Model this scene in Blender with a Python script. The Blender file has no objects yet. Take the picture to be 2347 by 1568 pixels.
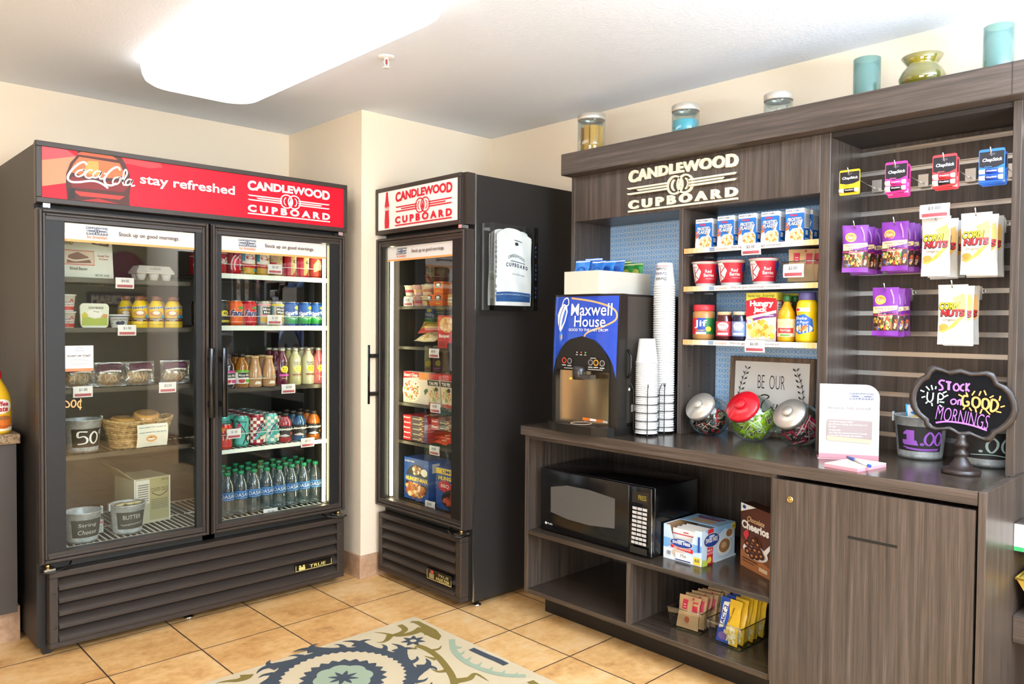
import bpy, bmesh, math, random
from math import sin, cos, pi, radians
from mathutils import Vector, Matrix
from mathutils.geometry import tessellate_polygon

S = bpy.context.scene
COL = S.collection
# ------------------------------------------------------------------ camera
CF, CPITCH, CROLL, CYAW, CH = 1774.45, -0.0249, 0.0076, 0.8094, 1.35   # focal length in pixels of a 2347 px wide frame
FW = Vector((cos(CPITCH)*cos(CYAW), cos(CPITCH)*sin(CYAW), sin(CPITCH)))
_r = Vector((sin(CYAW), -cos(CYAW), 0)); _u = _r.cross(FW)
RT = _r*cos(CROLL) + _u*sin(CROLL); UP = -_r*sin(CROLL) + _u*cos(CROLL)
cam = bpy.data.cameras.new('camera'); camo = bpy.data.objects.new('camera', cam); COL.objects.link(camo)
cam.sensor_width = 36; cam.lens = CF/2347*36; cam.clip_start = .05
camo.matrix_world = Matrix(((RT.x, UP.x, -FW.x, 0), (RT.y, UP.y, -FW.y, 0), (RT.z, UP.z, -FW.z, CH), (0, 0, 0, 1)))
S.camera = camo
# ------------------------------------------------------------------ light and exposure
S.view_settings.view_transform = 'Standard'; S.view_settings.look = 'None'; S.view_settings.gamma = 1
S.view_settings.exposure = -0.03
S.cycles.transparent_max_bounces = 40; S.cycles.max_bounces = 10; S.cycles.diffuse_bounces = 5
wd = bpy.data.worlds.new('daylight'); S.world = wd; wd.use_nodes = True
bg = wd.node_tree.nodes['Background']; bg.inputs[0].default_value = (.80, .90, 1, 1); bg.inputs[1].default_value = 1.0
def area(name, loc, rot, sx, sy, watts, col):
    l = bpy.data.lights.new(name, 'AREA'); l.shape = 'RECTANGLE'; l.size = sx; l.size_y = sy; l.energy = watts; l.color = col
    o = bpy.data.objects.new(name, l); o.location = loc; o.rotation_euler = rot; COL.objects.link(o); return o
area('window_daylight', (.9, -2.36, 1.45), (radians(90), 0, 0), 1.9, 1.6, 105, (.80, .90, 1))
area('side_fill_light', (-2.36, -.6, 1.45), (radians(90), 0, radians(-90)), 2.2, 1.6, 120, (.84, .93, 1))  # unseen fill light, added to brighten the hutch front and right wall
area('rear_fill_light', (.4, -.9, 2.36), (0, 0, 0), 1.2, .5, 34, (.90, .95, 1))  # unseen lamp added overhead behind the camera to light the room
area('ceiling_bounce_fill', (1.85, -.75, 1.7), (radians(180), 0, 0), 1.2, .8, 340, (.72, .86, 1))  # added upward fill standing in for ceiling bounce; no real lamp there
LAMP = 3.2      # strength of the cloud fixture's lens

# ------------------------------------------------------------------ measuring helpers: a photo pixel onto a real plane
def hit(u, v, ax, val):
    d = FW + (u-1173.5)/CF*RT - (v-784)/CF*UP; i = 'xyz'.index(ax); o = Vector((0, 0, CH))
    return o + d*((val-o[i])/d[i])
def _sol(n, p, i):
    q = Vector(p)-Vector((0, 0, CH)); q[i] = 0; return -(q.dot(n))/n[i]
def y_at(u, x, z): return _sol(RT-(u-1173.5)/CF*FW, (x, 0, z), 1)
def x_at(u, y, z): return _sol(RT-(u-1173.5)/CF*FW, (0, y, z), 0)
def z_at(v, x, y): return _sol(UP+(v-784)/CF*FW, (x, y, CH), 2)+CH

# ------------------------------------------------------------------ materials
def lin(h):
    c = [int(h[i:i+2], 16)/255 for i in (0, 2, 4)]
    return tuple(x/12.92 if x <= .04045 else ((x+.055)/1.055)**2.4 for x in c)+(1,)
MATS = {}
def C(h, rough=.5, metal=0, spec=.5, emit=0, coat=0, bump=0, bscale=300, name=None):
    k = (h, rough, metal, spec, emit, coat, bump, bscale)
    if k in MATS: return MATS[k]
    m = bpy.data.materials.new(name or 'paint_'+h); m.use_nodes = True; nt = m.node_tree; b = nt.nodes['Principled BSDF']
    b.inputs['Base Color'].default_value = lin(h); b.inputs['Roughness'].default_value = rough; b.inputs['Metallic'].default_value = metal
    b.inputs['Specular IOR Level'].default_value = spec; b.inputs['Coat Weight'].default_value = coat
    if emit: b.inputs['Emission Color'].default_value = lin(h); b.inputs['Emission Strength'].default_value = emit
    if bump:
        tc = nt.nodes.new('ShaderNodeTexCoord'); n = nt.nodes.new('ShaderNodeTexNoise'); n.inputs['Scale'].default_value = bscale; n.inputs['Detail'].default_value = 3
        bp = nt.nodes.new('ShaderNodeBump'); bp.inputs['Strength'].default_value = bump; bp.inputs['Distance'].default_value = .002
        nt.links.new(tc.outputs['Object'], n.inputs[0]); nt.links.new(n.outputs[0], bp.inputs['Height']); nt.links.new(bp.outputs[0], b.inputs['Normal'])
    MATS[k] = m; return m
class NT:
    def __init__(s, name):
        s.m = bpy.data.materials.new(name); s.m.use_nodes = True; s.t = s.m.node_tree; s.b = s.t.nodes['Principled BSDF']
    def n(s, typ, **kw):
        x = s.t.nodes.new('ShaderNode'+typ)
        for k, v in kw.items(): setattr(x, k, v)
        return x
    def l(s, a, b): s.t.links.new(a, b)
    def math(s, op, a, b=None):
        x = s.n('Math', operation=op)
        for i, v in enumerate((a, b)):
            if v is None: continue
            if isinstance(v, (int, float)): x.inputs[i].default_value = v
            else: s.l(v, x.inputs[i])
        return x.outputs[0]
    def noise(s, vec, scale, detail=4, rough=.55):
        x = s.n('TexNoise'); x.inputs['Scale'].default_value = scale; x.inputs['Detail'].default_value = detail; x.inputs['Roughness'].default_value = rough
        s.l(vec, x.inputs[0]); return x.outputs[0]
    def ramp(s, fac, stops):
        x = s.n('ValToRGB'); e = x.color_ramp.elements
        while len(e) < len(stops): e.new(.5)
        for i, (p, h) in enumerate(stops): e[i].position = p; e[i].color = lin(h)
        s.l(fac, x.inputs[0]); return x.outputs[0]
    def mapping(s, vec, sc):
        x = s.n('Mapping'); x.inputs['Scale'].default_value = sc; s.l(vec, x.inputs[0]); return x.outputs[0]
    def mix(s, fac, a, b, mode='MIX'):
        x = s.n('Mix', data_type='RGBA', blend_type=mode)
        for i, v in ((0, fac), (6, a), (7, b)):
            if isinstance(v, (int, float)): x.inputs[i].default_value = v
            elif isinstance(v, str): x.inputs[i].default_value = lin(v)
            else: s.l(v, x.inputs[i])
        return x.outputs[2]
    def bump(s, h, st, dist=.002):
        x = s.n('Bump'); x.inputs['Strength'].default_value = st; x.inputs['Distance'].default_value = dist; s.l(h, x.inputs['Height']); s.l(x.outputs[0], s.b.inputs['Normal'])
def wood(name, sc, fine, stops, rough):
    k = NT(name); o = k.n('TexCoord').outputs['Object']
    a = k.noise(k.mapping(o, sc), 1, 5, .6); b = k.noise(k.mapping(o, fine), 1, 3, .7)
    f = k.math('ADD', k.math('MULTIPLY', a, .55), k.math('MULTIPLY', b, .45))
    k.l(k.ramp(f, stops), k.b.inputs['Base Color']); k.b.inputs['Roughness'].default_value = rough; k.bump(b, .08, .001)
    return k.m
WST = [(.33, '2a2420'), (.5, '483d35'), (.68, '665950')]
WV = wood('wood_vertical_grain', (60, 60, 1.5), (420, 420, 5), WST, .34)
WH = wood('wood_horizontal_grain', (60, 1.5, 60), (420, 5, 420), WST, .34)
WT = wood('wood_top_grain', (60, 1.5, 60), (420, 5, 420), [(.33, '28211c'), (.5, '3d332b'), (.68, '54483d')], .2)
def wallmat(name, h, sc, st):
    k = NT(name); o = k.n('TexCoord').outputs['Object']; k.b.inputs['Base Color'].default_value = lin(h); k.b.inputs['Roughness'].default_value = .7
    k.bump(k.noise(o, sc, 3), st, .004); return k.m
WALL = wallmat('cream_orange_peel_paint', 'f0dfc6', 120, .35)
CEIL = wallmat('white_textured_ceiling', 'e4ebf5', 90, .5)
def tile():
    k = NT('terracotta_tile'); o = k.n('TexCoord').outputs['Object']; sp = k.n('SeparateXYZ'); k.l(o, sp.inputs[0]); T = .3551
    fx = k.math('DIVIDE', k.math('SUBTRACT', sp.outputs[0], .8987), T); fy = k.math('DIVIDE', k.math('SUBTRACT', sp.outputs[1], 3.8558), T)
    def edge(f): return k.math('SUBTRACT', .5, k.math('ABSOLUTE', k.math('SUBTRACT', k.math('FRACT', f), .5)))
    g = k.math('LESS_THAN', k.math('MINIMUM', edge(fx), edge(fy)), .0085)
    cb = k.n('CombineXYZ'); k.l(k.math('FLOOR', fx), cb.inputs[0]); k.l(k.math('FLOOR', fy), cb.inputs[1])
    w = k.n('TexWhiteNoise'); k.l(cb.outputs[0], w.inputs[0])
    va = k.n('VectorMath', operation='MULTIPLY_ADD'); k.l(w.outputs['Color'], va.inputs[0]); va.inputs[1].default_value = (9, 9, 9); k.l(o, va.inputs[2])
    a = k.noise(k.mapping(va.outputs[0], (3.2, 5.5, 3)), 1.0, 8, .68)
    b = k.noise(va.outputs[0], 26, 6, .7)
    f = k.math('ADD', k.math('MULTIPLY', a, .66), k.math('MULTIPLY', b, .34))
    c = k.ramp(f, [(.32, '9a6c40'), (.43, 'cf9a5e'), (.53, 'e4b678'), (.66, 'ecca9c')])
    c = k.mix(k.math('MULTIPLY', w.outputs[0], .22), c, 'c98f50')
    c = k.mix(g, c, '4c3a2b')
    k.l(c, k.b.inputs['Base Color']); k.b.inputs['Roughness'].default_value = .42
    h = k.math('SUBTRACT', k.math('MULTIPLY', b, .35), k.math('MULTIPLY', g, 1.0)); k.bump(h, .5, .0015); return k.m
TILE = tile()
def stone(name, stops, sc, rough=.4):
    k = NT(name); o = k.n('TexCoord').outputs['Object']; k.l(k.ramp(k.noise(o, sc, 7, .75), stops), k.b.inputs['Base Color']); k.b.inputs['Roughness'].default_value = rough; return k.m
BASET = stone('travertine_base_tile', [(.3, '8c6a4f'), (.5, 'b08b6c'), (.7, 'c4a284')], 14, .5)
GRAN = stone('speckled_granite', [(.36, '3a2c22'), (.48, '8a7258'), (.6, 'b49a78'), (.7, '54463a')], 120, .25)
GALV = stone('galvanized_steel', [(.35, '9b9f9f'), (.5, 'b9bdbb'), (.65, 'd2d5d2')], 34, .42)
GALV.node_tree.nodes['Principled BSDF'].inputs['Metallic'].default_value = .3
def thinglass(name, tint='ffffff', fmin=.04, fmax=.6, rough=.02, haze=0, hz='ffffff'):
    m = bpy.data.materials.new(name); m.use_nodes = True; nt = m.node_tree; nt.nodes.clear()
    out = nt.nodes.new('ShaderNodeOutputMaterial'); tr = nt.nodes.new('ShaderNodeBsdfTransparent'); tr.inputs[0].default_value = lin(tint)
    gl = nt.nodes.new('ShaderNodeBsdfGlossy'); gl.inputs['Roughness'].default_value = rough
    lw = nt.nodes.new('ShaderNodeLayerWeight'); lw.inputs[0].default_value = .25
    mr = nt.nodes.new('ShaderNodeMapRange'); mr.inputs[3].default_value = fmin; mr.inputs[4].default_value = fmax
    mx = nt.nodes.new('ShaderNodeMixShader'); L = nt.links.new
    L(lw.outputs['Facing'], mr.inputs[0]); L(mr.outputs[0], mx.inputs[0])
    if haze:
        df = nt.nodes.new('ShaderNodeBsdfDiffuse'); df.inputs[0].default_value = lin(hz); m2 = nt.nodes.new('ShaderNodeMixShader'); m2.inputs[0].default_value = haze
        L(tr.outputs[0], m2.inputs[1]); L(df.outputs[0], m2.inputs[2]); L(m2.outputs[0], mx.inputs[1])
    else: L(tr.outputs[0], mx.inputs[1])
    L(gl.outputs[0], mx.inputs[2]); L(mx.outputs[0], out.inputs[0]); return m
PANE = thinglass('door_pane', 'f2f6f3', .055, .5)
CLEAR = thinglass('clear_plastic', 'f6f9f8', .04, .4)
JARG = thinglass('jar_glass', 'e6efee', .07, .8)
WATER = thinglass('water_bottle_plastic', 'cfe0e2', .1, .85, .04, .05, 'dfeef0')
FILM = thinglass('clear_film', 'f0f0ee', .14, .6, .12, .06)
BLK = C('16130f', .38, name='black_coated_steel'); BLK2 = C('352c26', .42, name='black_brown_frame'); BLKG = C('0b0b0c', .16, name='gloss_black')
BLKS = C('2a2725', .45, spec=.3, bump=.25, bscale=900, name='black_side_panel')
STEEL = C('d6cfc4', .34, .7, name='brushed_steel'); CHROME = C('d5d5d5', .12, 1, name='chrome'); ALU = C('c9c6c2', .3, 1, name='aluminium_strip')
WHITE = C('e2dfda', .45, name='white_card'); BRASS = C('c9a86a', .25, 1, name='brass')

# ------------------------------------------------------------------ mesh builder
GC = {}
def glyphs(s, b=0.0):
    k = (s, b)
    if k not in GC:
        cu = bpy.data.curves.new('glyphs', 'FONT'); cu.body = s; cu.offset = b; cu.resolution_u = 3; cu.fill_mode = 'FRONT'
        ob = bpy.data.objects.new('glyphs', cu); me = bpy.data.meshes.new_from_object(ob)
        vs = [v.co.copy() for v in me.vertices]; fs = [tuple(p.vertices) for p in me.polygons]
        fs = [f if (vs[f[1]]-vs[f[0]]).cross(vs[f[2]]-vs[f[0]]).z > 0 else f[::-1] for f in fs]
        x0 = min(v.x for v in vs); x1 = max(v.x for v in vs); y0 = min(v.y for v in vs); y1 = max(v.y for v in vs)
        GC[k] = ([((v.x-x0)/(x1-x0), (v.y-y0)/(y1-y0)) for v in vs], fs)
        bpy.data.objects.remove(ob); bpy.data.meshes.remove(me); bpy.data.curves.remove(cu)
    return GC[k]
def spline(pts, n=6):
    out = []; P = [pts[0]]+list(pts)+[pts[-1]]
    for i in range(1, len(P)-2):
        a, b, c, d = [Vector(p) for p in P[i-1:i+3]]
        for j in range(n):
            t = j/n; out.append(.5*((2*b)+(c-a)*t+(2*a-5*b+4*c-d)*t*t+(3*b-a-3*c+d)*t**3))
    out.append(Vector(pts[-1])); return out
class M:
    def __init__(s): s.v = []; s.f = []; s.T = None; s.mats = []
    def mi(s, m):
        if isinstance(m, str): m = C(m)
        if m not in s.mats: s.mats.append(m)
        return s.mats.index(m)
    def add(s, vs, fs, m, smooth=False):
        o = len(s.v); mi = s.mi(m)
        s.v += [(s.T @ Vector(v)) if s.T else Vector(v) for v in vs]
        s.f += [(tuple(i+o for i in f), mi, smooth) for f in fs]; return s
    def box(s, x0, y0, z0, x1, y1, z1, m, bev=0, seg=2):
        if bev:
            bm = bmesh.new(); bmesh.ops.create_cube(bm, size=1)
            for v in bm.verts: v.co = Vector((x0+(v.co.x+.5)*(x1-x0), y0+(v.co.y+.5)*(y1-y0), z0+(v.co.z+.5)*(z1-z0)))
            bmesh.ops.bevel(bm, geom=bm.edges[:], offset=bev, segments=seg, affect='EDGES', profile=.5)
            bm.verts.index_update(); s.add([v.co.copy() for v in bm.verts], [tuple(v.index for v in f.verts) for f in bm.faces], m, seg > 1); bm.free(); return s
        v = [(x, y, z) for z in (z0, z1) for y in (y0, y1) for x in (x0, x1)]
        return s.add(v, [(0, 2, 3, 1), (4, 5, 7, 6), (0, 1, 5, 4), (2, 6, 7, 3), (0, 4, 6, 2), (1, 3, 7, 5)], m)
    def prism(s, pts, z0, z1, m, fn=None, m2=None):       # polygon in (a,b) swept over c; fn maps (a,b,c)
        fn = fn or (lambda a, b, c: (a, b, c)); n = len(pts)
        v = [fn(a, b, z0) for a, b in pts]+[fn(a, b, z1) for a, b in pts]
        s.add(v, [tuple(range(n))[::-1], tuple(range(n, 2*n))], m); return s.add(v, [(i, (i+1) % n, n+(i+1) % n, n+i) for i in range(n)], m2 or m)
    def lathe(s, prof, m, seg=24, smooth=True, a0=0, a1=2*pi):
        n = len(prof); full = abs(a1-a0-2*pi) < 1e-6; k = seg if full else seg+1
        v = [(r*cos(a0+(a1-a0)*i/seg), r*sin(a0+(a1-a0)*i/seg), z) for i in range(k) for r, z in prof]; f = []
        for i in range(seg):
            j = (i+1) % k
            for q in range(n-1):
                if prof[q][0] < 1e-7 and prof[q+1][0] < 1e-7: continue
                if prof[q][0] < 1e-7: f.append((i*n, j*n+q+1, i*n+q+1)) if q == 0 else f.append((i*n+q, j*n+q+1, i*n+q+1))
                elif prof[q+1][0] < 1e-7: f.append((i*n+q, j*n+q, i*n+q+1))
                else: f.append((i*n+q, j*n+q, j*n+q+1, i*n+q+1))
        return s.add(v, f, m, smooth)
    def tube(s, pts, r, m, seg=6, closed=False, caps=True):
        P = [Vector(p) for p in pts]; n = len(P); v = []; prev = None
        for i in range(n):
            a = P[(i-1) % n] if (closed or i) else P[0]; b = P[(i+1) % n] if (closed or i < n-1) else P[-1]; t = (b-a).normalized()
            if prev is None: prev = t.orthogonal().normalized()
            prev = (prev-t*prev.dot(t)).normalized(); w = t.cross(prev)
            v += [P[i]+r*(cos(2*pi*k/seg)*prev+sin(2*pi*k/seg)*w) for k in range(seg)]
        f = [(i*seg+k, i*seg+(k+1) % seg, ((i+1) % n)*seg+(k+1) % seg, ((i+1) % n)*seg+k) for i in range(n if closed else n-1) for k in range(seg)]
        if caps and not closed: f += [tuple(range(seg))[::-1], tuple((n-1)*seg+k for k in range(seg))]
        return s.add(v, f, m, True)
    def grid(s, fn, nu, nv, m, smooth=True):               # fn(u,v) in 0..1
        v = [fn(i/nu, j/nv) for j in range(nv+1) for i in range(nu+1)]
        return s.add(v, [(j*(nu+1)+i, j*(nu+1)+i+1, (j+1)*(nu+1)+i+1, (j+1)*(nu+1)+i) for j in range(nv) for i in range(nu)], m, smooth)
    def ell(s, c, r, m, nu=14, nv=8):
        return s.grid(lambda u, v: (c[0]+r[0]*cos(2*pi*u)*sin(pi*v), c[1]+r[1]*sin(2*pi*u)*sin(pi*v), c[2]-r[2]*cos(pi*v)), nu, nv, m)
    # printed artwork: shapes in percent of a face, laid on it by fn(x, y, layer)
    def art(s, fn, shapes, curved=False, L0=0):
        L = L0
        for sh in shapes:
            k = sh[0]; L += 1
            if k == 'r':
                _, x0, y0, x1, y1, c = sh; n = max(1, int(abs(x1-x0)/4)) if curved else 1; hh = max(1, int(abs(y1-y0)/12)) if curved else 1
                s.grid(lambda a, b: fn(x0+(x1-x0)*a, y0+(y1-y0)*b, L), n, hh, c, curved)
            elif k == 'e':
                _, cx, cy, rx, ry, c = sh; n = 22
                if curved:
                    for i in range(8):
                        a, b = -cos(pi*i/8), -cos(pi*(i+1)/8); ha, hb = math.sqrt(max(0, 1-a*a)), math.sqrt(max(0, 1-b*b))
                        s.add([fn(cx+rx*a, cy-ry*ha, L), fn(cx+rx*b, cy-ry*hb, L), fn(cx+rx*b, cy+ry*hb, L), fn(cx+rx*a, cy+ry*ha, L)], [(0, 1, 2, 3)], c)
                else: s.add([fn(cx+rx*cos(2*pi*i/n), cy+ry*sin(2*pi*i/n), L) for i in range(n)], [tuple(range(n))], c)
            elif k == 'p':
                P = sh[1]; st = [tuple(P[i] for i in t) for t in tessellate_polygon([[Vector((x, y, 0)) for x, y in P]])]; out = []
                while st:                                   # split long triangles so that they follow a curved face
                    t = st.pop(); e = [math.dist(t[i], t[(i+1) % 3]) for i in range(3)]; i = e.index(max(e))
                    if curved and e[i] > 4.5: mid = ((t[i][0]+t[(i+1) % 3][0])/2, (t[i][1]+t[(i+1) % 3][1])/2); st += [(t[i], mid, t[(i+2) % 3]), (mid, t[(i+1) % 3], t[(i+2) % 3])]
                    else: out.append(t)
                s.add([fn(x, y, L) for t in out for x, y in t], [(3*i, 3*i+1, 3*i+2) for i in range(len(out))], sh[2])
            elif k in 'sk':
                P = spline(sh[1]) if len(sh[1]) > 2 else [Vector(p) for p in sh[1]]; w = sh[2]/2; v = []; asp = sh[4] if len(sh) > 4 else 1
                W0 = w
                for i, p in enumerate(P):
                    if k == 'k': w = W0*(1.02-i/(len(P)-1))
                    t = P[min(i+1, len(P)-1)]-P[max(i-1, 0)]; t = Vector((t.x*asp, t.y)); t = t.normalized() if t.length else Vector((1, 0)); nx, ny = -t.y*w/asp, t.x*w
                    v += [fn(p.x+nx, p.y+ny, L), fn(p.x-nx, p.y-ny, L)]
                s.add(v, [(2*i+1, 2*i+3, 2*i+2, 2*i) for i in range(len(P)-1)], sh[3])
            elif k == 't':
                o = sh[7] if len(sh) > 7 else {}; pv, pf = glyphs(sh[1], o.get('b', .012)); cx, cy, w, h = sh[2:6]; ro = radians(o.get('rot', 0)); out = []; p0 = Vector(fn(cx, cy, L)); asp = (Vector(fn(cx+1, cy, L))-p0).length/max(1e-9, (Vector(fn(cx, cy+1, L))-p0).length)
                for a, b in pv:
                    if 'warp' in o: b = 1-(1-b)*(1-o['warp']*(1-(2*a-1)**2))
                    x = (a-.5)*w+o.get('sh', 0)*(b-.5)*h/asp; y = (b-.5)*h+o.get('arc', 0)*(1-(2*a-1)**2)*h
                    if ro: x, y = (x*asp*cos(ro)-y*sin(ro))/asp, x*asp*sin(ro)+y*cos(ro)
                    out.append(fn(cx+x, cy+y, L))
                s.add(out, pf, sh[6])
            elif k == 'n':                                  # scattered crumbs, flakes, nuts
                _, n, cx, cy, rx, ry, sz, cols, seed = sh; R = random.Random(seed); asp = 1
                for i in range(n):
                    a = R.random()*2*pi; d = math.sqrt(R.random()); x, y = cx+rx*d*cos(a), cy+ry*d*sin(a); q = sz*R.uniform(.55, 1.2); k0 = R.random()*6
                    s.add([fn(x+q*cos(k0+2*pi*j/6)*R.uniform(.6, 1), y+q*.8*sin(k0+2*pi*j/6)*R.uniform(.6, 1), L+i/n) for j in range(6)], [tuple(range(6))], R.choice(cols))
                L += 1
        return s
    def build(s, name, parent=None, loc=None, rz=0, bevel=0):
        me = bpy.data.meshes.new(name); me.from_pydata([tuple(v) for v in s.v], [], [f[0] for f in s.f])
        for m in s.mats: me.materials.append(m)
        me.polygons.foreach_set('material_index', [f[1] for f in s.f]); me.polygons.foreach_set('use_smooth', [f[2] for f in s.f]); me.update()
        o = bpy.data.objects.new(name, me); COL.objects.link(o)
        if parent: o.parent = parent
        if loc: o.location = loc
        o.rotation_euler.z = rz
        if bevel:
            b = o.modifiers.new('bevel', 'BEVEL'); b.width = bevel; b.segments = 2; b.limit_method = 'ANGLE'
        return o
def plane(o, u, v, n, st=.00025):                          # art frame: origin, vectors of 100 percent, normal
    o, u, v, n = Vector(o), Vector(u)/100, Vector(v)/100, Vector(n)
    return lambda x, y, l: o+u*x+v*y+n*(st*l)
def cyl(rf, z0, z1, span=200, a=-90, st=.0003):            # art frame on a lathe facing -y; span in degrees
    rf = rf if callable(rf) else (lambda z, r=rf: r)
    def fn(x, y, l):
        z = z0+(z1-z0)*y/100; t = radians(a+(x-50)/100*span); r = rf(z)+st*l; return (r*cos(t), r*sin(t), z)
    return fn
def front(w, h, y=0, z=0): return plane((-w/2, y, z), (w, 0, 0), (0, 0, h), (0, -1, 0))
def leftside(d, h, x, y0=0, z=0): return plane((x, y0+d, z), (0, -d, 0), (0, 0, h), (-1, 0, 0))
def rightside(d, h, x, y0=0, z=0): return plane((x, y0, z), (0, d, 0), (0, 0, h), (1, 0, 0))
def topface(w, d, z, y0=0): return plane((-w/2, y0, z), (w, 0, 0), (0, d, 0), (0, 0, 1))
def tag(o, label, cat, group=None):
    o['label'] = label; o['category'] = cat
    if group: o['group'] = group
    return o
def thing(name, label, cat, loc=(0, 0, 0), rz=0, group=None):
    o = bpy.data.objects.new(name, None); o.empty_display_size = .05; COL.objects.link(o); o.location = loc; o.rotation_euler.z = rz
    return tag(o, label, cat, group)
KIDS = {}
def kids(o):
    return [c for c in COL.objects if c.parent == o]
def dup(root, loc, rz=None, label=None, group=None):
    r = root.copy(); COL.objects.link(r); r.location = loc
    if rz is not None: r.rotation_euler.z = rz
    if label: r['label'] = label
    if group: r['group'] = group
    if root.name not in KIDS: KIDS[root.name] = [(c, kids(c)) for c in kids(root)]
    for c, gs in KIDS[root.name]:
        d = c.copy(); COL.objects.link(d); d.parent = r
        for g in gs: e = g.copy(); COL.objects.link(e); e.parent = d
    return r
def struct(name, bm): o = bm.build(name); o['kind'] = 'structure'; return o
HX = -pi/2                                                  # turn of things that face the room from the right-hand wall
# ------------------------------------------------------------------ the room
ZC, XR, YL, XC, YC, X0, Y0 = 2.447, 3.119, 4.247, 2.215, 3.465, -2.4, -2.4
struct('floor', M().box(X0, Y0, -.05, XR, YL, 0, TILE))
struct('ceiling', M().box(X0-.1, Y0-.1, ZC, XR+.1, YL+.1, ZC+.05, CEIL))
struct('wall_left', M().box(X0-.1, YL, 0, XC+.05, YL+.1, ZC, WALL))
struct('wall_column', M().box(XC, YC, 0, XR+.1, YL+.1, ZC, WALL))
struct('wall_right', M().box(XR, Y0-.1, 0, XR+.1, YC, ZC, WALL))
def windowed(name, x0, x1, a0, a1, ax, WALL=WALL):
    m = M()
    for p in ((x0, 0, x1, .65), (x0, 2.25, x1, ZC), (x0, .65, a0, 2.25), (a1, .65, x1, 2.25)):
        if ax == 'y': m.box(p[0], Y0-.1, p[1], p[2], Y0, p[3], WALL)
        else: m.box(X0-.1, p[0], p[1], X0, p[2], p[3], WALL)
    return struct(name, m)
windowed('wall_front', X0-.1, XR, 0, 1.9, 'y', wallmat('olive_accent_paint', '7f7249', 120, .35)); windowed('wall_rear', Y0, YL, -1.7, .5, 'x')
wf = M()
for z in (.65, 1.42, 2.19): wf.box(0, Y0-.09, z, 1.9, Y0-.05, z+.06, WHITE)
for x in (0, .92, 1.84): wf.box(x, Y0-.09, .65, x+.06, Y0-.05, 2.25, WHITE)
struct('window_1', wf)
wf = M()  # unseen side window, added to go with the side fill light
for z in (.65, 1.42, 2.19): wf.box(X0-.09, -1.7, z, X0-.05, .5, z+.06, WHITE)
for y in (-1.7, -.63, .44): wf.box(X0-.09, y, .65, X0-.05, y+.06, 2.25, WHITE)
struct('window_2', wf)
bb = M().box(XC-.012, YC-.012, 0, XC, YL, .12, BASET).box(XC, YC-.012, 0, XR, YC, .12, BASET)
struct('baseboard_column', bb)
struct('baseboard_left', M().box(X0, YL-.012, 0, XC, YL, .12, BASET)); struct('baseboard_right', M().box(XR-.012, Y0, 0, XR, YC, .12, BASET))

# ------------------------------------------------------------------ ceiling fixture and sprinkler
def rrect(x0, y0, x1, y1, r, n=6):
    o = []
    for cx, cy, k in ((x1-r, y1-r, 0), (x0+r, y1-r, 1), (x0+r, y0+r, 2), (x1-r, y0+r, 3)):
        o += [(cx+r*cos(pi/2*(k+i/n)), cy+r*sin(pi/2*(k+i/n))) for i in range(n+1)]
    return o
LT = thing('ceiling_light', 'long white rounded cloud light glowing on the ceiling', 'ceiling light', (1.385, 2.77, ZC))
m = M(); hx, hy = .262, .785
P = [(rrect(-hx*k, -hy-(k-1)*hx, hx*k, hy+(k-1)*hx, .13*k), z) for k, z in ((1, 0), (1, -.03), (.985, -.055), (.95, -.078), (.88, -.092), (.6, -.098))]
n = len(P[0][0]); v = [(x, y, z) for q, z in P for x, y in q]
GLOW = C('f6f4f4', .5, emit=LAMP, name='glowing_lens')
m.add(v, [(i*n+j, (i+1)*n+j, (i+1)*n+(j+1) % n, i*n+(j+1) % n) for i in range(len(P)-1) for j in range(n)]+[tuple(range((len(P)-1)*n, len(P)*n))[::-1]], GLOW, True)
m.build('lens', LT)
M().prism(rrect(-.2, -.7, .2, .7, .1), -.012, -.001, WHITE).build('mounting_plate', LT)
SP = thing('fire_sprinkler', 'small white pendent fire sprinkler on the ceiling beside the cloud light', 'sprinkler', (1.848, 2.705, ZC))
M().lathe([(0, -.006), (.026, -.006), (.034, -.001), (.034, 0)], WHITE, 28).build('escutcheon', SP)
m = M().lathe([(0, -.012), (.009, -.012), (.009, 0)], WHITE, 14)
for sx in (-1, 1): m.tube([(sx*.008, 0, -.01), (sx*.012, 0, -.025), (sx*.004, 0, -.042)], .0022, WHITE)
m.build('frame', SP); M().lathe([(0, -.03), (.003, -.03), (.003, -.012), (0, -.012)], 'a83a2a', 10).build('heat_bulb', SP)
M().lathe([(0, -.046), (.014, -.046), (.015, -.043), (0, -.042)], WHITE, 18).build('deflector', SP)

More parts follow.
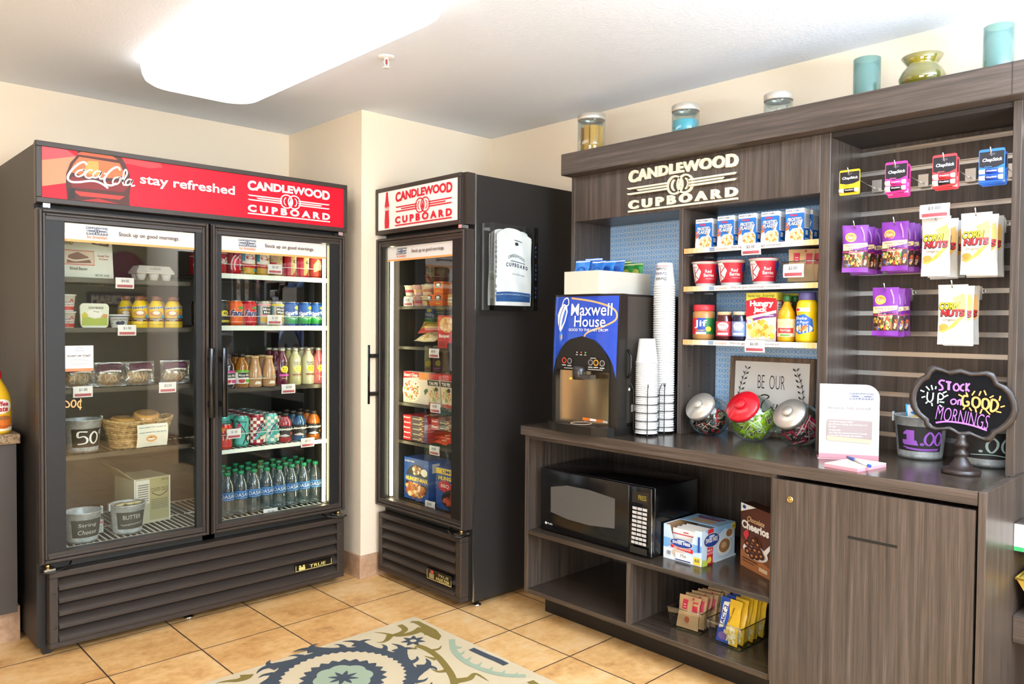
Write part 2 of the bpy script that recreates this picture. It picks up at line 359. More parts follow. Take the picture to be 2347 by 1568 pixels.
# ------------------------------------------------------------------ the house logo: two words, linked rings and speed lines
def logo(x0, y0, x1, y1, c, bg, asp, parts='abc', lw=.036):
    X = lambda a: x0+(x1-x0)*a
    Y = lambda b: y0+(y1-y0)*b
    w, h = x1-x0, y1-y0; o = []
    if 'a' in parts: o.append(('t', 'CANDLEWOOD', X(.5), Y(.845), w, h*.31, c, {'b': .045, 'warp': .22}))
    if 'b' in parts:
        t = lw*h
        for yy, a in ((.575, 0), (.51, .1), (.445, 0)):
            for s in (0, 1):
                q = [(a, yy), (.40, yy), (.40, yy-lw), (a+.02, yy-lw)]
                o.append(('p', [(X(1-p if s else p), Y(r)) for p, r in (q if s == 0 else q[::-1])], c))
        for cx in (.453, .547):
            ring = [(X(cx)+.20*h/asp*cos(2*pi*i/28), Y(.50)+.20*h*sin(2*pi*i/28)) for i in range(29)]
            o.append(('s', ring, t, c, asp))
            k = 1 if cx < .5 else -1
            arc = [(X(cx)+k*.015*w-k*.125*h/asp*cos(a), Y(.50)+.135*h*sin(a)) for a in (-1.1, -.7, -.3, 0, .3, .7, 1.1)]
            o.append(('s', arc, t*.8, c, asp))
        o.append(('p', [(X(.5)+dx*h/asp, Y(.5)+dy*h) for dx, dy in ((-.01, -.12), (.05, -.06), (.045, .0), (.01, .12), (-.015, .03), (-.05, -.04))], c))
    if 'c' in parts:
        o.append(('t', 'C U P B O A R D', X(.5), Y(.175), w, h*.215, c, {'b': .05})); o.append(('r', X(0), Y(0), X(1), Y(lw), c))
    return o
def script_word(x0, y0, x1, y1, c, asp, lw=5.5):
    st = [[(30, 88), (27, 97), (20, 92), (10, 70), (3, 45), (2, 28), (8, 20), (20, 23), (34, 31), (45, 32), (55, 24), (63, 12)], [(25, 70), (17, 62), (13, 48), (17, 42), (24, 50), (27, 62), (25, 70), (29, 65)],
          [(39, 68), (35, 72), (29, 60), (28, 46), (33, 41), (40, 48)], [(52, 70), (45, 70), (40, 56), (41, 45), (47, 50), (53, 69), (50, 52), (51, 43), (57, 48)], [(56, 65), (62, 64)],
          [(82, 84), (79, 95), (71, 88), (62, 66), (57, 42), (60, 26), (68, 24), (76, 34)], [(80, 58), (73, 52), (70, 36), (74, 29), (80, 38), (82, 52), (80, 58), (85, 54)],
          [(85, 42), (93, 74), (91, 90), (88, 78), (86, 46), (88, 31), (93, 36)], [(101, 54), (95, 54), (91, 42), (92, 32), (97, 36), (102, 53), (100, 40), (101, 31), (106, 35)]]
    return [('s', [(x0+(x1-x0)*a/106, y0+(y1-y0)*b/100) for a, b in q], lw*(y1-y0)/100*(1.35 if i in (0, 5) else 1), c, asp) for i, q in enumerate(st)]

# ------------------------------------------------------------------ display refrigerator and freezer
TUBE = C('fff3c4', .5, emit=24.0, name='cooler_lamp'); GASK = C('0c0c0c', .5); INT = C('2c2a25', .5, name='cooler_liner'); WIRE = C('6d675b', .35, .3); WWIRE = C('e9e6dc', .4, name='white_coated_wire')
LIP = C('e8efe2', .35, name='white_shelf_lip')
def cooler(name, label, hw, loc, rz, sx0, sx1, doors, lampx, panel_c):
    r = thing(name, label, 'refrigerator' if hw > .5 else 'freezer', loc, rz); d = .76 if hw > .5 else .79; lw = .045
    m = M().box(-hw, .065, .03, -hw+lw, d, 2.04, BLKS).box(hw-lw, .065, .03, hw, d, 2.04, BLKS).box(-hw+lw, d-.04, .03, hw-lw, d, 2.04, INT)
    m.box(-hw+lw, .065, 1.765, hw-lw, d-.04, 2.04, BLKS).box(-hw+lw, .065, .03, hw-lw, d-.04, .39, INT)
    m.box(-hw+lw, .10, .335, -hw+lw+.012, d-.04, 1.765, INT).box(hw-lw-.012, .10, .335, hw-lw, d-.04, 1.765, INT)
    if hw > .5: m.box(-.028, .065, .335, .028, .10, 1.765, BLK)
    m.build('cabinet', r)
    if hw < .5:
        M().box(hw-.004, .064, .03, hw+.002, .07, 2.042, ALU).build('edge_trim', r)
    # lit sign
    f = M(); t = .021; zs0, zs1 = 1.805, 2.044
    f.box(-hw, .014, zs0, hw, .064, zs1, BLK2)
    f.prism([(sx0-t, zs0), (sx1+t, zs0), (sx1+t, zs1), (sx0-t, zs1)], 0, .02, BLK2, lambda a, b, c: (a, c, b))
    for z0, z1 in ((zs0, zs0+t), (zs1-t, zs1)): f.box(sx0-t, -.006, z0, sx1+t, 0, z1, BLK2, .002, 1)
    for x0, x1 in ((sx0-t, sx0), (sx1, sx1+t)): f.box(x0, -.006, zs0+t, x1, 0, zs1-t, BLK2, .002, 1)
    sg = f.build('sign_box', r)
    pz0, pz1 = zs0+t-.003, zs1-t+.003
    p = M().box(sx0, -.0015, pz0, sx1, 0, pz1, panel_c)
    fr = plane((sx0, -.0015, pz0), (sx1-sx0, 0, 0), (0, 0, pz1-pz0), (0, -1, 0), .0002); asp = (sx1-sx0)/(pz1-pz0)
    # doors
    for i, (dx0, dx1, gx0, gx1, hinge, hxc) in enumerate(doors):
        z0, z1, gz0, gz1 = .378, 1.785, .418, 1.742; e = .03
        fm = M().box(dx0, .012, z0, dx0+e, .062, z1, BLK2).box(dx1-e, .012, z0, dx1, .062, z1, BLK2).box(dx0+e, .012, z0, dx1-e, .062, gz0, BLK2).box(dx0+e, .012, gz1, dx1-e, .062, z1, BLK2)
        for q in (.0, .013):   # stepped outer moulding
            a = .003+q; y = -.002+q*.6
            for bx in ((dx0+a, z0+a, dx0+a+.012, z1-a), (dx1-a-.012, z0+a, dx1-a, z1-a), (dx0+a+.012, z0+a, dx1-a-.012, z0+a+.012), (dx0+a+.012, z1-a-.012, dx1-a-.012, z1-a)):
                fm.box(bx[0], y, bx[1], bx[2], .014, bx[3], BLK2, .003, 1)
        fm.box(dx0+e, .016, gz0, gx0, .040, gz1, GASK).box(gx1, .016, gz0, dx1-e, .040, gz1, GASK)
        fo = fm.build('door', r)
        M().add([(gx0, .031, gz0), (gx1, .031, gz0), (gx1, .031, gz1), (gx0, .031, gz1)], [(0, 1, 2, 3)], PANE).build('door_glass', fo)
        b = M(); bx0, bx1 = gx0+.004, gx1-(.012 if hinge == 'r' and hw > .5 else .002); b.box(bx0, .0285, 1.664, bx1, .0295, 1.738, WHITE)
        bf = plane((bx0, .0285, 1.664), (bx1-bx0, 0, 0), (0, 0, .074), (0, -1, 0)); ba = (bx1-bx0)/.074
        b.art(bf, [('r', 0, 0, 100, 13, 'f2a35c')]+logo(15, 44, 31, 88, '2d4468', 'f4f1ec', ba, lw=.05)+[('t', 'for breakfast', 23, 32, 15, 17, 'dd7a45', {'sh': .15}), ('t', 'Stock up on good mornings.', 63, 56, 48, 30, '5a4542')])
        b.build('header_strip', fo)
        h = M()
        hy = -.05
        h.box(hxc-.012, hy, .914, hxc+.012, hy+.016, 1.228, BLKG, .004).box(hxc-.006, hy+.016, .96, hxc+.006, .0, .985, BLK).box(hxc-.006, hy+.016, 1.16, hxc+.006, .0, 1.185, BLK)
        if hw < .5:
            for z in (.96, 1.16): h.box(hxc-.006, hy+.012, z, hxc+.032, .012, z+.02, BLK)
        h.build('handle', fo)
        k = dx0+.03 if hinge == 'l' else dx1-.03; s = 1 if hinge == 'l' else -1
        hg = M().box(k-.02, -.012, .352, k+.02, .05, .362, ALU); hg.T = Matrix.Translation((k, .02, 0)); hg.lathe([(0, .361), (.009, .361), (.009, .376), (0, .376)], BRASS, 12); hg.T = None
        hg.build('hinge', fo); hg = M(); hg.tube([(k-s*.02, .03, .356), (k-s*.03, -.012, .352), (k+s*.01, -.028, .35), (k+s*.07, -.004, .362), (k+s*.085, .03, .368)], .004, BLK)
        hg.build('heater_cable', fo); M().box(k-.012, .0, 1.787, k+.012, .04, 1.803, CHROME).build('top_hinge', fo)
    # lower grille
    g = M(); gx0, gx1 = -hw+.03, hw-.012
    g.box(gx0, .05, .04, gx1, .064, .343, BLK)
    for q in ((gx0, .318, gx1, .343), (gx0, .036, gx1, .058), (gx0, .058, gx0+.032, .318), (gx1-.04, .058, gx1, .318)): g.box(q[0], .0, q[1], q[2], .05, q[3], BLK2, .003, 1)
    for q in (gx0+.018, gx1-.024):
        for z in (.12, .26): g.ell((q, -.001, z), (.006, .003, .006), BLK2, 8, 5)
    gr = g.build('lower_grille', r)
    for i in range(5):
        z = .06+i*.0518; lv = M().add([(x, y, zz) for x in (gx0+.034, gx1-.042) for y, zz in ((-.001, z), (-.001, z+.010), (.040, z+.046), (.048, z+.048), (.048, z+.043), (.006, z-.003))],
            [tuple(range(6))[::-1], tuple(range(6, 12))]+[(k, (k+1) % 6, 6+(k+1) % 6, 6+k) for k in range(6)], BLK2); lv.build('louver', gr)
    M().box(-hw+.02, .066, .0, -hw+.05, .10, .03, BLK).box(-hw+.05, .07, .012, hw-.06, .09, .036, BLK).build('toe_plate', r)
    for fx in ((-.09,) if hw > .5 else (hw-.02, -hw+.05)):
        ft = M(); ft.T = Matrix.Translation((fx, .11 if hw < .5 else .066, 0)); ft.lathe([(0, 0), (.02, 0), (.022, .006), (.012, .012), (.007, .014), (.007, .034), (0, .034)], CHROME, 10); ft.build('levelling_foot', r)
    lm = M().tube([(lampx, .052, .43), (lampx, .052, 1.735)], .0085, TUBE, 8); lm.build('lamp_tube', r)
    return r, p, fr, asp, gr, sg
CXF, CYF = 1.437, 3.105
FR, p, fr, asp, fgr, fsg = cooler('double_door_refrigerator', 'wide black two-door glass refrigerator with a red lit sign along its top', .69, (CXF, 3.46, 0), 0, -.676, .667,
    [(-.69, -.019, -.595, -.073, 'l', -.025), (-.007, .682, .043, .598, 'r', .032)], .588, C('d40524', .4, spec=.3, emit=.15, name='red_sign_panel'))
W_ = 'fbf7ee'
bt = [('p', [(0, 22), (0, 72), (9, 88), (9, 40), (6, 33)], 'f08a66'), ('p', [(0, 72), (0, 100), (6, 100), (9, 88)], 'd84a52'), ('p', [(22, 100-12), (30, 84), (34, 90), (33, 100-2), (22, 100-2)], 'd8353c'),
      ('p', [(6.6, 0), (6.2, 30), (6.3, 52), (7.4, 74), (9.2, 90), (9.4, 100), (21.4, 100), (22.6, 88), (24, 66), (24.2, 40), (23.8, 18), (24, 0)], '4a2118'),
      ('p', [(7.2, 56), (8.2, 72), (9.8, 88), (21, 86), (22.8, 62), (19, 54), (12, 50)], 'c96a3c'), ('p', [(9, 92), (10.5, 99), (19, 99), (20.5, 92)], 'b4552f'), ('p', [(11, 58), (12, 82), (15, 84), (15.2, 55)], 'ef9a4d'),
      ('p', [(7, 40), (8, 48), (15, 42), (22, 52), (23.6, 40), (22, 28), (8, 26)], '7a1a1a'), ('p', [(8, 20), (22.5, 20), (21, 12), (10, 11)], 'c4352b'), ('p', [(10, 2), (15, 10), (21, 3)], 'a32420'), ('r', 7, 4, 8.6, 24, '24130f')]
p.art(fr, bt+script_word(6.4, 26, 25.4, 80, W_, asp)+[('t', 'stay refreshed', 42.2, 57, 30.6, 26, W_, {'b': .02})]+logo(62, 11, 94, 88, W_, 'e2102c', asp))
p.build('sign_panel', FR)
npl = M().box(.40, -.006, .118, .60, .004, .15, BLKG); npl.art(plane((.40, -.006, .118), (.2, 0, 0), (0, 0, .032), (0, -1, 0)),
    [('s', [(1, 4), (99, 4)], 8, 'd8c877', 6), ('s', [(1, 4), (1, 92)], 8, 'd8c877', 6), ('s', [(99, 4), (99, 92)], 8, 'd8c877', 6), ('r', 9, 14, 26, 60, 'd8c877'), ('e', 12, 76, 3, 12, 'd8c877'), ('e', 22, 76, 3, 12, 'd8c877'), ('t', 'TRUE', 60, 45, 44, 50, 'd8c877', {'sh': .1})])
npl.build('nameplate', fgr)
FZ, p, fr, asp, zgr, zsg = cooler('upright_freezer', 'narrow black upright glass freezer with a white sign, standing in the corner', .362, (2.305, CYF-.002, 0), HX, -.338, .316,
    [(-.362, .36, -.299, .256, 'r', -.372)], -.290, C('f0e9e0', .4, spec=.3, emit=.12, name='white_sign_panel'))
RD = 'd3122d'
bot = [(9, 5), (15, 5), (15.3, 22), (14.6, 46), (15.2, 62), (14, 78), (13.2, 97), (10.8, 97), (10, 78), (8.8, 62), (9.4, 46), (8.7, 22)]
p.art(fr, [('p', bot, RD)]+script_word(8.8, 48, 15.4, 60, 'f6efe6', asp, 9)+logo(24, 7, 94, 92, RD, 'f6efe6', asp))
p.build('sign_panel', FZ)
npl = M().box(.10, -.006, .098, .29, .004, .15, BLKG); npl.art(plane((.10, -.006, .098), (.19, 0, 0), (0, 0, .052), (0, -1, 0)),
    [('s', [(1, 4), (99, 4)], 6, 'cdbb74', 4), ('s', [(1, 4), (1, 90)], 6, 'cdbb74', 4), ('s', [(99, 4), (99, 60)], 6, 'cdbb74', 4), ('r', 10, 14, 30, 60, '8d8150'), ('r', 16, 64, 28, 90, 'b8463a'), ('t', 'FREEZER', 66, 28, 54, 30, 'cdbb74', {'sh': .1}), ('t', 'TRUE', 68, 66, 44, 26, 'a89a62', {'sh': .1})])
npl.build('nameplate', zgr)
def wire_shelf(root, x0, x1, y0, y1, z, lipc, wc, liph=.016, n=22):
    m = M().box(x0, y0, z-liph, x1, y0+.006, z+.003, lipc)
    for y in (y0+.02, (y0+y1)/2, y1): m.box(x0, y, z-.008, x1, y+.005, z-.003, wc)
    for i in range(n): x = x0+.004+(x1-x0-.013)*i/(n-1); m.box(x, y0+.006, z-.003, x+.005, y1, z, wc)
    return m.build('wire_shelf', root)
def zf(v): return z_at(v, 1.1, 3.56)
DARKW = C('3f382b', .4, .3)
SHL = [z_at(641, 1.05, 3.55), z_at(753, 1.05, 3.55), z_at(889, 1.05, 3.55), z_at(1036, 1.05, 3.55), .408]       # left compartment shelf heights
SHR = [z_at(633, 1.75, 3.55), z_at(748, 1.75, 3.55), z_at(888, 1.75, 3.55), z_at(1022, 1.75, 3.55), .408]
for i, z in enumerate(SHL): wire_shelf(FR, .79-CXF, 1.425-CXF, .09, .66, z, WWIRE if i == 4 else DARKW, WWIRE if i == 4 else DARKW, n=26)
for i, z in enumerate(SHR): wire_shelf(FR, 1.445-CXF, 2.075-CXF, .09, .66, z, LIP if i != 2 else DARKW, WWIRE if i > 2 else DARKW, .02 if i < 2 else .016)
# ------------------------------------------------------------------ counter and hutch along the right-hand wall
ZT, XF, XB, XH, XK = .882, 2.462, 3.118, 2.78, 3.05
BC = thing('base_cabinet', 'dark wood-grain base cabinet with open shelves and one locking door', 'cabinet', (2.8, 1.6, 0))
def cab(name, *boxes, mat=WV, root=BC, bev=.0012):
    m = M(); m.T = Matrix.Translation((-root.location.x, -root.location.y, -root.location.z))
    for b in boxes: m.box(*b, mat, bev, 1)
    return m.build(name, root)
xf = 2.482
cab('side_panel', (xf, 2.490, .118, XB, 2.512, .840)); cab('side_panel', (xf-.02, .644, .0, XB, .665, ZT))
cab('partition', (xf, 1.285, .118, XB, 1.305, .840)); cab('divider', (xf+.002, 1.905, .135, XB-.02, 1.926, .388))
cab('back_panel', (XB-.018, .665, .118, XB, 2.490, .840))
cab('shelf', (xf, 1.305, .385, XB-.018, 2.490, .405), mat=WT); cab('shelf', (xf, 1.305, .115, XB-.018, 2.490, .136), mat=WT)
cab('top_rail', (xf+.004, 1.305, .822, xf+.02, 2.490, .840), mat=WH); cab('toe_kick', (2.60, .665, 0, 2.62, 2.49, .118), (2.62, 2.47, 0, 3.1, 2.49, .118), mat=C('15110f', .5))
m = M(); m.T = Matrix.Translation((-2.8, -1.6, 0)); m.box(xf-.018, .672, .06, xf, 1.29, .826, WV, .0012, 1)
m.T = Matrix.Translation((xf-.0185-2.8, 0, 0)); sl = [hit(1943, 1231, 'x', xf-.018), hit(2057, 1252, 'x', xf-.018)]
m.prism([(sl[0].y-1.6, sl[0].z-.004), (sl[1].y-1.6, sl[0].z-.004), (sl[1].y-1.6, sl[0].z+.005), (sl[0].y-1.6, sl[0].z+.005)], -.0005, .01, '0b0908', lambda a, b, c: (c, a, b))
DR = m.build('door', BC)
lk = hit(1811, 1145, 'x', xf-.018); m = M(); m.T = Matrix.Translation(lk-Vector((2.8, 1.6, 0))) @ Matrix.Rotation(-pi/2, 4, 'Y')
m.lathe([(0, .004), (.0045, .004), (.0055, .002), (.0065, .005), (.0105, .004), (.0115, 0)], BRASS, 18); m.build('lock', DR)
CT = M(); CT.T = Matrix.Translation((-2.8, -1.6, -ZT)); CT.box(XF, .667, .841, XB, 2.520, ZT, WT, .002, 1)
cto = CT.box(XF-.0006, .667, .841, XF+.001, 2.520, ZT-.0015, WH).build('countertop', None, (2.8, 1.6, ZT)); tag(cto, 'dark wood-grain countertop running under the slatwall and coffee shelves', 'countertop')
HU = thing('display_hutch', 'dark wood-grain hutch with slatwall, shelf bays and a deep cornice, on the countertop', 'hutch', (2.9, 1.6, ZT))
H0 = Matrix.Translation((-2.9, -1.6, -ZT))
def hut(name, *boxes, mat=WV, bev=.0012): return cab(name, *boxes, mat=mat, root=HU, bev=bev)
hut('side_panel', (XH, 2.488, ZT, XB, 2.510, 2.047)); hut('side_panel', (XH, .655, ZT, XB, .679, 2.047))
hut('divider', (XH, 1.877, ZT, XK, 1.896, 1.835)); hut('divider', (XH, 1.250, ZT, XB, 1.288, 2.047))
hut('header_panel', (XH, 1.288, 1.834, XH+.02, 2.488, 2.047)); hut('bay_ceiling', (XH+.02, 1.288, 1.834, XK, 2.488, 1.85))
hut('slat_bay_ceiling', (XH+.005, .679, 2.03, XK+.04, 1.25, 2.047), mat=C('2a2420', .5))
m = M(); m.T = H0; m.box(2.705, .60-.9, 2.0475, XB, 2.512, 2.1475, WH, .002, 1); m.box(2.7045, .664, 2.0475, 2.7055, .667, 2.1475, '2a2018'); m.build('cornice', HU)
# circle-printed backing of the two bays
def wallpaper():
    k = NT('interlocking_circles_wallpaper'); o = k.n('TexCoord').outputs['Object']; sp = k.n('SeparateXYZ'); k.l(o, sp.inputs[0])
    PY, PZ, R = .054, .0476, .0118
    def rings(dy, dz):
        y = k.math('DIVIDE', k.math('ADD', sp.outputs[1], dy+20*PY), PY); z = k.math('DIVIDE', k.math('ADD', sp.outputs[2], dz+20*PZ), PZ)
        y = k.math('MULTIPLY', k.math('SUBTRACT', k.math('FRACT', y), .5), PY); z = k.math('MULTIPLY', k.math('SUBTRACT', k.math('FRACT', z), .5), PZ)
        out = None
        for c in (-.0078, .0078):
            yy = k.math('MULTIPLY', k.math('SUBTRACT', y, c), .72); d = k.math('SQRT', k.math('ADD', k.math('MULTIPLY', yy, yy), k.math('MULTIPLY', z, z)))
            e = k.math('LESS_THAN', k.math('ABSOLUTE', k.math('SUBTRACT', d, R)), .0010); out = e if out is None else k.math('MAXIMUM', out, e)
        return out
    e = k.math('MAXIMUM', rings(0, 0), rings(PY/2, PZ/2))
    k.l(k.mix(e, '90c0f0', 'dce9f4'), k.b.inputs['Base Color']); k.b.inputs['Roughness'].default_value = .45; return k.m
WP = wallpaper()
hut('printed_back', (XK, 1.896, 1.475, XK+.01, 2.488, 1.834), mat=WP, bev=0); hut('printed_back', (XK, 1.288, ZT, XK+.01, 1.877, 1.834), mat=WP, bev=0)
hut('dark_back', (XK-.002, 1.896, ZT, XK+.01, 2.488, 1.475), mat=C('1b1815', .5), bev=0)
for yy in (1.896, 2.488):
    m = M(); m.T = H0
    for xx in (2.84, 2.99):
        for q in range(10): m.ell((xx, yy+(-.0005 if yy > 2 else -.0195), 1.0+q*.085), (.003, .001, .003), '0b0a09', 6, 4)
    m.build('peg_holes', HU)
# slatwall: 15 boards with an aluminium strip in each groove
SL = M(); SL.T = H0; SG = [2.0072-.0763*i for i in range(15)]
for i, z in enumerate(SG[:-1]): SL.box(XK, .679, SG[i+1]+.008, XK+.012, 1.25, z-.008, WV)
SL.box(XK, .679, SG[0]+.008, XK+.012, 1.25, 2.03, WV).box(XK, .679, ZT, XK+.012, 1.25, SG[-1]-.008, WV).box(XK+.012, .679, ZT, XK+.025, 1.25, 2.03, '1a1512')
SLO = SL.build('slatwall', HU)
for z in SG:
    m = M(); m.T = H0; m.box(XK-.001, .679, z-.0085, XK+.014, 1.25, z-.0045, ALU).box(XK+.009, .679, z-.0045, XK+.012, 1.25, z+.008, ALU).box(XK-.001, .679, z+.006, XK+.012, 1.25, z+.0085, ALU); m.build('slat_strip', SLO)
# house-name sign on the header
ly = [y_at(u, XH-.012, 1.95) for u in (1440, 1690)]; lz = [z_at(487, XH-.012, y_at(1442, XH-.012, 1.86)), z_at(405, XH-.012, y_at(1442, XH-.012, 1.99))]
lz[1] = z_at(349, XH-.012, ly[1])
SGN = thing('letter_sign', 'raised cream house-name letters and linked rings mounted on the hutch header', 'sign', (XH, (ly[0]+ly[1])/2, lz[0]), HX)
CRM = C('f3e6c8', .45, name='cream_letter'); w, h = ly[0]-ly[1], lz[1]-lz[0]
for nm, k in (('upper_word', 'a'), ('linked_rings', 'b'), ('lower_word', 'c')):
    m = M().art(plane((-w/2, -.013, 0), (w, 0, 0), (0, 0, h), (0, -1, 0), 0), logo(0, 0, 100, 100, CRM, CRM, w/h, k, .04)); o = m.build(nm, SGN)
    s = o.modifiers.new('solid', 'SOLIDIFY'); s.thickness = .012; s.offset = -1

# things on the wall opposite, seen mirrored in the refrigerator glass
def opp(name, label, cat, art, w, h, x, z, base): m = M().box(-w/2, -.012, 0, w/2, 0, h, base, .002, 1); m.art(plane((-w/2, -.012, 0), (w, 0, 0), (0, 0, h), (0, -1, 0)), art); return tag(m.build(name, None, (x, Y0+.0005, z), pi), label, cat)
opp('wall_sign', 'dark long sign reading ICE CREAM, seen mirrored in the left refrigerator door', 'sign', [('r', 2, 6, 98, 94, '4a2420'), ('t', 'ICE CREAM', 50, 50, 86, 56, 'cfc4a8', {'b': .04})], .58, .17, 2.78, 1.49, '2a1814')
m = M(); m.T = Matrix.Translation((2.885, Y0+.002, 1.93)) @ Matrix.Rotation(-pi/2, 4, 'X'); m.lathe([(0, .02), (.13, .02), (.19, .012), (.2, .002), (.2, 0)], C('6a1420', .4), 48); tag(m.build('wall_plaque'), 'round maroon plaque, seen mirrored in the left refrigerator door', 'plaque')
# ------------------------------------------------------------------ package builders (all face -y, base at the origin)
def carton(name, w, d, h, base, front_=(), left=(), right=(), top=(), label='', cat='box', loc=(0, 0, 0), rz=HX, group=None, bev=.0012):
    m = M().box(-w/2, 0, 0, w/2, d, h, base, bev, 1)
    for fn, a in ((front(w, h), front_), (leftside(d, h, -w/2), left), (rightside(d, h, w/2), right), (topface(w, d, h), top)):
        if a: m.art(fn, a)
    return tag(m.build(name, None, loc, rz), label, cat, group)
def fpouch(w, h, t):
    def bul(a, b): return t/2*max(0, sin(pi*min(1, max(0, a))))**.6*max(0, sin(pi*min(1, max(0, (b-.07)/.86))))**.5
    return bul
def pouch(w, h, t, base, shapes, seed=0, crimp='', back=None, film=None):
    bul = fpouch(w, h, t); R = random.Random(seed); k = [R.uniform(-1, 1) for _ in range(6)]
    def wob(a, b): return .0012*sin(9*a+k[0]*5+7*b)+.0015*sin(13*b+k[1]*6)*(.5+a)
    def W(b): return w*(1-.05*sin(pi*b))
    m = M(); m.grid(lambda a, b: ((a-.5)*W(b), -bul(a, b)+wob(a, b), b*h), 12, 16, film or base)
    m.grid(lambda a, b: ((.5-a)*W(b), bul(1-a, b)*.8+wob(1-a, b)+.0003, b*h), 8, 12, back or base)
    def fn(x, y, l): a, b = x/100, y/100; return ((a-.5)*W(b), -bul(a, b)+wob(a, b)-.0006-.00025*l, b*h)
    m.art(fn, shapes, True)
    return m
def shelf_at(u0, u1, x, z):
    a, b = y_at(u0, x, z), y_at(u1, x, z); return (a+b)/2, a-b
LAY = M; CARD = WHITE; MAR = 'b0525a'
TAGS = {}
def price(text, loc, rz, label, w=.078, h=.05, extra=None, tilt=0):
    m = M(); m.grid(lambda a, b: ((a-.5)*w, -.004*sin(pi*a)-.002+.010*(b-.5)**2, b*h), 6, 3, WHITE)
    f = lambda x, y, l: ((x/100-.5)*w, -.004*sin(pi*x/100)-.002+.010*(y/100-.5)**2-.0004-.0002*l, y/100*h)
    m.art(f, [('r', 8, 10, 92, 34, MAR), ('t', text, 50, 68, 42, 28, '6d6468')]+([('t', extra, 50, 44, 30, 9, '9d9490')] if extra else []), True)
    o = tag(m.build('price_tag', None, loc, rz), label, 'price tag', 'shelf price tags'); o.rotation_euler.y = tilt; return o
FOOD = ['e8b65a', 'd99a3e', 'f1d28a', 'c98533', 'f6e3b4']; NUTS = ['b5793f', '8a4f2a', 'd9b07a', '5d2f1c', 'c8392d', 'e8b33a', '4b8a3a', '3c5fa8', '2a1a14', 'e7cfa0']

# ------------------------------------------------------------------ shelf boards of the middle bay, with printed strips
z1, z2, z3 = 1.666, 1.507, 1.284
for z, nm in ((z1, 'top shelf of the middle bay, holding small cereal boxes'), (z2, 'middle shelf of the middle bay, holding red cereal cups'), (z3, 'lowest shelf of the middle bay, holding jars and syrup')):
    r = thing('shelf', 'dark orange-edged '+nm, 'shelf', (XH+.012, 1.58, z))
    m = M(); m.T = Matrix.Translation((-XH-.012, -1.58, -z)); m.box(XH+.012, 1.290, z-.018, XK-.002, 1.875, z, WV); m.build('board', r)
    m = M(); m.T = Matrix.Rotation(HX, 4, 'Z'); y0 = -.0125; w = .580
    m.box(-w/2, y0, -.0205, w/2, y0+.004, .0005, WHITE)
    g = ['f0a064', 'f3b078', 'f6c196', 'f8d4b6', 'fae5d2']
    m.art(plane((-w/2, y0, -.0205), (w, 0, 0), (0, 0, .021), (0, -1, 0)), [('r', 4*i, 0, 4*i+4, 100, g[i]) for i in range(5)]+[('r', 100-3*i-3, 0, 100-3*i, 100, g[i]) for i in range(5)]+
        [('r', 21.5, 20, 25.7, 34, '5580a8'), ('r', 21.5, 44, 25.7, 56, '5580a8'), ('r', 21.5, 66, 25.7, 80, '5580a8'), ('t', 'for breakfast', 31.5, 50, 9.5, 46, 'ec9a76', {'sh': .1}), ('t', "We've got mornings covered.", 57, 50, 37, 62, '8f8685')])
    m.build('printed_strip', r)
    for y in (1.868, 1.297):
        for x in (2.84, 2.99):
            q = M(); q.T = Matrix.Translation((x-XH-.012, y-1.58, -.022)); q.box(-.006, -.008, -.004, .006, .008, .003, CHROME); q.build('shelf_pin', r)
# cereal boxes
FFL = [('r', 0, 0, 100, 86, '1f6fc0'), ('p', [(0, 40), (22, 52), (16, 20), (0, 8)], 'e8622a'), ('p', [(4, 34), (20, 38), (30, 12), (100, 10), (100, 0), (0, 0), (0, 16)], 'f4efe6'), ('p', [(22, 30), (40, 40), (88, 42), (100, 30), (100, 4), (30, 4)], 'f4e9d6'),
       ('n', 70, 62, 21, 34, 17, 6, FOOD, 4), ('p', [(78, 60), (96, 66), (84, 40), (70, 38)], 'f4f1ec'), ('t', 'Kelloggs', 45, 80, 42, 8, 'dd3038', {'sh': .25, 'b': .03}), ('t', 'FROSTED', 53, 66.5, 78, 12, '123f86', {'sh': .2, 'b': .06}), ('t', 'FLAKES', 48, 54.5, 66, 12, '123f86', {'sh': .2, 'b': .06}),
       ('t', 'FROSTED', 52, 67, 76, 11, 'fbf7ee', {'sh': .2, 'b': .03}), ('t', 'FLAKES', 47, 55, 64, 11, 'fbf7ee', {'sh': .2, 'b': .03}), ('p', [(6, 58), (14, 60), (12, 48), (6, 46)], 'e8622a'), ('p', [(62, 46), (80, 50), (76, 44)], 'e8922a'),
       ('t', 'VITAMIN D', 66, 93, 42, 5.5, '3b4f7a'), ('r', 8, 92, 40, 95, '8b8f98')]
FSD = [('r', 0, 0, 100, 84, '1d63ae'), ('r', 8, 40, 92, 84, 'e9ebee')]+[('r', 14, 44+5*i, 86, 46+5*i, '7d8794') for i in range(8)]+[('r', 14, 8, 80, 10, 'dfe6ee'), ('r', 20, 20, 60, 34, 'cfd6dd')]
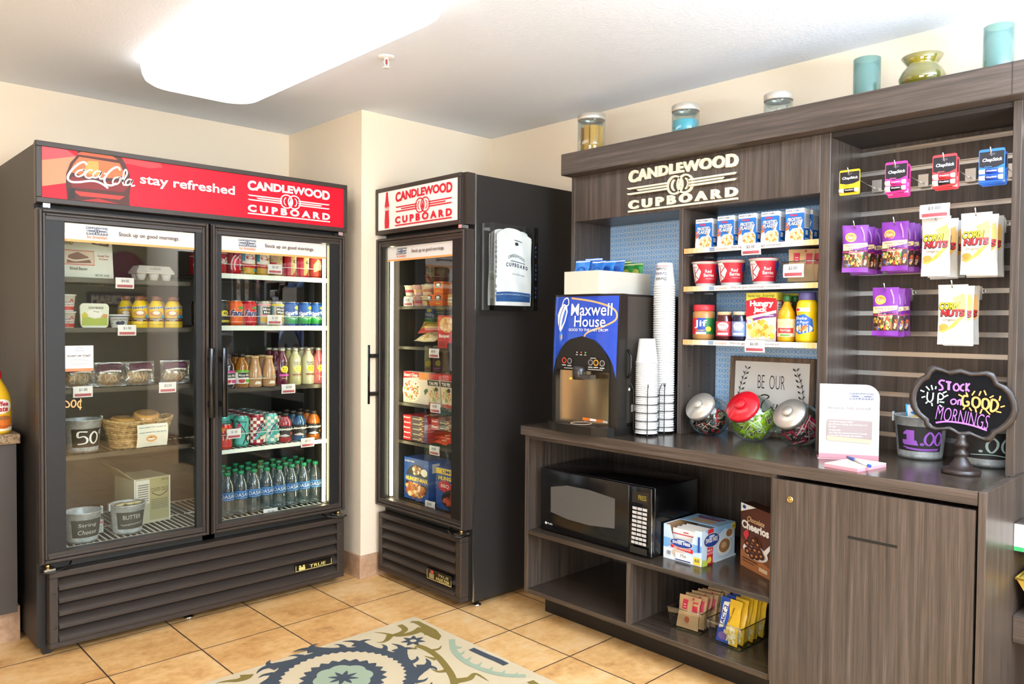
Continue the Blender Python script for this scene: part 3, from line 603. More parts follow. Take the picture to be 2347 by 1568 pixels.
for i, (u0, u1) in enumerate(((1594, 1631), (1644, 1681), (1692, 1732), (1744, 1785), (1800, 1842))):
    yc, w = shelf_at(u0, u1, 2.815, z1+.06); h = z_at((502, 495, 490, 485, 478)[i], 2.815, yc)-z1
    carton('cereal_box', w, .05, h, 'eef0f2', FFL, [('r', 0, 0, 100, 84, '1d63ae')], FSD, label=['blue frosted cereal box at the left end of the top shelf', 'second blue frosted cereal box from the left on the top shelf', 'blue frosted cereal box in the middle of the top shelf, above the price tag',
        'fourth blue frosted cereal box from the left on the top shelf', 'blue frosted cereal box at the right end of the top shelf'][i], cat='cereal', loc=(2.815, yc, z1), group='frosted cereal boxes on the top shelf')
    carton('cereal_box', w, .05, h, 'eef0f2', FFL, [('r', 0, 0, 100, 84, '1d63ae')], FSD, label='blue cereal box standing behind the '+['leftmost', 'second', 'middle', 'fourth', 'rightmost'][i]+' front box on the top shelf', cat='cereal', loc=(2.885, yc+(.008, .004, .002, .0, -.002)[i], z1), group='frosted cereal boxes on the top shelf')
price('$2.00', (2.777, y_at(1722, 2.777, z1), z1-.043), HX, '$2.00 price tag on the top cereal shelf', .084, .046)
# red cereal cups
def kcup(lid):
    r = .052; pr = lambda z: .0415+(.0555-.0415)*z/.1
    m = M().lathe([(0, 0), (.038, 0), (.0405, .004), (pr(.1), .1), (pr(.1)+.004, .1), (pr(.1)+.004, .104), (0, .104)], WHITE, 36)
    f = cyl(pr, .014, .094, 210)
    m.art(f, [('r', 0, 0, 100, 100, 'c8202f'), ('p', [(16, 100), (34, 100), (44, 60), (36, 20), (18, 4), (14, 40)], 'f4efec'), ('s', [(27, 78), (25, 40), (24, 12)], 4, 'b81c2c', 1.6), ('s', [(40, 82), (33, 62), (26, 46), (33, 28), (42, 12)], 4, 'b81c2c', 1.6),
         ('t', 'Special', 27, 84, 15, 10, 'a83038', {'sh': .2}), ('t', 'Red', 60, 62, 14, 16, 'fbf4ec'), ('t', 'Berries', 62, 42, 24, 17, 'fbf4ec'), ('r', 54, 22, 76, 25, 'e8a0a4'), ('p', [(78, 96), (90, 96), (90, 58), (84, 50), (78, 60)], '2a4a9a')], True)
    return m, r
for i, (u0, u1) in enumerate(((1587, 1638), (1648, 1706), (1722, 1781))):
    yc, w = shelf_at(u0, u1, 2.86, z2+.08); yc = min(yc, 1.814)
    r = thing('cereal_cup', ['red and white cereal cup at the left end of the middle shelf', 'red and white cereal cup, second from the left on the middle shelf', 'red and white cereal cup just left of the bin of brown packets'][i], 'cereal', (2.86, yc, z2), HX+.4, 'cereal cups on the middle shelf')
    m, _ = kcup(0); m.build('cup', r); M().lathe([(0, .1045), (.0585, .1045), (.0595, .1055), (.0585, .1062), (0, .1062)], 'b8242f', 32).build('foil_lid', r)
# clear bins with packets
def bin_(name, w, d, h, label, loc, rz, tint='eef3f2', base='b8dcd8'):
    r = thing(name, label, 'bin', loc, rz); m = M(); t = .003; fl = .012
    G = thinglass('bin_'+name, tint, .09, .75)
    A = [(-w/2+fl, fl), (w/2-fl, fl), (w/2-fl, d-fl), (-w/2+fl, d-fl)]; B = [(-w/2, 0), (w/2, 0), (w/2, d), (-w/2, d)]
    for i in range(4):
        j = (i+1) % 4; m.add([(*A[i], 0), (*A[j], 0), (*B[j], h), (*B[i], h)], [(0, 1, 2, 3)], G)
    m.build('walls', r); M().tube([(*p, h) for p in B], .0022, thinglass('bin_rim', 'b9c8c4', .3, .8), 6, True).build('rim', r)
    M().box(-w/2+fl, fl, .0005, w/2-fl, d-fl, .004, thinglass('bin_base', base, .1, .6)).build('base', r); return r
KR = C('c39a6c', .7, bump=.3, bscale=60, name='kraft_paper')
def kraft(seed, col='b83040'):
    return pouch(.095, .125, .013, KR, [('r', 20, 58, 44, 88, col), ('r', 68, 52, 92, 86, col), ('r', 62, 90, 70, 97, col), ('e', 50, 28, 12, 10, 'b5542f'), ('r', 26, 64, 38, 66, 'e8c8b8'), ('r', 26, 72, 38, 74, 'e8c8b8')], seed)
ym, w = shelf_at(1784, 1876, 2.80, z2+.05)
bin_('clear_bin', .145, .20, .082, 'clear plastic bin of brown packets at the right end of the middle shelf', (2.795, 1.367, z2+.0008), HX)
for i in range(6):
    m = kraft(i); o = tag(m.build('oatmeal_packet', None, (2.83+.022*i, 1.367+(.012, -.008, .01, -.012, .006, -.01)[i], z2+.008), HX+(.35, .1, -.15, .2, -.1, .1)[i]), 'brown paper packet standing in the clear bin on the middle shelf', 'packet', 'brown packets in the shelf bin'); o.rotation_euler.x = -.12
price('$2.00', (2.782, 1.385, z2+.022), HX, '$2.00 price tag stuck on the front of the clear packet bin', .082, .05)
# jars, mixes and syrups
def jar(name, label, prof, loc, mat, lidprof, lidm, art, cat, rf, z0, z1, span=200, group=None):
    r = thing(name, label, cat, loc, HX+.3, group); M().lathe(prof, mat, 32).build('jar_body', r); M().lathe(lidprof, lidm, 32).build('lid', r)
    m = M(); f = cyl(rf, z0, z1, span); m.grid(lambda a, b: f(a*100, b*100, 1), 28, 4, art[0]); m.art(f, art[1], True, 1); m.build('label', r); return r
yc, w = shelf_at(1592, 1634, 2.86, z3+.06); R = w/2*1.02; h = .148
jar('peanut_butter_jar', 'peanut butter jar with a red lid at the left end of the lowest shelf', [(0, 0), (R*.9, 0), (R, .008), (R, .115), (R*.9, .122), (0, .122)], (2.86, yc, z3), C('b9844c', .3), [(0, .122), (R*.95, .122), (R*.97, .126), (R*.97, h-.002), (R*.93, h), (0, h)], C('d8323c', .4),
    ('2c7a3f', [('r', 0, 0, 40, 100, 'd02a36'), ('r', 40, 0, 62, 100, '2346a0'), ('r', 36, 0, 64, 14, 'f2efe6'), ('t', 'Jif', 49, 62, 34, 52, 'fbf8f0', {'b': .015}), ('e', 70, 32, 8, 16, 'f0d83a'), ('t', 'CREAMY', 49, 24, 24, 9, 'e8b83a')]), 'jar', R, .024, .092)
for u0, u1, lab, c, n in ((1644, 1677, 'dark red jam jar, left of the two jam jars on the lowest shelf', 'b8303c', 0), (1680, 1711, 'dark blue jam jar, right of the two jam jars on the lowest shelf', '4c64a8', 1)):
    yc, w = shelf_at(u0, u1, 2.85, z3+.05); R = w/2
    jar('jam_jar', lab, [(0, 0), (R*.92, 0), (R, .006), (R, .085), (R*.8, .1), (R*.8, .104), (0, .104)], (2.85, yc, z3), C(('4a1418', '231c34')[n], .12), [(0, .104), (R*.86, .104), (R*.86, .118), (0, .1185)], C(('d8b48a', 'd9c7a4')[n], .4),
        (('c8404a', '7d90c4')[n], [('e', 50, 70, 22, 24, 'efe6dc'), ('t', 'Simply', 50, 76, 26, 14, c), ('t', 'FRUIT', 50, 46, 34, 18, 'f4efe6'), ('r', 30, 8, 70, 22, 'f0e6da')]), 'jar', R, .018, .078, 190, 'jam jars on the lowest shelf')
HJ = [('r', 0, 84, 100, 100, 'e8d84a'), ('p', [(0, 50), (100, 64), (100, 88), (50, 91), (0, 84)], 'c81f30'), ('t', 'Family Size - 8 servings', 50, 93, 88, 7, '5a7a3a'), ('t', 'Hungry', 52, 76.5, 78, 15, 'fbf6ec', {'b': .05}), ('t', 'Jack', 48, 64, 46, 14, 'fbf6ec', {'b': .05}), ('p', [(0, 44), (100, 58), (100, 50), (60, 48), (0, 38)], '7a2f80'),
      ('t', 'Creamy Scalloped', 60, 53, 64, 5, 'f4e8f0'), ('e', 52, 24, 50, 20, 'f4ecd8'), ('n', 60, 52, 25, 42, 15, 10, ['f0c860', 'e8b040', 'f4dc90', 'd99a30'], 8), ('e', 15, 41, 11, 8, 'f0b83a'), ('e', 15, 41, 8, 6, 'f4f1ea'), ('t', '15', 15, 41, 9, 6, '2c6aa8'), ('r', 0, 0, 100, 4, 'c8c0b8'), ('r', 82, 6, 96, 16, 'f4d83a')]
HS = [('r', 0, 84, 100, 100, 'e8d84a'), ('r', 0, 0, 100, 84, 'b82030'), ('r', 12, 40, 88, 82, 'f1ece4')]+[('r', 18, 44+5*i, 82, 46+5*i, '8a7474') for i in range(7)]
yc, w = shelf_at(1710, 1779, 2.835, z3+.1); h = z_at(671, 2.835, yc)-z3
carton('potato_mix_box', w, .048, h, 'e9e0d4', HJ, (), HS, label='large red and yellow scalloped potato box in front on the lowest shelf', cat='box', loc=(2.835, yc, z3), group='potato boxes')
carton('potato_mix_box', w, .048, h, 'e9e0d4', HJ, (), HS, label='second potato box, set further back behind the green-capped syrup bottle', cat='box', loc=(2.965, yc-.046, z3), group='potato boxes')
SYR = C('d9a018', .15, name='amber_syrup'); SYRD = C('4a3a1a', .15, name='dark_syrup')
for x, u0, u1, lab, mt in ((2.845, 1784, 1822, 'amber syrup bottle with a green cap beside the potato box', SYR), (2.935, 1805, 1838, 'dark bottle with a green cap behind the amber syrup bottle', SYRD)):
    yc, w = shelf_at(u0, u1, x, z3+.05); R = w/2; r = thing('syrup_bottle', lab, 'bottle', (x, yc, z3), HX+.3, 'syrup bottles on the lowest shelf')
    M().lathe([(0, 0), (R*.95, 0), (R, .008), (R*.93, .05), (R, .085), (R*.9, .115), (R*.45, .142), (R*.36, .15), (R*.36, .158), (0, .158)], mt, 28).build('bottle_body', r)
    M().lathe([(0, .156), (R*.42, .156), (R*.46, .158), (R*.46, .178), (R*.4, .181), (0, .181)], C('2f6b34', .4), 20).build('cap', r)
    m = M(); f = cyl(lambda z: R*1.005, .02, .088, 150); m.grid(lambda a, b: f(a*100, b*100, 1), 20, 3, 'efe2bc'); m.art(f, [('e', 50, 76, 26, 22, 'e6d090'), ('r', 14, 20, 86, 50, 'c83a30'), ('t', 'Syrup', 50, 36, 44, 16, 'f8f0e0'), ('r', 30, 4, 70, 14, '6a9a3a')], True, 1); m.build('label', r)
yc, w = shelf_at(1826, 1873, 2.84, z3+.06); R = w/2
r = thing('pancake_mix_bottle', 'yellow shaker bottle of pancake mix at the right end of the lowest shelf', 'bottle', (2.84, yc, z3), HX+.2)
YB = C('f2c318', .35, name='yellow_plastic'); M().lathe([(0, 0), (R*.94, 0), (R, .01), (R, .06), (R*.9, .1), (R*.98, .125), (R*.9, .15), (R*.72, .162), (0, .162)], YB, 32).build('bottle_body', r)
m = M().lathe([(0, .16), (R*.76, .16), (R*.8, .164), (R*.8, .186), (R*.74, .19), (0, .19)], C('5a5488', .45), 26); m.build('cap', r)
m = M(); f = cyl(lambda z: R*1.0, .03, .14, 140); m.art(f, [('p', [(8, 62), (50, 70), (80, 52), (86, 12), (30, 0), (4, 14)], '2b62b8'), ('e', 48, 20, 34, 15, 'f4ead8'), ('n', 12, 48, 22, 20, 8, 9, ['c88a4a', 'e2b070', 'a8622c'], 3), ('t', 'Shake', 38, 56, 44, 10, 'f8f4ec', {'sh': .2}), ('t', 'n Pour', 44, 42, 44, 10, 'f8f4ec', {'sh': .2}), ('r', 20, 78, 70, 92, 'f4e6c4'), ('e', 24, 85, 10, 5, 'c8303a')], True, 2); m.build('label', r)
price('$6.00', (2.777, y_at(1730, 2.777, z3), z3-.042), HX, '$6.00 price tag on the lowest shelf of the middle bay', .086, .046)

# ------------------------------------------------------------------ coffee dispenser, sachet box, cups
CD = thing('coffee_dispenser', 'black coffee dispenser with a blue front panel, on the left end of the counter', 'coffee machine', (2.5, 2.19, ZT), HX)
w = .372; H = .592
def cdf(x, z): return -.0+.02*((z-.16)/.45)**2+.12*(2*abs(x)/w)**4*.12       # gently curved front
m = M(); m.box(-w/2+.014, .05, .03, w/2-.014, .46, H, BLK, .004); m.box(w/2-.014, .07, .05, w/2-.011, .45, H-.01, C('3a342e', .35)); m.build('body', CD)
fr_ = M(); n = 14
def cf(x, z): return (x, cdf(x, z), z)
fr_.grid(lambda a, b: cf((a-.5)*w, .265+b*(H-.265)), n, 12, BLK)
for s in (-1, 1): fr_.grid(lambda a, b: cf(s*w/2-(a if s > 0 else a-1)*s*.034-(0 if s > 0 else -.0)*0 if s > 0 else -w/2+a*.034, .03+b*.235), 3, 6, BLK); fr_.box(s*w/2-s*.034-.002, .0, .03, s*w/2-s*.034+.002, .06, .265, BLK)
for s in (-1, 1): fr_.grid(lambda a, b: (s*w/2, cdf(w/2, .03+b*(H-.03))*(1-a if s > 0 else a)+(a if s > 0 else 1-a)*.075, .03+b*(H-.03)), 3, 10, BLK)
fr_.grid(lambda a, b: ((a-.5)*w, cdf((a-.5)*w, H)*(1-b)+b*.075, H), n, 2, BLK); fr_.build('front_housing', CD)
f = lambda x, y, l: (lambda X, Z: (X, cdf(X, Z)-.001-.0004*l, Z))((x/100-.5)*w, .24+y/100*(H-.245))
BL = C('1f48b8', .18, coat=.5, name='blue_front_panel'); m = M()
def arch(x): return 0 if abs(x-50) > 46.5 else (math.sqrt(max(0, 1-((x-50)/46.5)**2)))*46
m.grid(lambda a, b: f(2+96*a, max(arch(2+96*a), 0)+(99-max(arch(2+96*a), 0))*b, 1), 48, 10, BL)
cup = [(12, 58), (9, 66), (8, 76), (12, 85), (18, 90), (23, 88), (25, 80), (22, 68), (17, 58), (14, 54)]
m.art(f, [('s', [(30, 97), (60, 93), (84, 87), (95, 80), (95, 70), (80, 62), (66, 58), (55, 53), (52, 47)], 2.2, 'd8a868', 1.1), ('p', cup, 'f6f4ee'), ('p', [(15, 60), (20, 68), (23, 80), (21, 84), (17, 72)], '3a6ad0'), ('s', [(15, 87), (18, 95), (24, 97), (26, 90), (22, 86)], 1.6, 'f6f4ee', 1.1), ('s', [(12, 60), (13, 74), (19, 88)], 1, '1c3a90', 1.1),
     ('e', 16, 49, 3, 7, '3a78d8'), ('e', 17, 48, 1.6, 3.6, 'd9a060'), ('t', 'Maxwell', 61, 82.5, 60, 15, 'fbf8f0', {'b': .008}), ('t', 'House', 60, 68, 46, 13.5, 'fbf8f0', {'b': .008}), ('t', 'GOOD TO THE LAST DROP!', 58, 57.5, 58, 3.2, 'f0ece2', {'b': .01})], True, 2); m.build('front_panel', CD)
m = M(); P = [(sx*.15*math.sqrt(max(0, 1-t*t)), .268+.145*t) for sx, rng in ((1, range(0, 11)), (-1, range(10, -1, -1))) for t in [q/10 for q in rng]]
m.prism(P, 0, .006, C('1a1714', .4), lambda a, b, c: (a, cdf(a, b)-.008+c, b)); kp = lambda x, y, l: (lambda X, Z: (X, cdf(X, Z)-.0085-.0003*l, Z))((x/100-.5)*.30, .268+y/100*.145)
sh = []
for x, y, c in ((18, 26, 'd8442a'), (29, 25, '8a8580'), (69, 24, '8a8580'), (79, 24, 'e89a2a'), (90, 23, '8a8580')): sh += [('e', x, y, 4.6, 9, c), ('e', x, y, 3.1, 6.2, '1a1714'), ('r', x-4, y-15, x+4, y-12.5, 'cfc9c0')]
sh += [('e', 44, 52, 1, 2, 'e8e4dc'), ('e', 52, 52, 1.3, 2.6, 'd8352a'), ('e', 60, 52, 1.3, 2.6, '6ab83a'), ('r', 42, 44, 46, 46, 'd0cac2'), ('r', 50, 44, 54, 46, 'd0cac2'), ('r', 58, 44, 62, 46, 'd0cac2'), ('r', 20, 3, 40, 5, 'bdb7ae'), ('r', 66, 3, 92, 5, 'bdb7ae'), ('r', 70, 36, 80, 38, 'bdb7ae')]
m.art(kp, sh); m.build('control_panel', CD)
m = M(); m.T = Matrix.Translation((-.002, -.012, .262)); m.lathe([(0, -.034), (.026, -.034), (.03, -.02), (.03, .012), (.022, .024), (0, .026)], C('2b2724', .25), 20); m.box(.026, -.02, -.03, .075, .02, -.012, C('3a3632', .4)); m.art(plane((-.028, -.031, -.034), (.014, 0, 0), (0, 0, .009), (0, -1, 0)), [('r', 0, 0, 100, 100, 'e8b83a')]); m.build('spout', CD)
m = M().grid(lambda a, b: ((a-.5)*.30, .052-.03*(2*a-1)**2*.6-.006, .036+b*.225), 16, 2, C('c9b08c', .18, .92, name='steel_splash_back'))
m.art(lambda x, y, l: ((x/100-.5)*.30, .052-.03*(2*x/100-1)**2*.6-.0072-.0003*l, .036+y/100*.225), [('r', 40, 5, 54, 10, 'e07028'), ('r', 54, 5, 66, 9.5, 'ece6dc'), ('r', 66, 5, 80, 9.5, 'e07028'), ('r', 80, 5, 90, 9, 'd8d2c8')], True); m.build('splash_back', CD)
m = M(); tr = [(-.18, .0), (-.17, -.03), (-.1, -.052), (0, -.06), (.1, -.052), (.17, -.03), (.18, .0), (.18, .14), (-.18, .14)]; m.prism(tr, .0, .036, BLK); m.prism([(a*.88, b*.8) for a, b in tr[:7]]+[(.15, .03), (-.15, .03)], .036, .037, '2a2622')
for i in range(14): m.box(-.12+i*.018, -.03, .037, -.112+i*.018, .02, .0385, '0f0e0d')
m.lathe([(.04, .0385), (.044, .041), (.048, .0385)], STEEL, 20); m.build('drip_tray', CD)
m = M().tube([(w/2+.004, .075, .24), (w/2+.016, .08, .27), (w/2+.016, .08, .33), (w/2+.004, .075, .36)], .005, BLKG); m.build('door_latch', CD)
M().box(w/2-.013, .12, .095, w/2-.0105, .16, .125, 'd9d6d0').build('rating_label', CD)
m = M(); m.T = Matrix.Translation((w/2-.012, .11, .19)) @ Matrix.Rotation(pi/2, 4, 'Y'); m.lathe([(0, .006), (.008, .006), (.011, 0)], CHROME, 14); m.build('key_lock', CD)
SB = thing('sachet_box', 'open white box of blue and green sachets on top of the coffee dispenser', 'box', (2.5, 2.197, ZT+H+.001), HX); w, d, h = .195, .36, .098; m = M()
for q in ((-w/2+.004, .004, 0, w/2-.004, d-.004, .004), (-w/2, 0, 0, w/2, .004, h), (-w/2, d-.004, 0, w/2, d, h), (-w/2, .004, 0, -w/2+.004, d-.004, h), (w/2-.004, .004, 0, w/2, d-.004, h)): m.box(*q, C('d6cebf', .5))
m.build('box_walls', SB)
for i in range(20):
    bl = i < 12; c = ['1f6fc8', '2a80d6', '1a5fb4'][i % 3] if bl else ['1f7a34', '2a8c3c', '176a2c'][i % 3]
    m = pouch(.085, .118, .008, C(c, .3), [('r', 0, 93, 100, 97, 'dfe8f0' if bl else 'e0d8a0'), ('e', 50, 60, 30, 16, '124a9a' if bl else 'c8b84a')], i)
    o = tag(m.build('drink_sachet', None, (2.515+.0165*i, 2.195+(-.05, .045, -.012, .03)[i % 4], ZT+H+.03+.006*(i % 3)), HX+.15*((i % 3)-1)), ('blue' if bl else 'green')+' sachet standing in the white box on the coffee dispenser', 'sachet', ('blue' if bl else 'green')+' sachets in the white box'); o.rotation_euler.x = -.32+.05*(i % 4)
# nested cups, upside down
CUPM = C('eae7e2', .5, name='white_paper_cup')
def cupmesh(): return M().lathe([(.046, 0), (.0475, .0015), (.046, .004), (.0445, .004), (.0335, .098), (.032, .1), (0, .1)], CUPM, 28)
WHO = C('15130f', .4, name='black_wire')
HO = thing('cup_rack', 'black wire rack holding two stacks of paper cups beside the dispenser', 'rack', (2.685, 1.944, ZT), HX)
cs = [(2.642, 1.953), (2.760, y_at(1521, 2.760, 1.2))]
for k, (cx, cy) in enumerate(cs):
    lx, ly2 = 1.944-cy, cx-2.685
    for q in range(5):
        m = M(); m.tube([(lx+.052*cos(2*pi*i/24), ly2+.052*sin(2*pi*i/24), .03+.034*q) for i in range(24)], .0018, WHO, 6, True); m.build('ring', HO)
    for a in (-2.3, -.85, .85, 2.3):
        ca, sa = cos(a), sin(a); m = M(); m.tube([(lx+.02*ca, ly2+.02*sa, .006), (lx+.05*ca, ly2+.05*sa, .008), (lx+.054*ca, ly2+.054*sa, .03), (lx+.054*ca, ly2+.054*sa, .19), (lx+.064*ca, ly2+.064*sa, .215), (lx+.072*ca, ly2+.072*sa, .218), (lx+.074*ca, ly2+.074*sa, .205)], .0019, WHO); m.build('upright', HO)
        m = M(); m.ell((lx+.046*ca, ly2+.046*sa, .0045), (.005, .005, .0045), BLKG, 8, 6); m.build('foot', HO)
cup0 = None
for k, (cx, cy) in enumerate(cs):
    n, pt = ((37, .0082), (64, .0098))[k]
    for i in range(n):
        loc = (cx, cy, ZT+.0105+pt*i); side = ('short front', 'tall rear')[k]
        lab = 'white paper cup nested upside down in the %s stack beside the dispenser' % side
        if cup0 is None: cup0 = tag(cupmesh().build('paper_cup', None, loc, HX), lab, 'cup', 'cups in the short stack'); continue
        if i == n-1:
            lab = 'topmost white cup of the %s stack of paper cups' % side
            if k:
                m = cupmesh(); f = cyl(lambda z: .0452-.0122*(z-.004)/.096+.0002, .01, .095, 200)
                m.art(f, [('r', 20, 88, 80, 91, 'c84a50')]+[('t', s, x, y, w_, 15, c, {'rot': 180, 'asp': 1.6}) for s, x, y, w_, c in (('Durabilité', 52, 74, 40, '4a4a58'), ('Durabilidad', 53, 50, 42, '6a6a88'), ('Durable', 55, 24, 34, '3c3c44'))], True); o = tag(m.build('paper_cup', None, loc, HX), lab, 'cup'); continue
        o = dup(cup0, loc, HX, lab, 'cups in the short stack' if k == 0 else 'cups in the tall stack')

# ------------------------------------------------------------------ slanted candy jars with packets
def packet(cols, seed):
    base, dark, pale, txt = cols
    return pouch(.058, .068, .007, C(base, .3), [('r', 0, 90, 100, 95, pale), ('r', 60, 8, 70, 92, pale), ('p', [(24, 20), (50, 20), (54, 50), (50, 80), (24, 80), (20, 50)], pale), ('p', [(27, 24), (47, 24), (50, 50), (47, 76), (27, 76), (24, 50)], dark), ('t', txt, 37, 50, 40, 14, pale, {'rot': 90, 'asp': .85}), ('r', 6, 20, 9, 80, dark), ('r', 13, 30, 15, 70, dark)], seed)
def candyjar(label, loc, R, lidm, cols, plabel, grp, n, seed, cz, lr):
    r = thing('slanted_jar', label, 'jar', loc, HX-.12); ax = Vector((0, -.8, .6)); e1 = Vector((1, 0, 0)); e2 = ax.cross(e1); c = Vector((0, 0, cz)); t0 = math.asin(lr*.93/R); m = M()
    def pt(u, th, rad=R):
        p = c+rad*(ax*cos(th)+(e1*cos(u)+e2*sin(u))*sin(th)); p.z = max(p.z, .0006 if rad == R else .003); return p
    m.grid(lambda a, b: pt(2*pi*a, t0+(pi-t0)*b), 40, 22, JARG); m.build('jar_body', r)
    d0 = R*cos(t0); m = M(); m.T = Matrix(((e1.x, e2.x, ax.x, 0), (e1.y, e2.y, ax.y, 0), (e1.z, e2.z, ax.z, cz), (0, 0, 0, 1)))
    m.lathe([(lr*.9, d0-.008), (lr*.93, d0), (lr*.93, d0+.012)], JARG, 32); m.build('neck', r); Tm = m.T
    m = M(); m.T = Tm; m.lathe([(lr*.96, d0+.002), (lr*1.02, d0+.004), (lr*1.02, d0+.016), (lr*.98, d0+.021), (lr*.4, d0+.028), (0, d0+.029)], lidm, 40); m.build('lid', r)
    m = M(); m.T = Tm; m.lathe([(lr*.12, d0+.026), (lr*.14, d0+.031), (lr*.31, d0+.034), (lr*.33, d0+.037), (lr*.30, d0+.0395), (0, d0+.040)], lidm, 28); m.build('knob', r)
    Rn = random.Random(seed); RT3 = Matrix.Rotation(HX-.12, 3, 'Z'); ps = []
    i = tries = 0
    while i < n:
        tries += 1
        a = Rn.uniform(-pi*.98, pi*.02); el = Rn.uniform(-.95, .12); dr = Vector((cos(a)*cos(el), sin(a)*cos(el), sin(el)))
        if dr.dot(ax) > .34 or any(dr.dot(q) > .86+.004*tries for q in ps[-7:]): continue
        tries = 0
        ps.append(dr); rad = math.sqrt(R*R-2*.034**2)-.008-.012*(i % 2); p = c+dr*rad
        p.z = max(p.z, .006+.030*abs(cos(el)))
        q = M.__new__(M); mm = packet(cols[i % len(cols)], seed+i); mm.T = None
        z = -dr; up = Vector((Rn.uniform(-1, 1), Rn.uniform(-1, 1), Rn.uniform(-.2, 1))); xx = up.cross(z).normalized(); yy = z.cross(xx); rot = Matrix((xx, z, yy)).transposed()
        if rot.determinant() < 0: rot = Matrix((-xx, z, yy)).transposed()
        o = tag(mm.build('tea_packet'), plabel, 'packet', grp); Mx = (RT3 @ rot).to_4x4(); Mx.translation = Vector(loc)+RT3 @ p; o.matrix_world = Mx @ Matrix.Translation((0, 0, -.034)); i += 1
    return r
candyjar('glass jar with a steel lid holding black packets, leftmost of three slanted jars', (2.852, 1.783, ZT+.0005), .086, STEEL, [('1d1c20', '5a4430', 'd8c8a0', 'TEA'), ('1d1c20', '5a4430', 'd8c8a0', 'TEA'), ('c8282c', '1a1515', 'f0ece4', 'TEA')], 'black or red tea packet inside the leftmost slanted jar', 'packets in the left jar', 17, 11, .079, .064)
candyjar('glass jar with a red lid holding green packets, middle of three slanted jars', (2.858, 1.584, ZT+.0005), .097, C('d01826', .25, coat=.4, name='red_plastic_lid'), [('a8c81e', '5a2f22', 'f0f0d8', 'Green'), ('b4d22a', '5a2f22', 'f0f0d8', 'Green')], 'lime green tea packet inside the middle red-lidded jar', 'packets in the middle jar', 30, 5, .089, .069)
candyjar('glass jar with a steel lid holding pink and brown packets, rightmost of three slanted jars', (2.875, 1.400, ZT+.0005), .087, STEEL, [('d82a50', '5a2024', 'f2e6e0', 'Cocoa'), ('d82a50', '5a2024', 'f2e6e0', 'Cocoa'), ('3a2c28', '6a5448', 'c8bab0', 'Cocoa')], 'pink or brown packet inside the rightmost slanted jar', 'packets in the right jar', 17, 23, .080, .065)
# framed sign
FS = thing('framed_sign', 'white sign in a rustic wooden frame leaning on the blue backing', 'sign', (3.007, 0, ZT), HX); ya, yb = y_at(1673, 3.02, 1.15), max(1.293, y_at(1873, 3.02, 1.15)+.012); w = ya-yb; FS.location.y = (ya+yb)/2; h = z_at(819, 3.02, (ya+yb)/2)-ZT
RW = wood('rustic_frame_wood', (40, 40, 2), (300, 300, 6), [(.35, '4c3a2c'), (.5, '6e5845'), (.65, '8d765e')], .6)
m = M(); m.T = Matrix.Rotation(-.05, 4, 'X')
for q in ((-w/2, 0, 0, -w/2+.02, .022, h), (w/2-.02, 0, 0, w/2, .022, h), (-w/2+.02, 0, 0, w/2-.02, .022, .02), (-w/2+.02, 0, h-.02, w/2-.02, .022, h)): m.box(*q, RW, .002, 1)
m.build('frame', FS); m = M(); m.T = Matrix.Rotation(-.05, 4, 'X'); m.box(-w/2+.02, .01, .02, w/2-.02, .016, h-.02, WHITE); f = plane((-w/2+.02, .01, .02), (w-.04, 0, 0), (0, 0, h-.04), (0, -1, 0)); BK = '2c2826'
sh = [('t', 'BE  OUR', 50, 71, 36, 20, BK, {'b': -.012}), ('s', [(28, 44), (40, 52), (48, 50), (40, 42), (38, 30), (46, 28), (52, 36), (46, 16), (36, 10)], 2, BK, 1.2), ('t', 'uest', 66, 36, 26, 13, BK, {'sh': .3}), ('t', 'PLEASE HELP YOURSELF', 50, 8, 60, 5, BK)]
for s in (0, 1):
    A = lambda p: (100-p[0], p[1]) if s else p
    st = [A(p) for p in ((16, 86), (11, 74), (8, 60), (7, 46), (8, 34), (11, 22))]; sh.append(('s', st, .7, BK, 1.2))
    for i in range(9):
        t = i/8; x, y = 17-9.5*sin(min(1, t*1.15)*pi/2), 88-62*t
        for k in (-1, 1):
            sh.append(('p', [A((x+k*a, y+b)) for a, b in (((0, 0), (2.2, 3.2), (4.6, 4.4), (4, 1.6)) if k > 0 else ((0, 0), (2.2, 2.2), (3.8, 5.4), (1.4, 4.2)))], BK))
m.art(f, sh); m.build('board', FS)
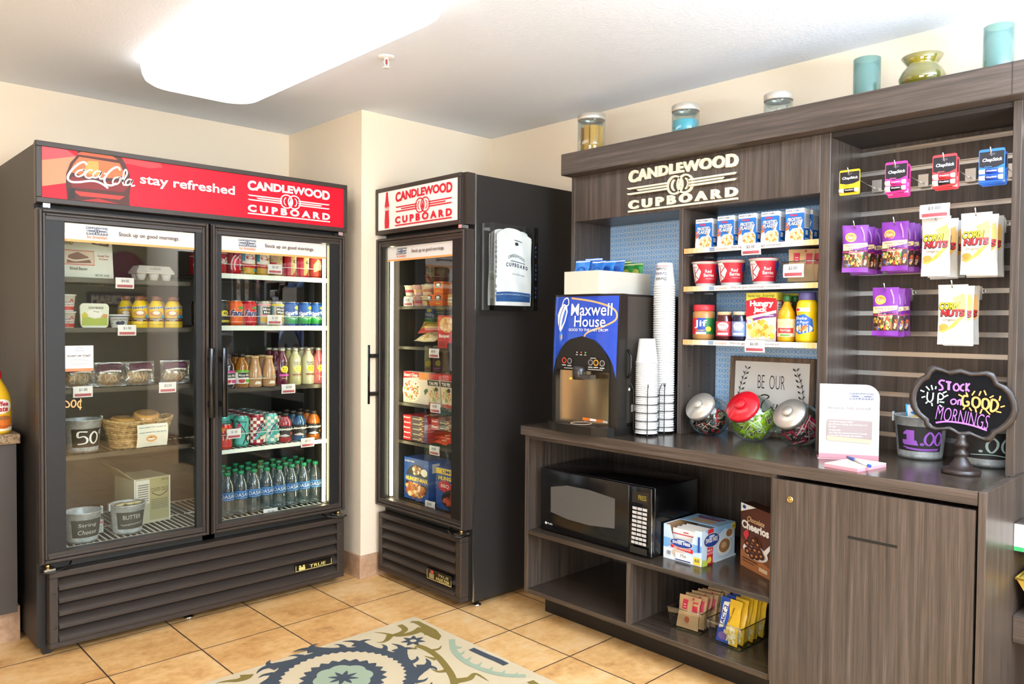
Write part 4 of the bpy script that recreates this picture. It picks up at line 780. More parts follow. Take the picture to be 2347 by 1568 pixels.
# acrylic sign holder, note pad and pen
a, b = Vector((2.6558, 1.2179)), Vector((2.7452, 1.0482)); w = (b-a).length; ang = math.atan2((b-a).y, (b-a).x); mid = (a+b)/2; h = z_at(879, a.x, a.y)-ZT
AS = thing('acrylic_sign', 'tall white acrylic instruction sign standing on the counter below the slatwall', 'sign', (mid.x, mid.y, ZT), ang)
P = [(-w/2, .004), (w/2, .004)]+[(w/2-.045+.045*cos(i*pi/16), h-.045+.045*sin(i*pi/16)) for i in range(9)]+[(-w/2, h)]
m = M().prism(P, 0, .003, C('cfcbc5', .5), lambda x, z, c: (x, -.003+c, z)); f = plane((-w/2, -.003, .004), (w, 0, 0), (0, 0, h-.004), (0, -1, 0)); GP = '857677'
m.art(f, [('r', 0, 0, 100, 6, 'cf8088')]+logo(50, 80, 90, 89, '4a567c', 'f4f1ec', 1.6, lw=.05)+[('t', 'Seriously, help yourself.', 50, 68, 74, 5, GP), ('t', "We're always open and always on", 49, 62.5, 72, 3.4, '94878a', {'b': 0}), ('t', 'the honor system.', 32, 58.5, 38, 3.4, '94878a', {'b': 0}), ('p', [(15, 24), (86, 22), (88, 24), (88, 50), (86, 52), (15, 53), (13, 51), (13, 26)], '948380'), ('p', [(15, 24), (86, 22), (88, 24), (88, 27), (13, 30), (13, 26)], 'bfa084'),
    ('t', 'To charge to your suite:', 36, 49.5, 40, 2.8, WHITE, {'b': .02}), ('t', 'Just fill out a charge slip and drop it in', 48, 46, 64, 2.6, WHITE, {'b': 0}), ('t', 'the slot.', 22, 43, 13, 2.4, WHITE, {'b': 0}), ('t', 'To pay cash:', 26, 38, 20, 2.8, WHITE, {'b': .02}), ('t', 'Just drop the correct amount of money', 48, 34.5, 64, 2.6, WHITE, {'b': 0}), ('t', 'in the slot. No charge slip needed.', 44, 31, 56, 2.6, WHITE, {'b': 0})])
m.build('panel', AS); M().box(-w/2-.004, -.004, 0, w/2, .055, .003, C('d8a0a6', .2)).build('foot', AS)
NP = thing('note_pad', 'pad of charge slips with pink edges in front of the acrylic sign', 'note pad', (2.588, 1.062, ZT), -1.718)
M().box(-.058, -.085, 0, .058, .085, .010, 'e59aa0').build('page_block', NP); m = M().box(-.058, -.085, .010, .058, .085, .0125, 'e6d9cd'); m.art(topface(.116, .17, .0125, -.085), [('r', 10, 86, 50, 88, 'c8b4a8'), ('r', 10, 70, 90, 71, 'd8c4b8'), ('r', 10, 50, 90, 51, 'd8c4b8'), ('r', 10, 30, 70, 31, 'd8c4b8')]); m.build('top_sheet', NP)
PN = thing('pen', 'blue and white pen lying across the note pad', 'pen', (2.592, 1.054, ZT+.018), 0); p0, p1 = Vector((.062, .062, 0)), Vector((-.052, -.058, -.001))
M().tube([p0, p0.lerp(p1, .35)], .0050, C('2a4a8c', .3), 10).build('grip', PN); M().tube([p0.lerp(p1, .35), p0.lerp(p1, .93)], .0045, C('e8e4dc', .3), 10).build('barrel', PN); M().tube([p0.lerp(p1, .93), p1], .0052, C('1f4fc0', .3), 10).build('button', PN)
# galvanised buckets
def bucket(label, loc, rb, rt, h, rz, art, board=('2a2725', 150, .16, .78), wire=True):
    r = thing('metal_bucket', label, 'bucket', loc, rz, 'galvanised buckets'); rf = lambda z: rb+(rt-rb)*z/h
    m = M().lathe([(0, .004), (rb*.98, .004), (rb, 0), (rf(.012), .012), (rt, h), (rt+.003, h+.001), (rt+.003, h+.004), (rt-.002, h+.004), (rt-.003, h-.002), (rb-.002, .008), (0, .008)], GALV, 44); m.build('pail', r)
    for s in (-1, 1): m = M(); m.box(s*(rt+.003)-.004, -.01, h-.022, s*(rt+.003)+.004, .01, h+.012, GALV, .002, 1); m.build('handle_ear', r)
    z0, z1 = h*board[2], h*board[3]; f = cyl(rf, z0, z1, board[1]); m = M(); m.grid(lambda a, b: f(a*100, b*100, 2), 20, 3, C(board[0], .6)); m.art(f, art, True, 3); m.build('chalk_label', r); return r
PU, MI, OR = 'a862cc', 'bcd4c8', 'dc9246'
B1 = bucket('galvanised bucket with a purple 1.00 label and blue snack bags, under the slatwall', (2.952, .985, ZT+.0005), .071, .085, .146, HX+.25,
    [('p', [(16, 30), (16, 44), (26, 44), (26, 66), (18, 66), (20, 74), (26, 84), (42, 84), (42, 44), (46, 44), (50, 24), (20, 24)], PU), ('s', [(54, 30), (57, 34), (60, 30), (57, 25), (54, 30)], 3, PU, .8), ('s', [(72, 80), (64, 62), (63, 40), (71, 26), (79, 44), (79, 64), (72, 80)], 4, PU, .8), ('s', [(91, 80), (84, 62), (83, 40), (90, 26), (97, 44), (97, 64), (91, 80)], 4, PU, .8), ('s', [(18, 16), (50, 10), (92, 12)], 4, PU, .8), ('s', [(24, 10), (60, 5), (90, 7)], 3, PU, .8)], ('2a2725', 118, .2, .8))
B2 = bucket('galvanised bucket with a pale .00 label, half hidden behind the chalkboard sign', (2.957, .778, ZT+.0005), .071, .085, .146, HX+.25,
    [('e', 40, 30, 4, 5, MI), ('s', [(62, 82), (52, 62), (52, 40), (60, 26), (69, 44), (70, 66), (62, 82)], 4, MI, .8), ('s', [(88, 82), (80, 62), (80, 40), (87, 26), (95, 44), (96, 66), (88, 82)], 4, MI, .8), ('s', [(20, 14), (60, 18), (94, 8)], 3, MI, .8)], ('2a2725', 118, .2, .8))
for i, (dx, dy, c) in enumerate(((-.01, -.02, '2a9ad0'), (.012, .02, '2a9ad0'), (-.03, .03, 'd8d4cc'), (.03, -.03, '2a9ad0'))):
    m = pouch(.078, .125, .02, C(c, .25), [('e', 40, 60, 22, 14, 'e8b83a'), ('e', 66, 40, 18, 12, 'e8c8c0'), ('p', [(10, 80), (60, 88), (90, 76), (40, 70)], '1a5f98')], 40+i)
    o = tag(m.build('snack_bag', None, (2.952+dx*.45, .985+dy*.45, ZT+.062), HX+.6*i), 'blue snack bag poking out of the 1.00 bucket' if i != 2 else 'pale snack bag poking out of the left side of the 1.00 bucket', 'snack', 'snack bags in the bucket'); o.rotation_euler.x = -.3+.15*i
# scalloped chalkboard on a turned stand
CS = thing('chalkboard_sign', 'scalloped black chalkboard with coloured chalk lettering on a turned wooden stand', 'sign', (2.722, .786, ZT), -1.30); DW = C('2a1f1a', .38, bump=.2, bscale=200, name='dark_stained_wood')
M().lathe([(0, 0), (.054, 0), (.056, .004), (.056, .012), (.05, .017), (.036, .021), (.027, .034), (.019, .048), (.015, .052), (.020, .06), (.021, .066), (.014, .073), (.013, .08), (.019, .088), (.021, .095), (.015, .102), (.013, .112), (.014, .125), (0, .125)], DW, 32).build('turned_stand', CS)
raw = [(1610, 203), (1555, 215), (1500, 232), (1430, 200), (1350, 178), (1305, 205), (1285, 255), (1275, 285), (1215, 320), (1165, 390), (1140, 470), (1133, 545), (1150, 640), (1190, 710), (1240, 755), (1280, 785), (1285, 830), (1320, 870), (1370, 885), (1440, 875), (1510, 862), (1560, 890), (1610, 925), (1670, 915), (1720, 905), (1790, 940), (1860, 968), (1905, 955), (1935, 910), (1945, 875), (2010, 840), (2075, 775), (2120, 700), (2140, 610), (2125, 520), (2085, 430), (2030, 370), (1955, 335), (1945, 290), (1915, 240), (1860, 218), (1790, 230), (1710, 238), (1660, 220)]
zc = z_at(925, 2.722, .786)-ZT; sx, sy = .151/505, .118/395; OUT = [((x-1637)*sx, (573-y)*sy+zc) for x, y in raw]
sc = lambda k: [(x*k, (z-zc)*k+zc) for x, z in OUT]; fq = lambda a, b, c: (a, c, b); N = len(raw)
m = M(); m.prism(OUT, -.004, .012, DW, fq); A_, B_ = OUT, sc(.855); n = N
m.add([(x, -.004, z) for x, z in A_]+[((x+X)/2, -.014, (z+Z)/2) for (x, z), (X, Z) in zip(A_, B_)]+[(x, -.0045, z) for x, z in B_], [(i, (i+1) % n, n+(i+1) % n, n+i) for i in range(n)]+[(n+i, n+(i+1) % n, 2*n+(i+1) % n, 2*n+i) for i in range(n)], DW, True); m.build('frame', CS)
m = M().prism(sc(.856), -.0055, -.003, C('0b0a0b', .9, spec=.15), fq); f = plane((-.151, -.0055, zc-.118), (.302, 0, 0), (0, 0, .236), (0, -1, 0), .0003)
def cp(x, y): return ((x-1132)/10.10, (968-y)/7.90)
def ray(*q): return ('s', [cp(*p) for p in q], 1.1, None, 1.28)
sh = []
def chalk(s, x0, y0, x1, y1, c, b=-.006, rot=-7): a0, b0 = cp(x0, y1); a1, b1 = cp(x1, y0); sh.append(('t', s, (a0+a1)/2, (b0+b1)/2, a1-a0, b1-b0, c, {'b': b, 'rot': rot, 'asp': 1.28}))
def cst(pts, c, w_=1.4): sh.append(('s', [cp(*p) for p in pts], w_, c, 1.28))
def letters(c, *gl, w_=1.9):
    for g in gl: cst(g, c, w_)
letters(PU, [(1470, 340), (1435, 335), (1418, 365), (1445, 395), (1450, 430), (1415, 440)], [(1480, 345), (1530, 350)], [(1506, 350), (1510, 437)], [(1580, 360), (1555, 390), (1560, 430), (1590, 435), (1605, 400), (1580, 360)], [(1650, 365), (1622, 385), (1620, 425), (1648, 437)], [(1670, 352), (1668, 440)], [(1700, 355), (1672, 400), (1698, 440)], w_=2.2)
sh.append(('p', [cp(*p) for p in ((1480, 340), (1532, 345), (1530, 362), (1520, 362), (1520, 436), (1496, 436), (1496, 360), (1482, 358))], PU))
letters(MI, [(1312, 465), (1308, 540), (1335, 572), (1360, 540), (1365, 470)], [(1410, 585), (1415, 480), (1450, 485), (1462, 515), (1440, 540), (1412, 535)], *[[a, b_] for a, b_ in (((1242, 450), (1280, 465)), ((1255, 528), (1290, 515)), ((1295, 590), (1312, 570)), ((1345, 390), (1358, 440)), ((1295, 405), (1330, 445)), ((1352, 580), (1358, 615)), ((1425, 565), (1470, 568)), ((1455, 470), (1490, 450)), ((1468, 510), (1505, 488)), ((1425, 598), (1452, 618)), ((1385, 430), (1390, 400)))], w_=1.7)
letters(PU, [(1560, 525), (1532, 545), (1540, 580), (1570, 575), (1580, 545), (1560, 525)], [(1595, 585), (1598, 535)], [(1598, 545), (1615, 530), (1622, 550), (1622, 590)], w_=1.7)
letters(OR, [(1690, 490), (1650, 490), (1636, 540), (1650, 590), (1690, 585), (1692, 550), (1670, 550)], [(1760, 495), (1732, 515), (1730, 575), (1760, 605), (1790, 575), (1790, 520), (1760, 495)], [(1845, 505), (1820, 525), (1820, 590), (1845, 615), (1872, 585), (1872, 530), (1845, 505)], [(1900, 510), (1895, 630), (1940, 610), (1955, 560), (1935, 520), (1900, 510)], w_=2.6)
letters(OR, *[[a, b_] for a, b_ in (((1600, 475), (1635, 495)), ((1668, 450), (1682, 478)), ((1748, 430), (1722, 478)), ((1802, 430), (1785, 478)), ((1830, 420), (1850, 470)), ((1880, 495), (1915, 470)), ((1975, 470), (1965, 520)), ((1978, 585), (2015, 570)), ((1940, 632), (1985, 640)), ((1850, 625), (1888, 668)), ((1815, 615), (1800, 665)), ((1755, 610), (1765, 655)), ((1700, 605), (1722, 640)), ((1660, 605), (1645, 632)))], w_=1.7)
chalk('MORNINGS', 1398, 640, 1880, 788, PU, -.012, -9); cst([(1395, 788), (1500, 768), (1640, 775), (1760, 800), (1862, 835)], PU, 2.2)
m.art(f, sh); m.build('chalk_face', CS)
# ------------------------------------------------------------------ pegs on the slatwall with their goods
SILV = C('cfcac2', .3, .9, name='peg_metal')
def peg(y, z, xt, label):
    r = thing('display_hook', label, 'hook', (XK, y, z), 0, 'slatwall hooks'); m = M().box(-.008, -.018, -.036, -.0015, .018, .012, SILV, .001, 1); m.build('hook_plate', r)
    L = xt-XK; M().tube([(-.006, 0, -.02), (-.03, 0, -.022), (L+.02, 0, -.005), (L+.006, 0, -.002), (L-.006, 0, .022)], .0024, CHROME).build('prong', r); return r
def hang(i, n, x0, dx): return x0+dx*i
BALM = {'yellow': ('f2b81c', 'f2b81c'), 'pink': ('e0328c', 'f07ab8'), 'red': ('d8383c', 'e8807a'), 'blue': ('2a6ad0', '3a8ae0')}
def balm(k, two):
    a, b = BALM[k]; w, h = .072, .105 if two else .09; m = M().prism(rrect(-w/2, 0, w/2, h, .006, 3), 0, .002, a, lambda x, z, q: (x, q, z)); f = front(w, h)
    sh = [('p', [(3, 48), (35, 42), (70, 44), (97, 52), (97, 92), (3, 92)], '17141a'), ('t', 'ChapStick', 52, 66, 76, 13, 'f6f2ee', {'sh': .15, 'b': .02}), ('e', 50, 84, 14, 4, '4a444c')]
    ty = (13, 32) if two else (17,)
    sh += [('t', 'classic', 36, 47 if two else 37, 30, 4, b if k != 'yellow' else '8a6a1a')]; m.art(f, sh)
    for q, t in enumerate(ty):
        z = t/100*h; c = 'f4f1ee'; m.tube([(-w*.46, -.006, z), (-w*.22, -.006, z)], .0075, c, 10); m.tube([(-w*.22, -.006, z), (w*.28, -.006, z)], .0075, '19161a' if q == 0 and k != 'blue' else (a if k != 'blue' else '24409a'), 10); m.tube([(w*.28, -.006, z), (w*.44, -.006, z)], .0078, c, 10)
        m.art(plane((-w*.2, -.0138, z-.004), (w*.46, 0, 0), (0, 0, .008), (0, -1, 0)), [('t', 'ChapStick', 50, 50, 86, 70, 'f4f1ee', {'sh': .15})])
    return m, h
for k, u, v, x0, n, two, dx in (('yellow', 2008.8, 418, 2.80, 1, 0, 0), ('pink', 2115.6, 407, 2.785, 4, 1, .012), ('red', 2224, 393.6, 2.775, 3, 1, .012), ('blue', 2324, 373, 2.79, 3, 1, .014)):
    y = hit(u, v, 'x', XK-.01).y; z = SG[2]+.045 if False else 1.892; xt = x0-.014
    peg(y, z, xt, 'steel slatwall hook holding the %s lip balm cards' % k)
    m, h = balm(k, two); o0 = None
    for i in range(n):
        lab = ('front %s lip balm card on its hook' if i == 0 else '%s lip balm card behind the front one on its hook') % k; loc = (x0+dx*i, y+(.003 if i % 2 else 0), z-h*.82-.004*i)
        if o0 is None: o0 = tag(m.build('lip_balm_card', None, loc, HX+.06), lab, 'lip balm', k+' lip balm cards')
        else: dup(o0, loc, HX+.06+.05*(i % 2), lab)
TRAIL = ([('r', 0, 55, 100, 100, '7a2a96'), ('e', 32, 74, 22, 10, 'f0b848'), ('e', 32, 74, 17, 7, 'e87a3a'), ('t', 'Kars', 32, 74, 24, 7, 'f8f0d8', {'sh': .2}), ('p', [(2, 44), (98, 54), (98, 62), (2, 60)], 'f4dc9a'), ('t', 'Sweet n Salty', 50, 56, 80, 6, '7a2a7a', {'sh': .15}), ('t', 'TRAIL MIX', 56, 49.5, 70, 5, '8a3a8a'),
        ('r', 2, 10, 98, 46, '3c2418'), ('n', 110, 50, 28, 47, 17, 6.5, NUTS, 9), ('r', 0, 0, 100, 10, '7a2a96'), ('s', [(0, 43), (50, 42), (100, 45)], 2, 'c8307a'), ('s', [(70, 96), (82, 80), (84, 66)], 5, 'b480c8')])
CORN = [('p', [(2, 24), (40, 30), (84, 50), (96, 80), (96, 48), (60, 30), (20, 20)], 'e8a848'), ('p', [(50, 78), (90, 86), (96, 70), (96, 50), (70, 56)], 'eeb660'), ('t', 'CORN', 40, 64, 74, 14, '2a1a14', {'b': .09, 'sh': .1}), ('t', 'NUTS', 52, 52.5, 84, 13, '2a1a14', {'b': .09, 'sh': .1}), ('t', 'CORN', 40, 64.5, 70, 12, 'f2cc2a', {'b': .03, 'sh': .1}), ('t', 'NUTS', 52, 53, 80, 11, 'd8242c', {'b': .03, 'sh': .1}), ('t', 'Original', 40, 41, 44, 5, '8a6a3a'), ('e', 22, 30, 16, 5, 'c88a3a'), ('t', 'NET WT 1.7 OZ', 40, 12, 40, 2.4, 'a8a098')]
PUR = C('742892', .25, bump=.5, bscale=45, name='purple_foil'); WFO = C('cdc9c1', .3, bump=.5, bscale=45, name='white_foil')
for nm, sty, u, v, z, x0, n, dx, lab in (('trail', 0, 2014, 533, 1.704, 2.835, 4, .042, 'upper left hook'), ('trail', 0, 2103.5, 526, 1.704, 2.83, 5, .03, 'upper right hook of the purple bags'), ('corn', 1, 2201.6, 519, 1.704, 2.80, 4, .045, 'upper hook under the price tag'), ('corn', 1, 2293, 512, 1.704, 2.785, 5, .036, 'upper hook nearest the end post'), ('trail', 0, 2079, 669, 1.477, 2.845, 5, .028, 'lower left hook'), ('corn', 1, 2238, 664, 1.477, 2.80, 4, .035, 'lower right hook')):
    y = hit(u, v, 'x', XK-.01).y; h = .17 if sty == 0 else .197; nmf = ('purple trail mix bag', 'white corn snack bag')[sty]
    peg(y, z, x0-.02, 'steel hook with the %ss, %s' % (nmf, lab)); o0 = None
    for i in range(n):
        loc = (x0+dx*i, y+(.002, -.006, .004, -.003, .003)[i], z-h*.955-.003*(i % 3)); rz = HX+(.0, .25, -.1, .3, .1)[i]+(.45 if u == 2014 else .08)
        L = ('front %s, %s' if i == 0 else '%s behind the front one, %s') % (nmf, lab)
        if i < 3 or o0 is None:
            m = pouch(.088, h, .022 if sty == 0 else .018, (PUR, WFO)[sty], (TRAIL, CORN)[sty], i*7+int(u)); o0 = tag(m.build('snack_bag', None, loc, rz), L, 'snack', nmf+'s on the '+lab)
        else: dup(o0, loc, rz, L)
price('$3.00', (2.775, hit(2201.6, 519, 'x', XK-.01).y, 1.706), HX, '$3.00 price tag above the white snack bags on the slatwall', .092, .046)

# ------------------------------------------------------------------ on the base cabinet shelves
zs = .4055; MW = thing('microwave', 'black countertop microwave oven on the upper base shelf', 'microwave', (2.527, 2.145, zs), HX); w, h, d = .618, .287, .33
M().box(-w/2, .022, .008, w/2, d, h, BLKG, .006).build('body', MW); M().box(-w/2+.03, .05, 0, w/2-.03, d-.03, .008, '101010').build('feet', MW)
pxl = lambda u, v: (lambda q: (-(q.y-2.145), q.z-zs))(hit(u, v, 'x', 2.527))
sx = pxl(1441.7, 1180)[0]
m = M().box(-w/2, 0, .006, sx-.001, .022, h-.002, BLKG, .004); q = [pxl(*p) for p in ((1262.7, 1173), (1300, 1190), (1350, 1204), (1408.5, 1211.5), (1409.5, 1143), (1350, 1123), (1300, 1113), (1262.7, 1116))]
dm = m.build('door', MW); M().prism(q, -.0012, .0, C('56534f', .25, name='microwave_window'), lambda a, b, c: (a, c, b)).build('window', dm)
m = M(); a = pxl(1247, 1200); m.ell((a[0]+.012, -.0005, a[1]+.006), (.006, .001, .006), 'd8d4d0', 12, 6); m.art(plane((a[0]+.02, -.0005, a[1]), (.035, 0, 0), (0, 0, .014), (0, -1, 0)), [('t', 'Profile', 50, 46, 90, 60, 'c8c4c0', {'sh': .2})]); m.build('badge', dm)
m = M().box(sx+.001, -.001, .006, w/2, .022, h-.002, BLKG, .003); cw = w/2-sx; f = plane((sx, -.0014, 0), (cw, 0, 0), (0, 0, h), (0, -1, 0)); sh = [('r', 14, 76, 88, 92, '1a1612'), ('t', 'PRESS', 60, 84, 36, 7, '8a7a20')]
for r_ in range(9):
    n = 3 if r_ < 7 else 4
    for c_ in range(n): x = 17+c_*(68/n); sh += [('r', x, 66-r_*6, x+60/n, 70-r_*6, 'b8b4b0')]
m.art(f, sh+[('r', 12, 5, 88, 14, '1c1a18')]); m.build('control_panel', MW); M().box(w/2-.003, .0, .01, w/2+.0005, .004, h-.01, CHROME).build('edge_trim', MW)
# cocoa box with sachets
CB = thing('cocoa_box', 'open blue and white cocoa box full of sachets, beside the microwave', 'box', (2.598, 1.738, zs), HX); w, d, h = .178, .245, .138; SKY = 'cfe2f2'
m = M(); P = [(-w/2, 0), (w/2, 0), (w/2, h), (w/2-.03, h*.99), (w/2-.045, h*.62), (-w/2+.045, h*.62), (-w/2+.03, h*.99), (-w/2, h)]
m.prism(P, 0, .002, SKY, lambda a, b, c: (a, c, b)); m.box(-w/2, .002, 0, -w/2+.002, d, h, SKY).box(w/2-.002, .002, 0, w/2, d, h, SKY).box(-w/2, d-.002, 0, w/2, d, h, SKY).box(-w/2, 0, 0, w/2, d, .002, SKY).box(-w/2, .11, h-.002, w/2, d, h, '9fc4e2').box(-w/2+.002, .003, .003, -w/2+.003, d-.003, h-.003, 'b08a64').box(w/2-.003, .003, .003, w/2-.002, .11, h-.003, 'b08a64')
LG = [('e', 0, 0, 1, 1, 0)]
def swiss(cx, cy, rx, ry): return [('e', cx, cy, rx*1.06, ry*1.1, 'd8cdb0'), ('e', cx, cy, rx, ry, '24408e'), ('t', 'SWISS MISS', cx, cy+ry*.05, rx*1.6, ry*.72, 'f6f4ee', {'b': .03}), ('e', cx, cy+ry*.6, rx*.4, ry*.18, 'c4d8ea')]
m.art(front(w, h), [('p', [(0, 30), (30, 44), (60, 30), (100, 40), (100, 58), (0, 62)], '7ab0e0'), ('p', [(0, 0), (100, 0), (100, 18), (60, 24), (0, 34)], 'eef2f4'), ('e', 40, 22, 18, 14, 'd8c4b0'), ('p', [(20, 36), (78, 30), (78, 42), (20, 46)], 'd8262c'), ('t', 'MILK CHOCOLATE', 50, 38, 44, 5, 'f6f0e6')]+swiss(48, 53, 29, 12)+[('r', 80, 2, 98, 24, 'ecd24a'), ('t', '60', 89, 15, 12, 10, '3a3a2a'), ('r', 10, 12, 22, 26, 'e8e8e8')]+[('r', 11+1.5*i, 14, 11.7+1.5*i, 25, '5a5a5a') for i in range(7)]+[('r', 34, 4, 74, 26, 'f4f1ea'), ('t', '75¢', 54, 18, 16, 9, '6a6a72'), ('r', 34, 4, 74, 7, '2a3a7a'), ('r', 92, 40, 97, 84, '24408e')])
m.art(rightside(d, h, w/2), [('p', [(10, 96), (40, 70), (70, 90), (90, 70), (100, 80), (100, 100), (10, 100)], '8fbce2'), ('p', [(18, 100), (34, 100), (32, 0), (14, 0)], 'd8262c'), ('t', 'MILK', 24, 40, 14, 7, 'f6f0e6'), ('t', 'CHOCOLATE', 24, 31, 20, 6, 'f6f0e6')]+swiss(28, 68, 22, 19)+[('e', 66, 36, 22, 26, 'f4f1ea'), ('e', 66, 40, 17, 20, 'a87a4c'), ('e', 64, 42, 8, 9, 'd8b48a'), ('e', 80, 70, 13, 15, 'f4f1ea'), ('e', 80, 73, 10, 11, 'a87a4c'), ('r', 88, 80, 99, 99, 'ecd24a'), ('t', '60', 93.5, 89, 7, 9, '3a3a2a'), ('p', [(0, 0), (14, 0), (16, 12), (0, 20)], 'b8c84a'), ('e', 20, 14, 6, 9, 'e8c84a'), ('r', 34, 0, 100, 6, 'e8eef0')])
m.art(plane((-w/2, .11, h), (w, 0, 0), (0, d-.11, 0), (0, 0, 1)), [('e', 50, 30, 34, 20, 'c8a888'), ('r', 20, 56, 80, 80, 'b8403a'), ('e', 50, 78, 36, 14, '3a4f8e'), ('t', 'SWISS MISS', 50, 78, 50, 10, 'd8dce8')]); m.build('carton', CB)
for i in range(9):
    m = M().box(-.062, 0, 0, .062, .004, .118, 'efe9e2'); m.art(front(.124, .118), [('r', 0, 80, 100, 84, 'c84a4a'), ('r', 40, 88, 60, 92, 'c84a4a')]); o = tag(m.build('cocoa_sachet', None, (2.612+.0115*i, 1.738+(.004, -.004, .0)[i % 3], zs+.004), HX), 'white cocoa sachet in the open blue box', 'sachet', 'sachets in the cocoa box'); o.rotation_euler.x = -.16
# chocolate cereal box, angled
a, b = Vector((2.744, 1.5655)), Vector((2.652, 1.392)); mid = (a+b)/2; ang = math.atan2((b-a).y, (b-a).x); w = (b-a).length; h = z_at(1151, a.x, a.y)-zs
CHO = [('r', 0, 0, 100, 100, '5a3020'), ('p', [(0, 0), (100, 0), (100, 16), (50, 24), (0, 26)], 'a8683a'), ('p', [(0, 26), (50, 24), (100, 16), (100, 30), (0, 44)], '7c4628'), ('p', [(0, 86), (0, 100), (52, 100)], 'f2efe8'), ('e', 12, 95, 6, 3, '2a4a8a'), ('t', 'Chocolate', 52, 79, 58, 8, 'e8c08a', {'sh': .3}), ('t', 'Cheerios', 50, 68, 92, 13, 'f8f4ea', {'b': .04}), ('p', [(14, 56), (26, 62), (30, 54), (20, 44), (10, 52)], 'd8343c'), ('e', 52, 31, 42, 12, 'f2ece2'),
       ('p', [(76, 36), (100, 52), (100, 44), (82, 28)], 'f2ece2'), ('r', 8, 14, 60, 15.5, '3a2015'), ('r', 8, 10, 50, 11, '3a2015'), ('r', 66, 6, 94, 12, 'd8b890')]
for i, (x, y) in enumerate(((26, 40), (44, 44), (62, 45), (36, 33), (54, 35), (70, 36), (30, 29), (46, 25), (62, 27), (78, 31), (52, 50))): CHO += [('e', x, y, 11, 5.6, '8a4a24'), ('e', x, y, 10, 5, '3a1c12'), ('e', x, y, 4, 2, 'c87a3a')]
o = carton('chocolate_cereal_box', w, .055, h, '4a281c', CHO, label='tall brown chocolate cereal box at an angle at the right end of the base shelf', cat='cereal', loc=(mid.x, mid.y, zs), rz=ang)
# two clear bins on the bottom shelf
zb = .1365
for k, (x, y, nm) in enumerate(((2.578, 1.712, 'left'), (2.566, 1.530, 'right'))):
    bin_('clear_bin', .148, .22, .088, 'clear plastic bin of %s on the bottom shelf' % ('brown packets' if k == 0 else 'yellow and blue popcorn bags'), (x, y, zb), HX+(.12, -.02)[k], 'eef3f0', '9ed8cc')
    for i in range(9):
        if k == 0:
            m = kraft(60+i, 'c02440' if i < 6 else '2a7a5a'); h_ = .125; nm2 = 'oatmeal_packet'; lab = 'brown paper packet standing in the left clear bin on the bottom shelf'
        else:
            m = pouch(.095, .165, .012, C('f0c030', .28), [('p', [(0, 0), (60, 0), (44, 30), (52, 60), (40, 100), (0, 100)], '2a50b0'), ('p', [(6, 30), (30, 34), (42, 92), (16, 90)], 'f4f1ea'), ('t', 'ACT II', 24, 62, 74, 11, '1f3f9a', {'rot': 82, 'asp': .64, 'b': .05}), ('t', 'Butter Lovers', 60, 66, 66, 6, '7a4a1a', {'rot': 74, 'asp': .64}), ('n', 46, 66, 22, 30, 18, 8, ['f6e6b8', 'f0d488', 'e8c060', 'fbf4dc'], 5), ('e', 30, 14, 22, 9, '8a6ab0')], 80+i); nm2 = 'popcorn_bag'; lab = 'yellow and blue popcorn bag standing in the right clear bin on the bottom shelf'
        o = tag(m.build(nm2, None, (x+.026+.021*i, y+(.004, -.006, .003)[i % 3]-(.002*i if k else .004*i), zb+.007+.003*(i % 2)), HX+(.12, -.05)[k]+.06*((i % 3)-1)), lab, 'packet', 'packets in the %s bottom bin' % nm); o.rotation_euler.x = -.22-.03*(i % 2)

# ------------------------------------------------------------------ on top of the cornice
zt_ = 2.148
def ctop(u0, u1, x): return y_at((u0+u1)/2, x, 2.25), (y_at(u0, x, 2.25)-y_at(u1, x, 2.25))/2*.87
for u0, u1, vt, kind, lab in ((1328, 1383, 265, 'pasta', 'tall lidded glass jar of yellow ribbon pasta, leftmost on the cornice'), (1541, 1602, 243, 'blue', 'lidded glass jar half full of blue crystals on the cornice'), (1750, 1819, 217, 'empty', 'lidded glass jar with nothing inside, third jar along the cornice')):
    y, R = ctop(u0, u1, 2.84); h = z_at(vt, 2.84, y)-zt_; r = thing('lidded_jar', lab, 'jar', (2.84, y, zt_), HX)
    M().lathe([(0, .0), (R*.96, 0), (R, .005), (R, h-.034), (R*.9, h-.026)], JARG, 36).build('jar_body', r)
    m = M().lathe([(R*.9, h-.027), (R*1.0, h-.027), (R*1.02, h-.024), (R*1.02, h-.002), (R*.98, h), (0, h)], STEEL, 36); lo = m.build('lid', r)
    M().lathe([(R*.6, h-.05), (R*.86, h-.04), (R*.88, h-.028)], CLEAR, 30).build('seal', lo)
    if kind == 'pasta':
        for i in range(26):
            a = 2.4*i; q = R*.84*math.sqrt((i+.5)/26); m = M(); n = 14; tw = a+1.2
            for j in range(n):
                z0, z1_ = .004+(h-.06)*j/n, .004+(h-.06)*(j+1)/n; e = .003 if j % 2 else -.001
                m.add([(q*cos(a)+s*(.012+e_)*cos(tw), q*sin(a)+s*(.012+e_)*sin(tw), z) for z, e_ in ((z0, e), (z1_, .002-e)) for s in (-1, 1)], [(0, 1, 3, 2)], C('e2ac48', .6, name='pasta'))
            s = m.build('pasta_ribbon', None, (2.84, y, zt_+.0005)); tag(s, 'yellow pasta ribbon standing in the leftmost lidded jar', 'pasta', 'pasta ribbons in the jar')
    if kind == 'blue': s = M().lathe([(0, .003), (R*.93, .003), (R*.93, h*.52), (R*.5, h*.56), (0, h*.55)], C('56c4d8', .6, bump=.6, bscale=400, name='blue_crystals'), 30).build('blue_crystals', None, (2.84, y, zt_)); tag(s, 'blue crystals filling the lower half of the second lidded jar', 'filling')['kind'] = 'stuff'
TEAL = thinglass('teal_glass', 'bcdcd6', .07, .6, .15, .22, '9ccfca'); OLIV = thinglass('olive_glass', 'c4b83a', .1, .8, .04, .25, 'a8a018')
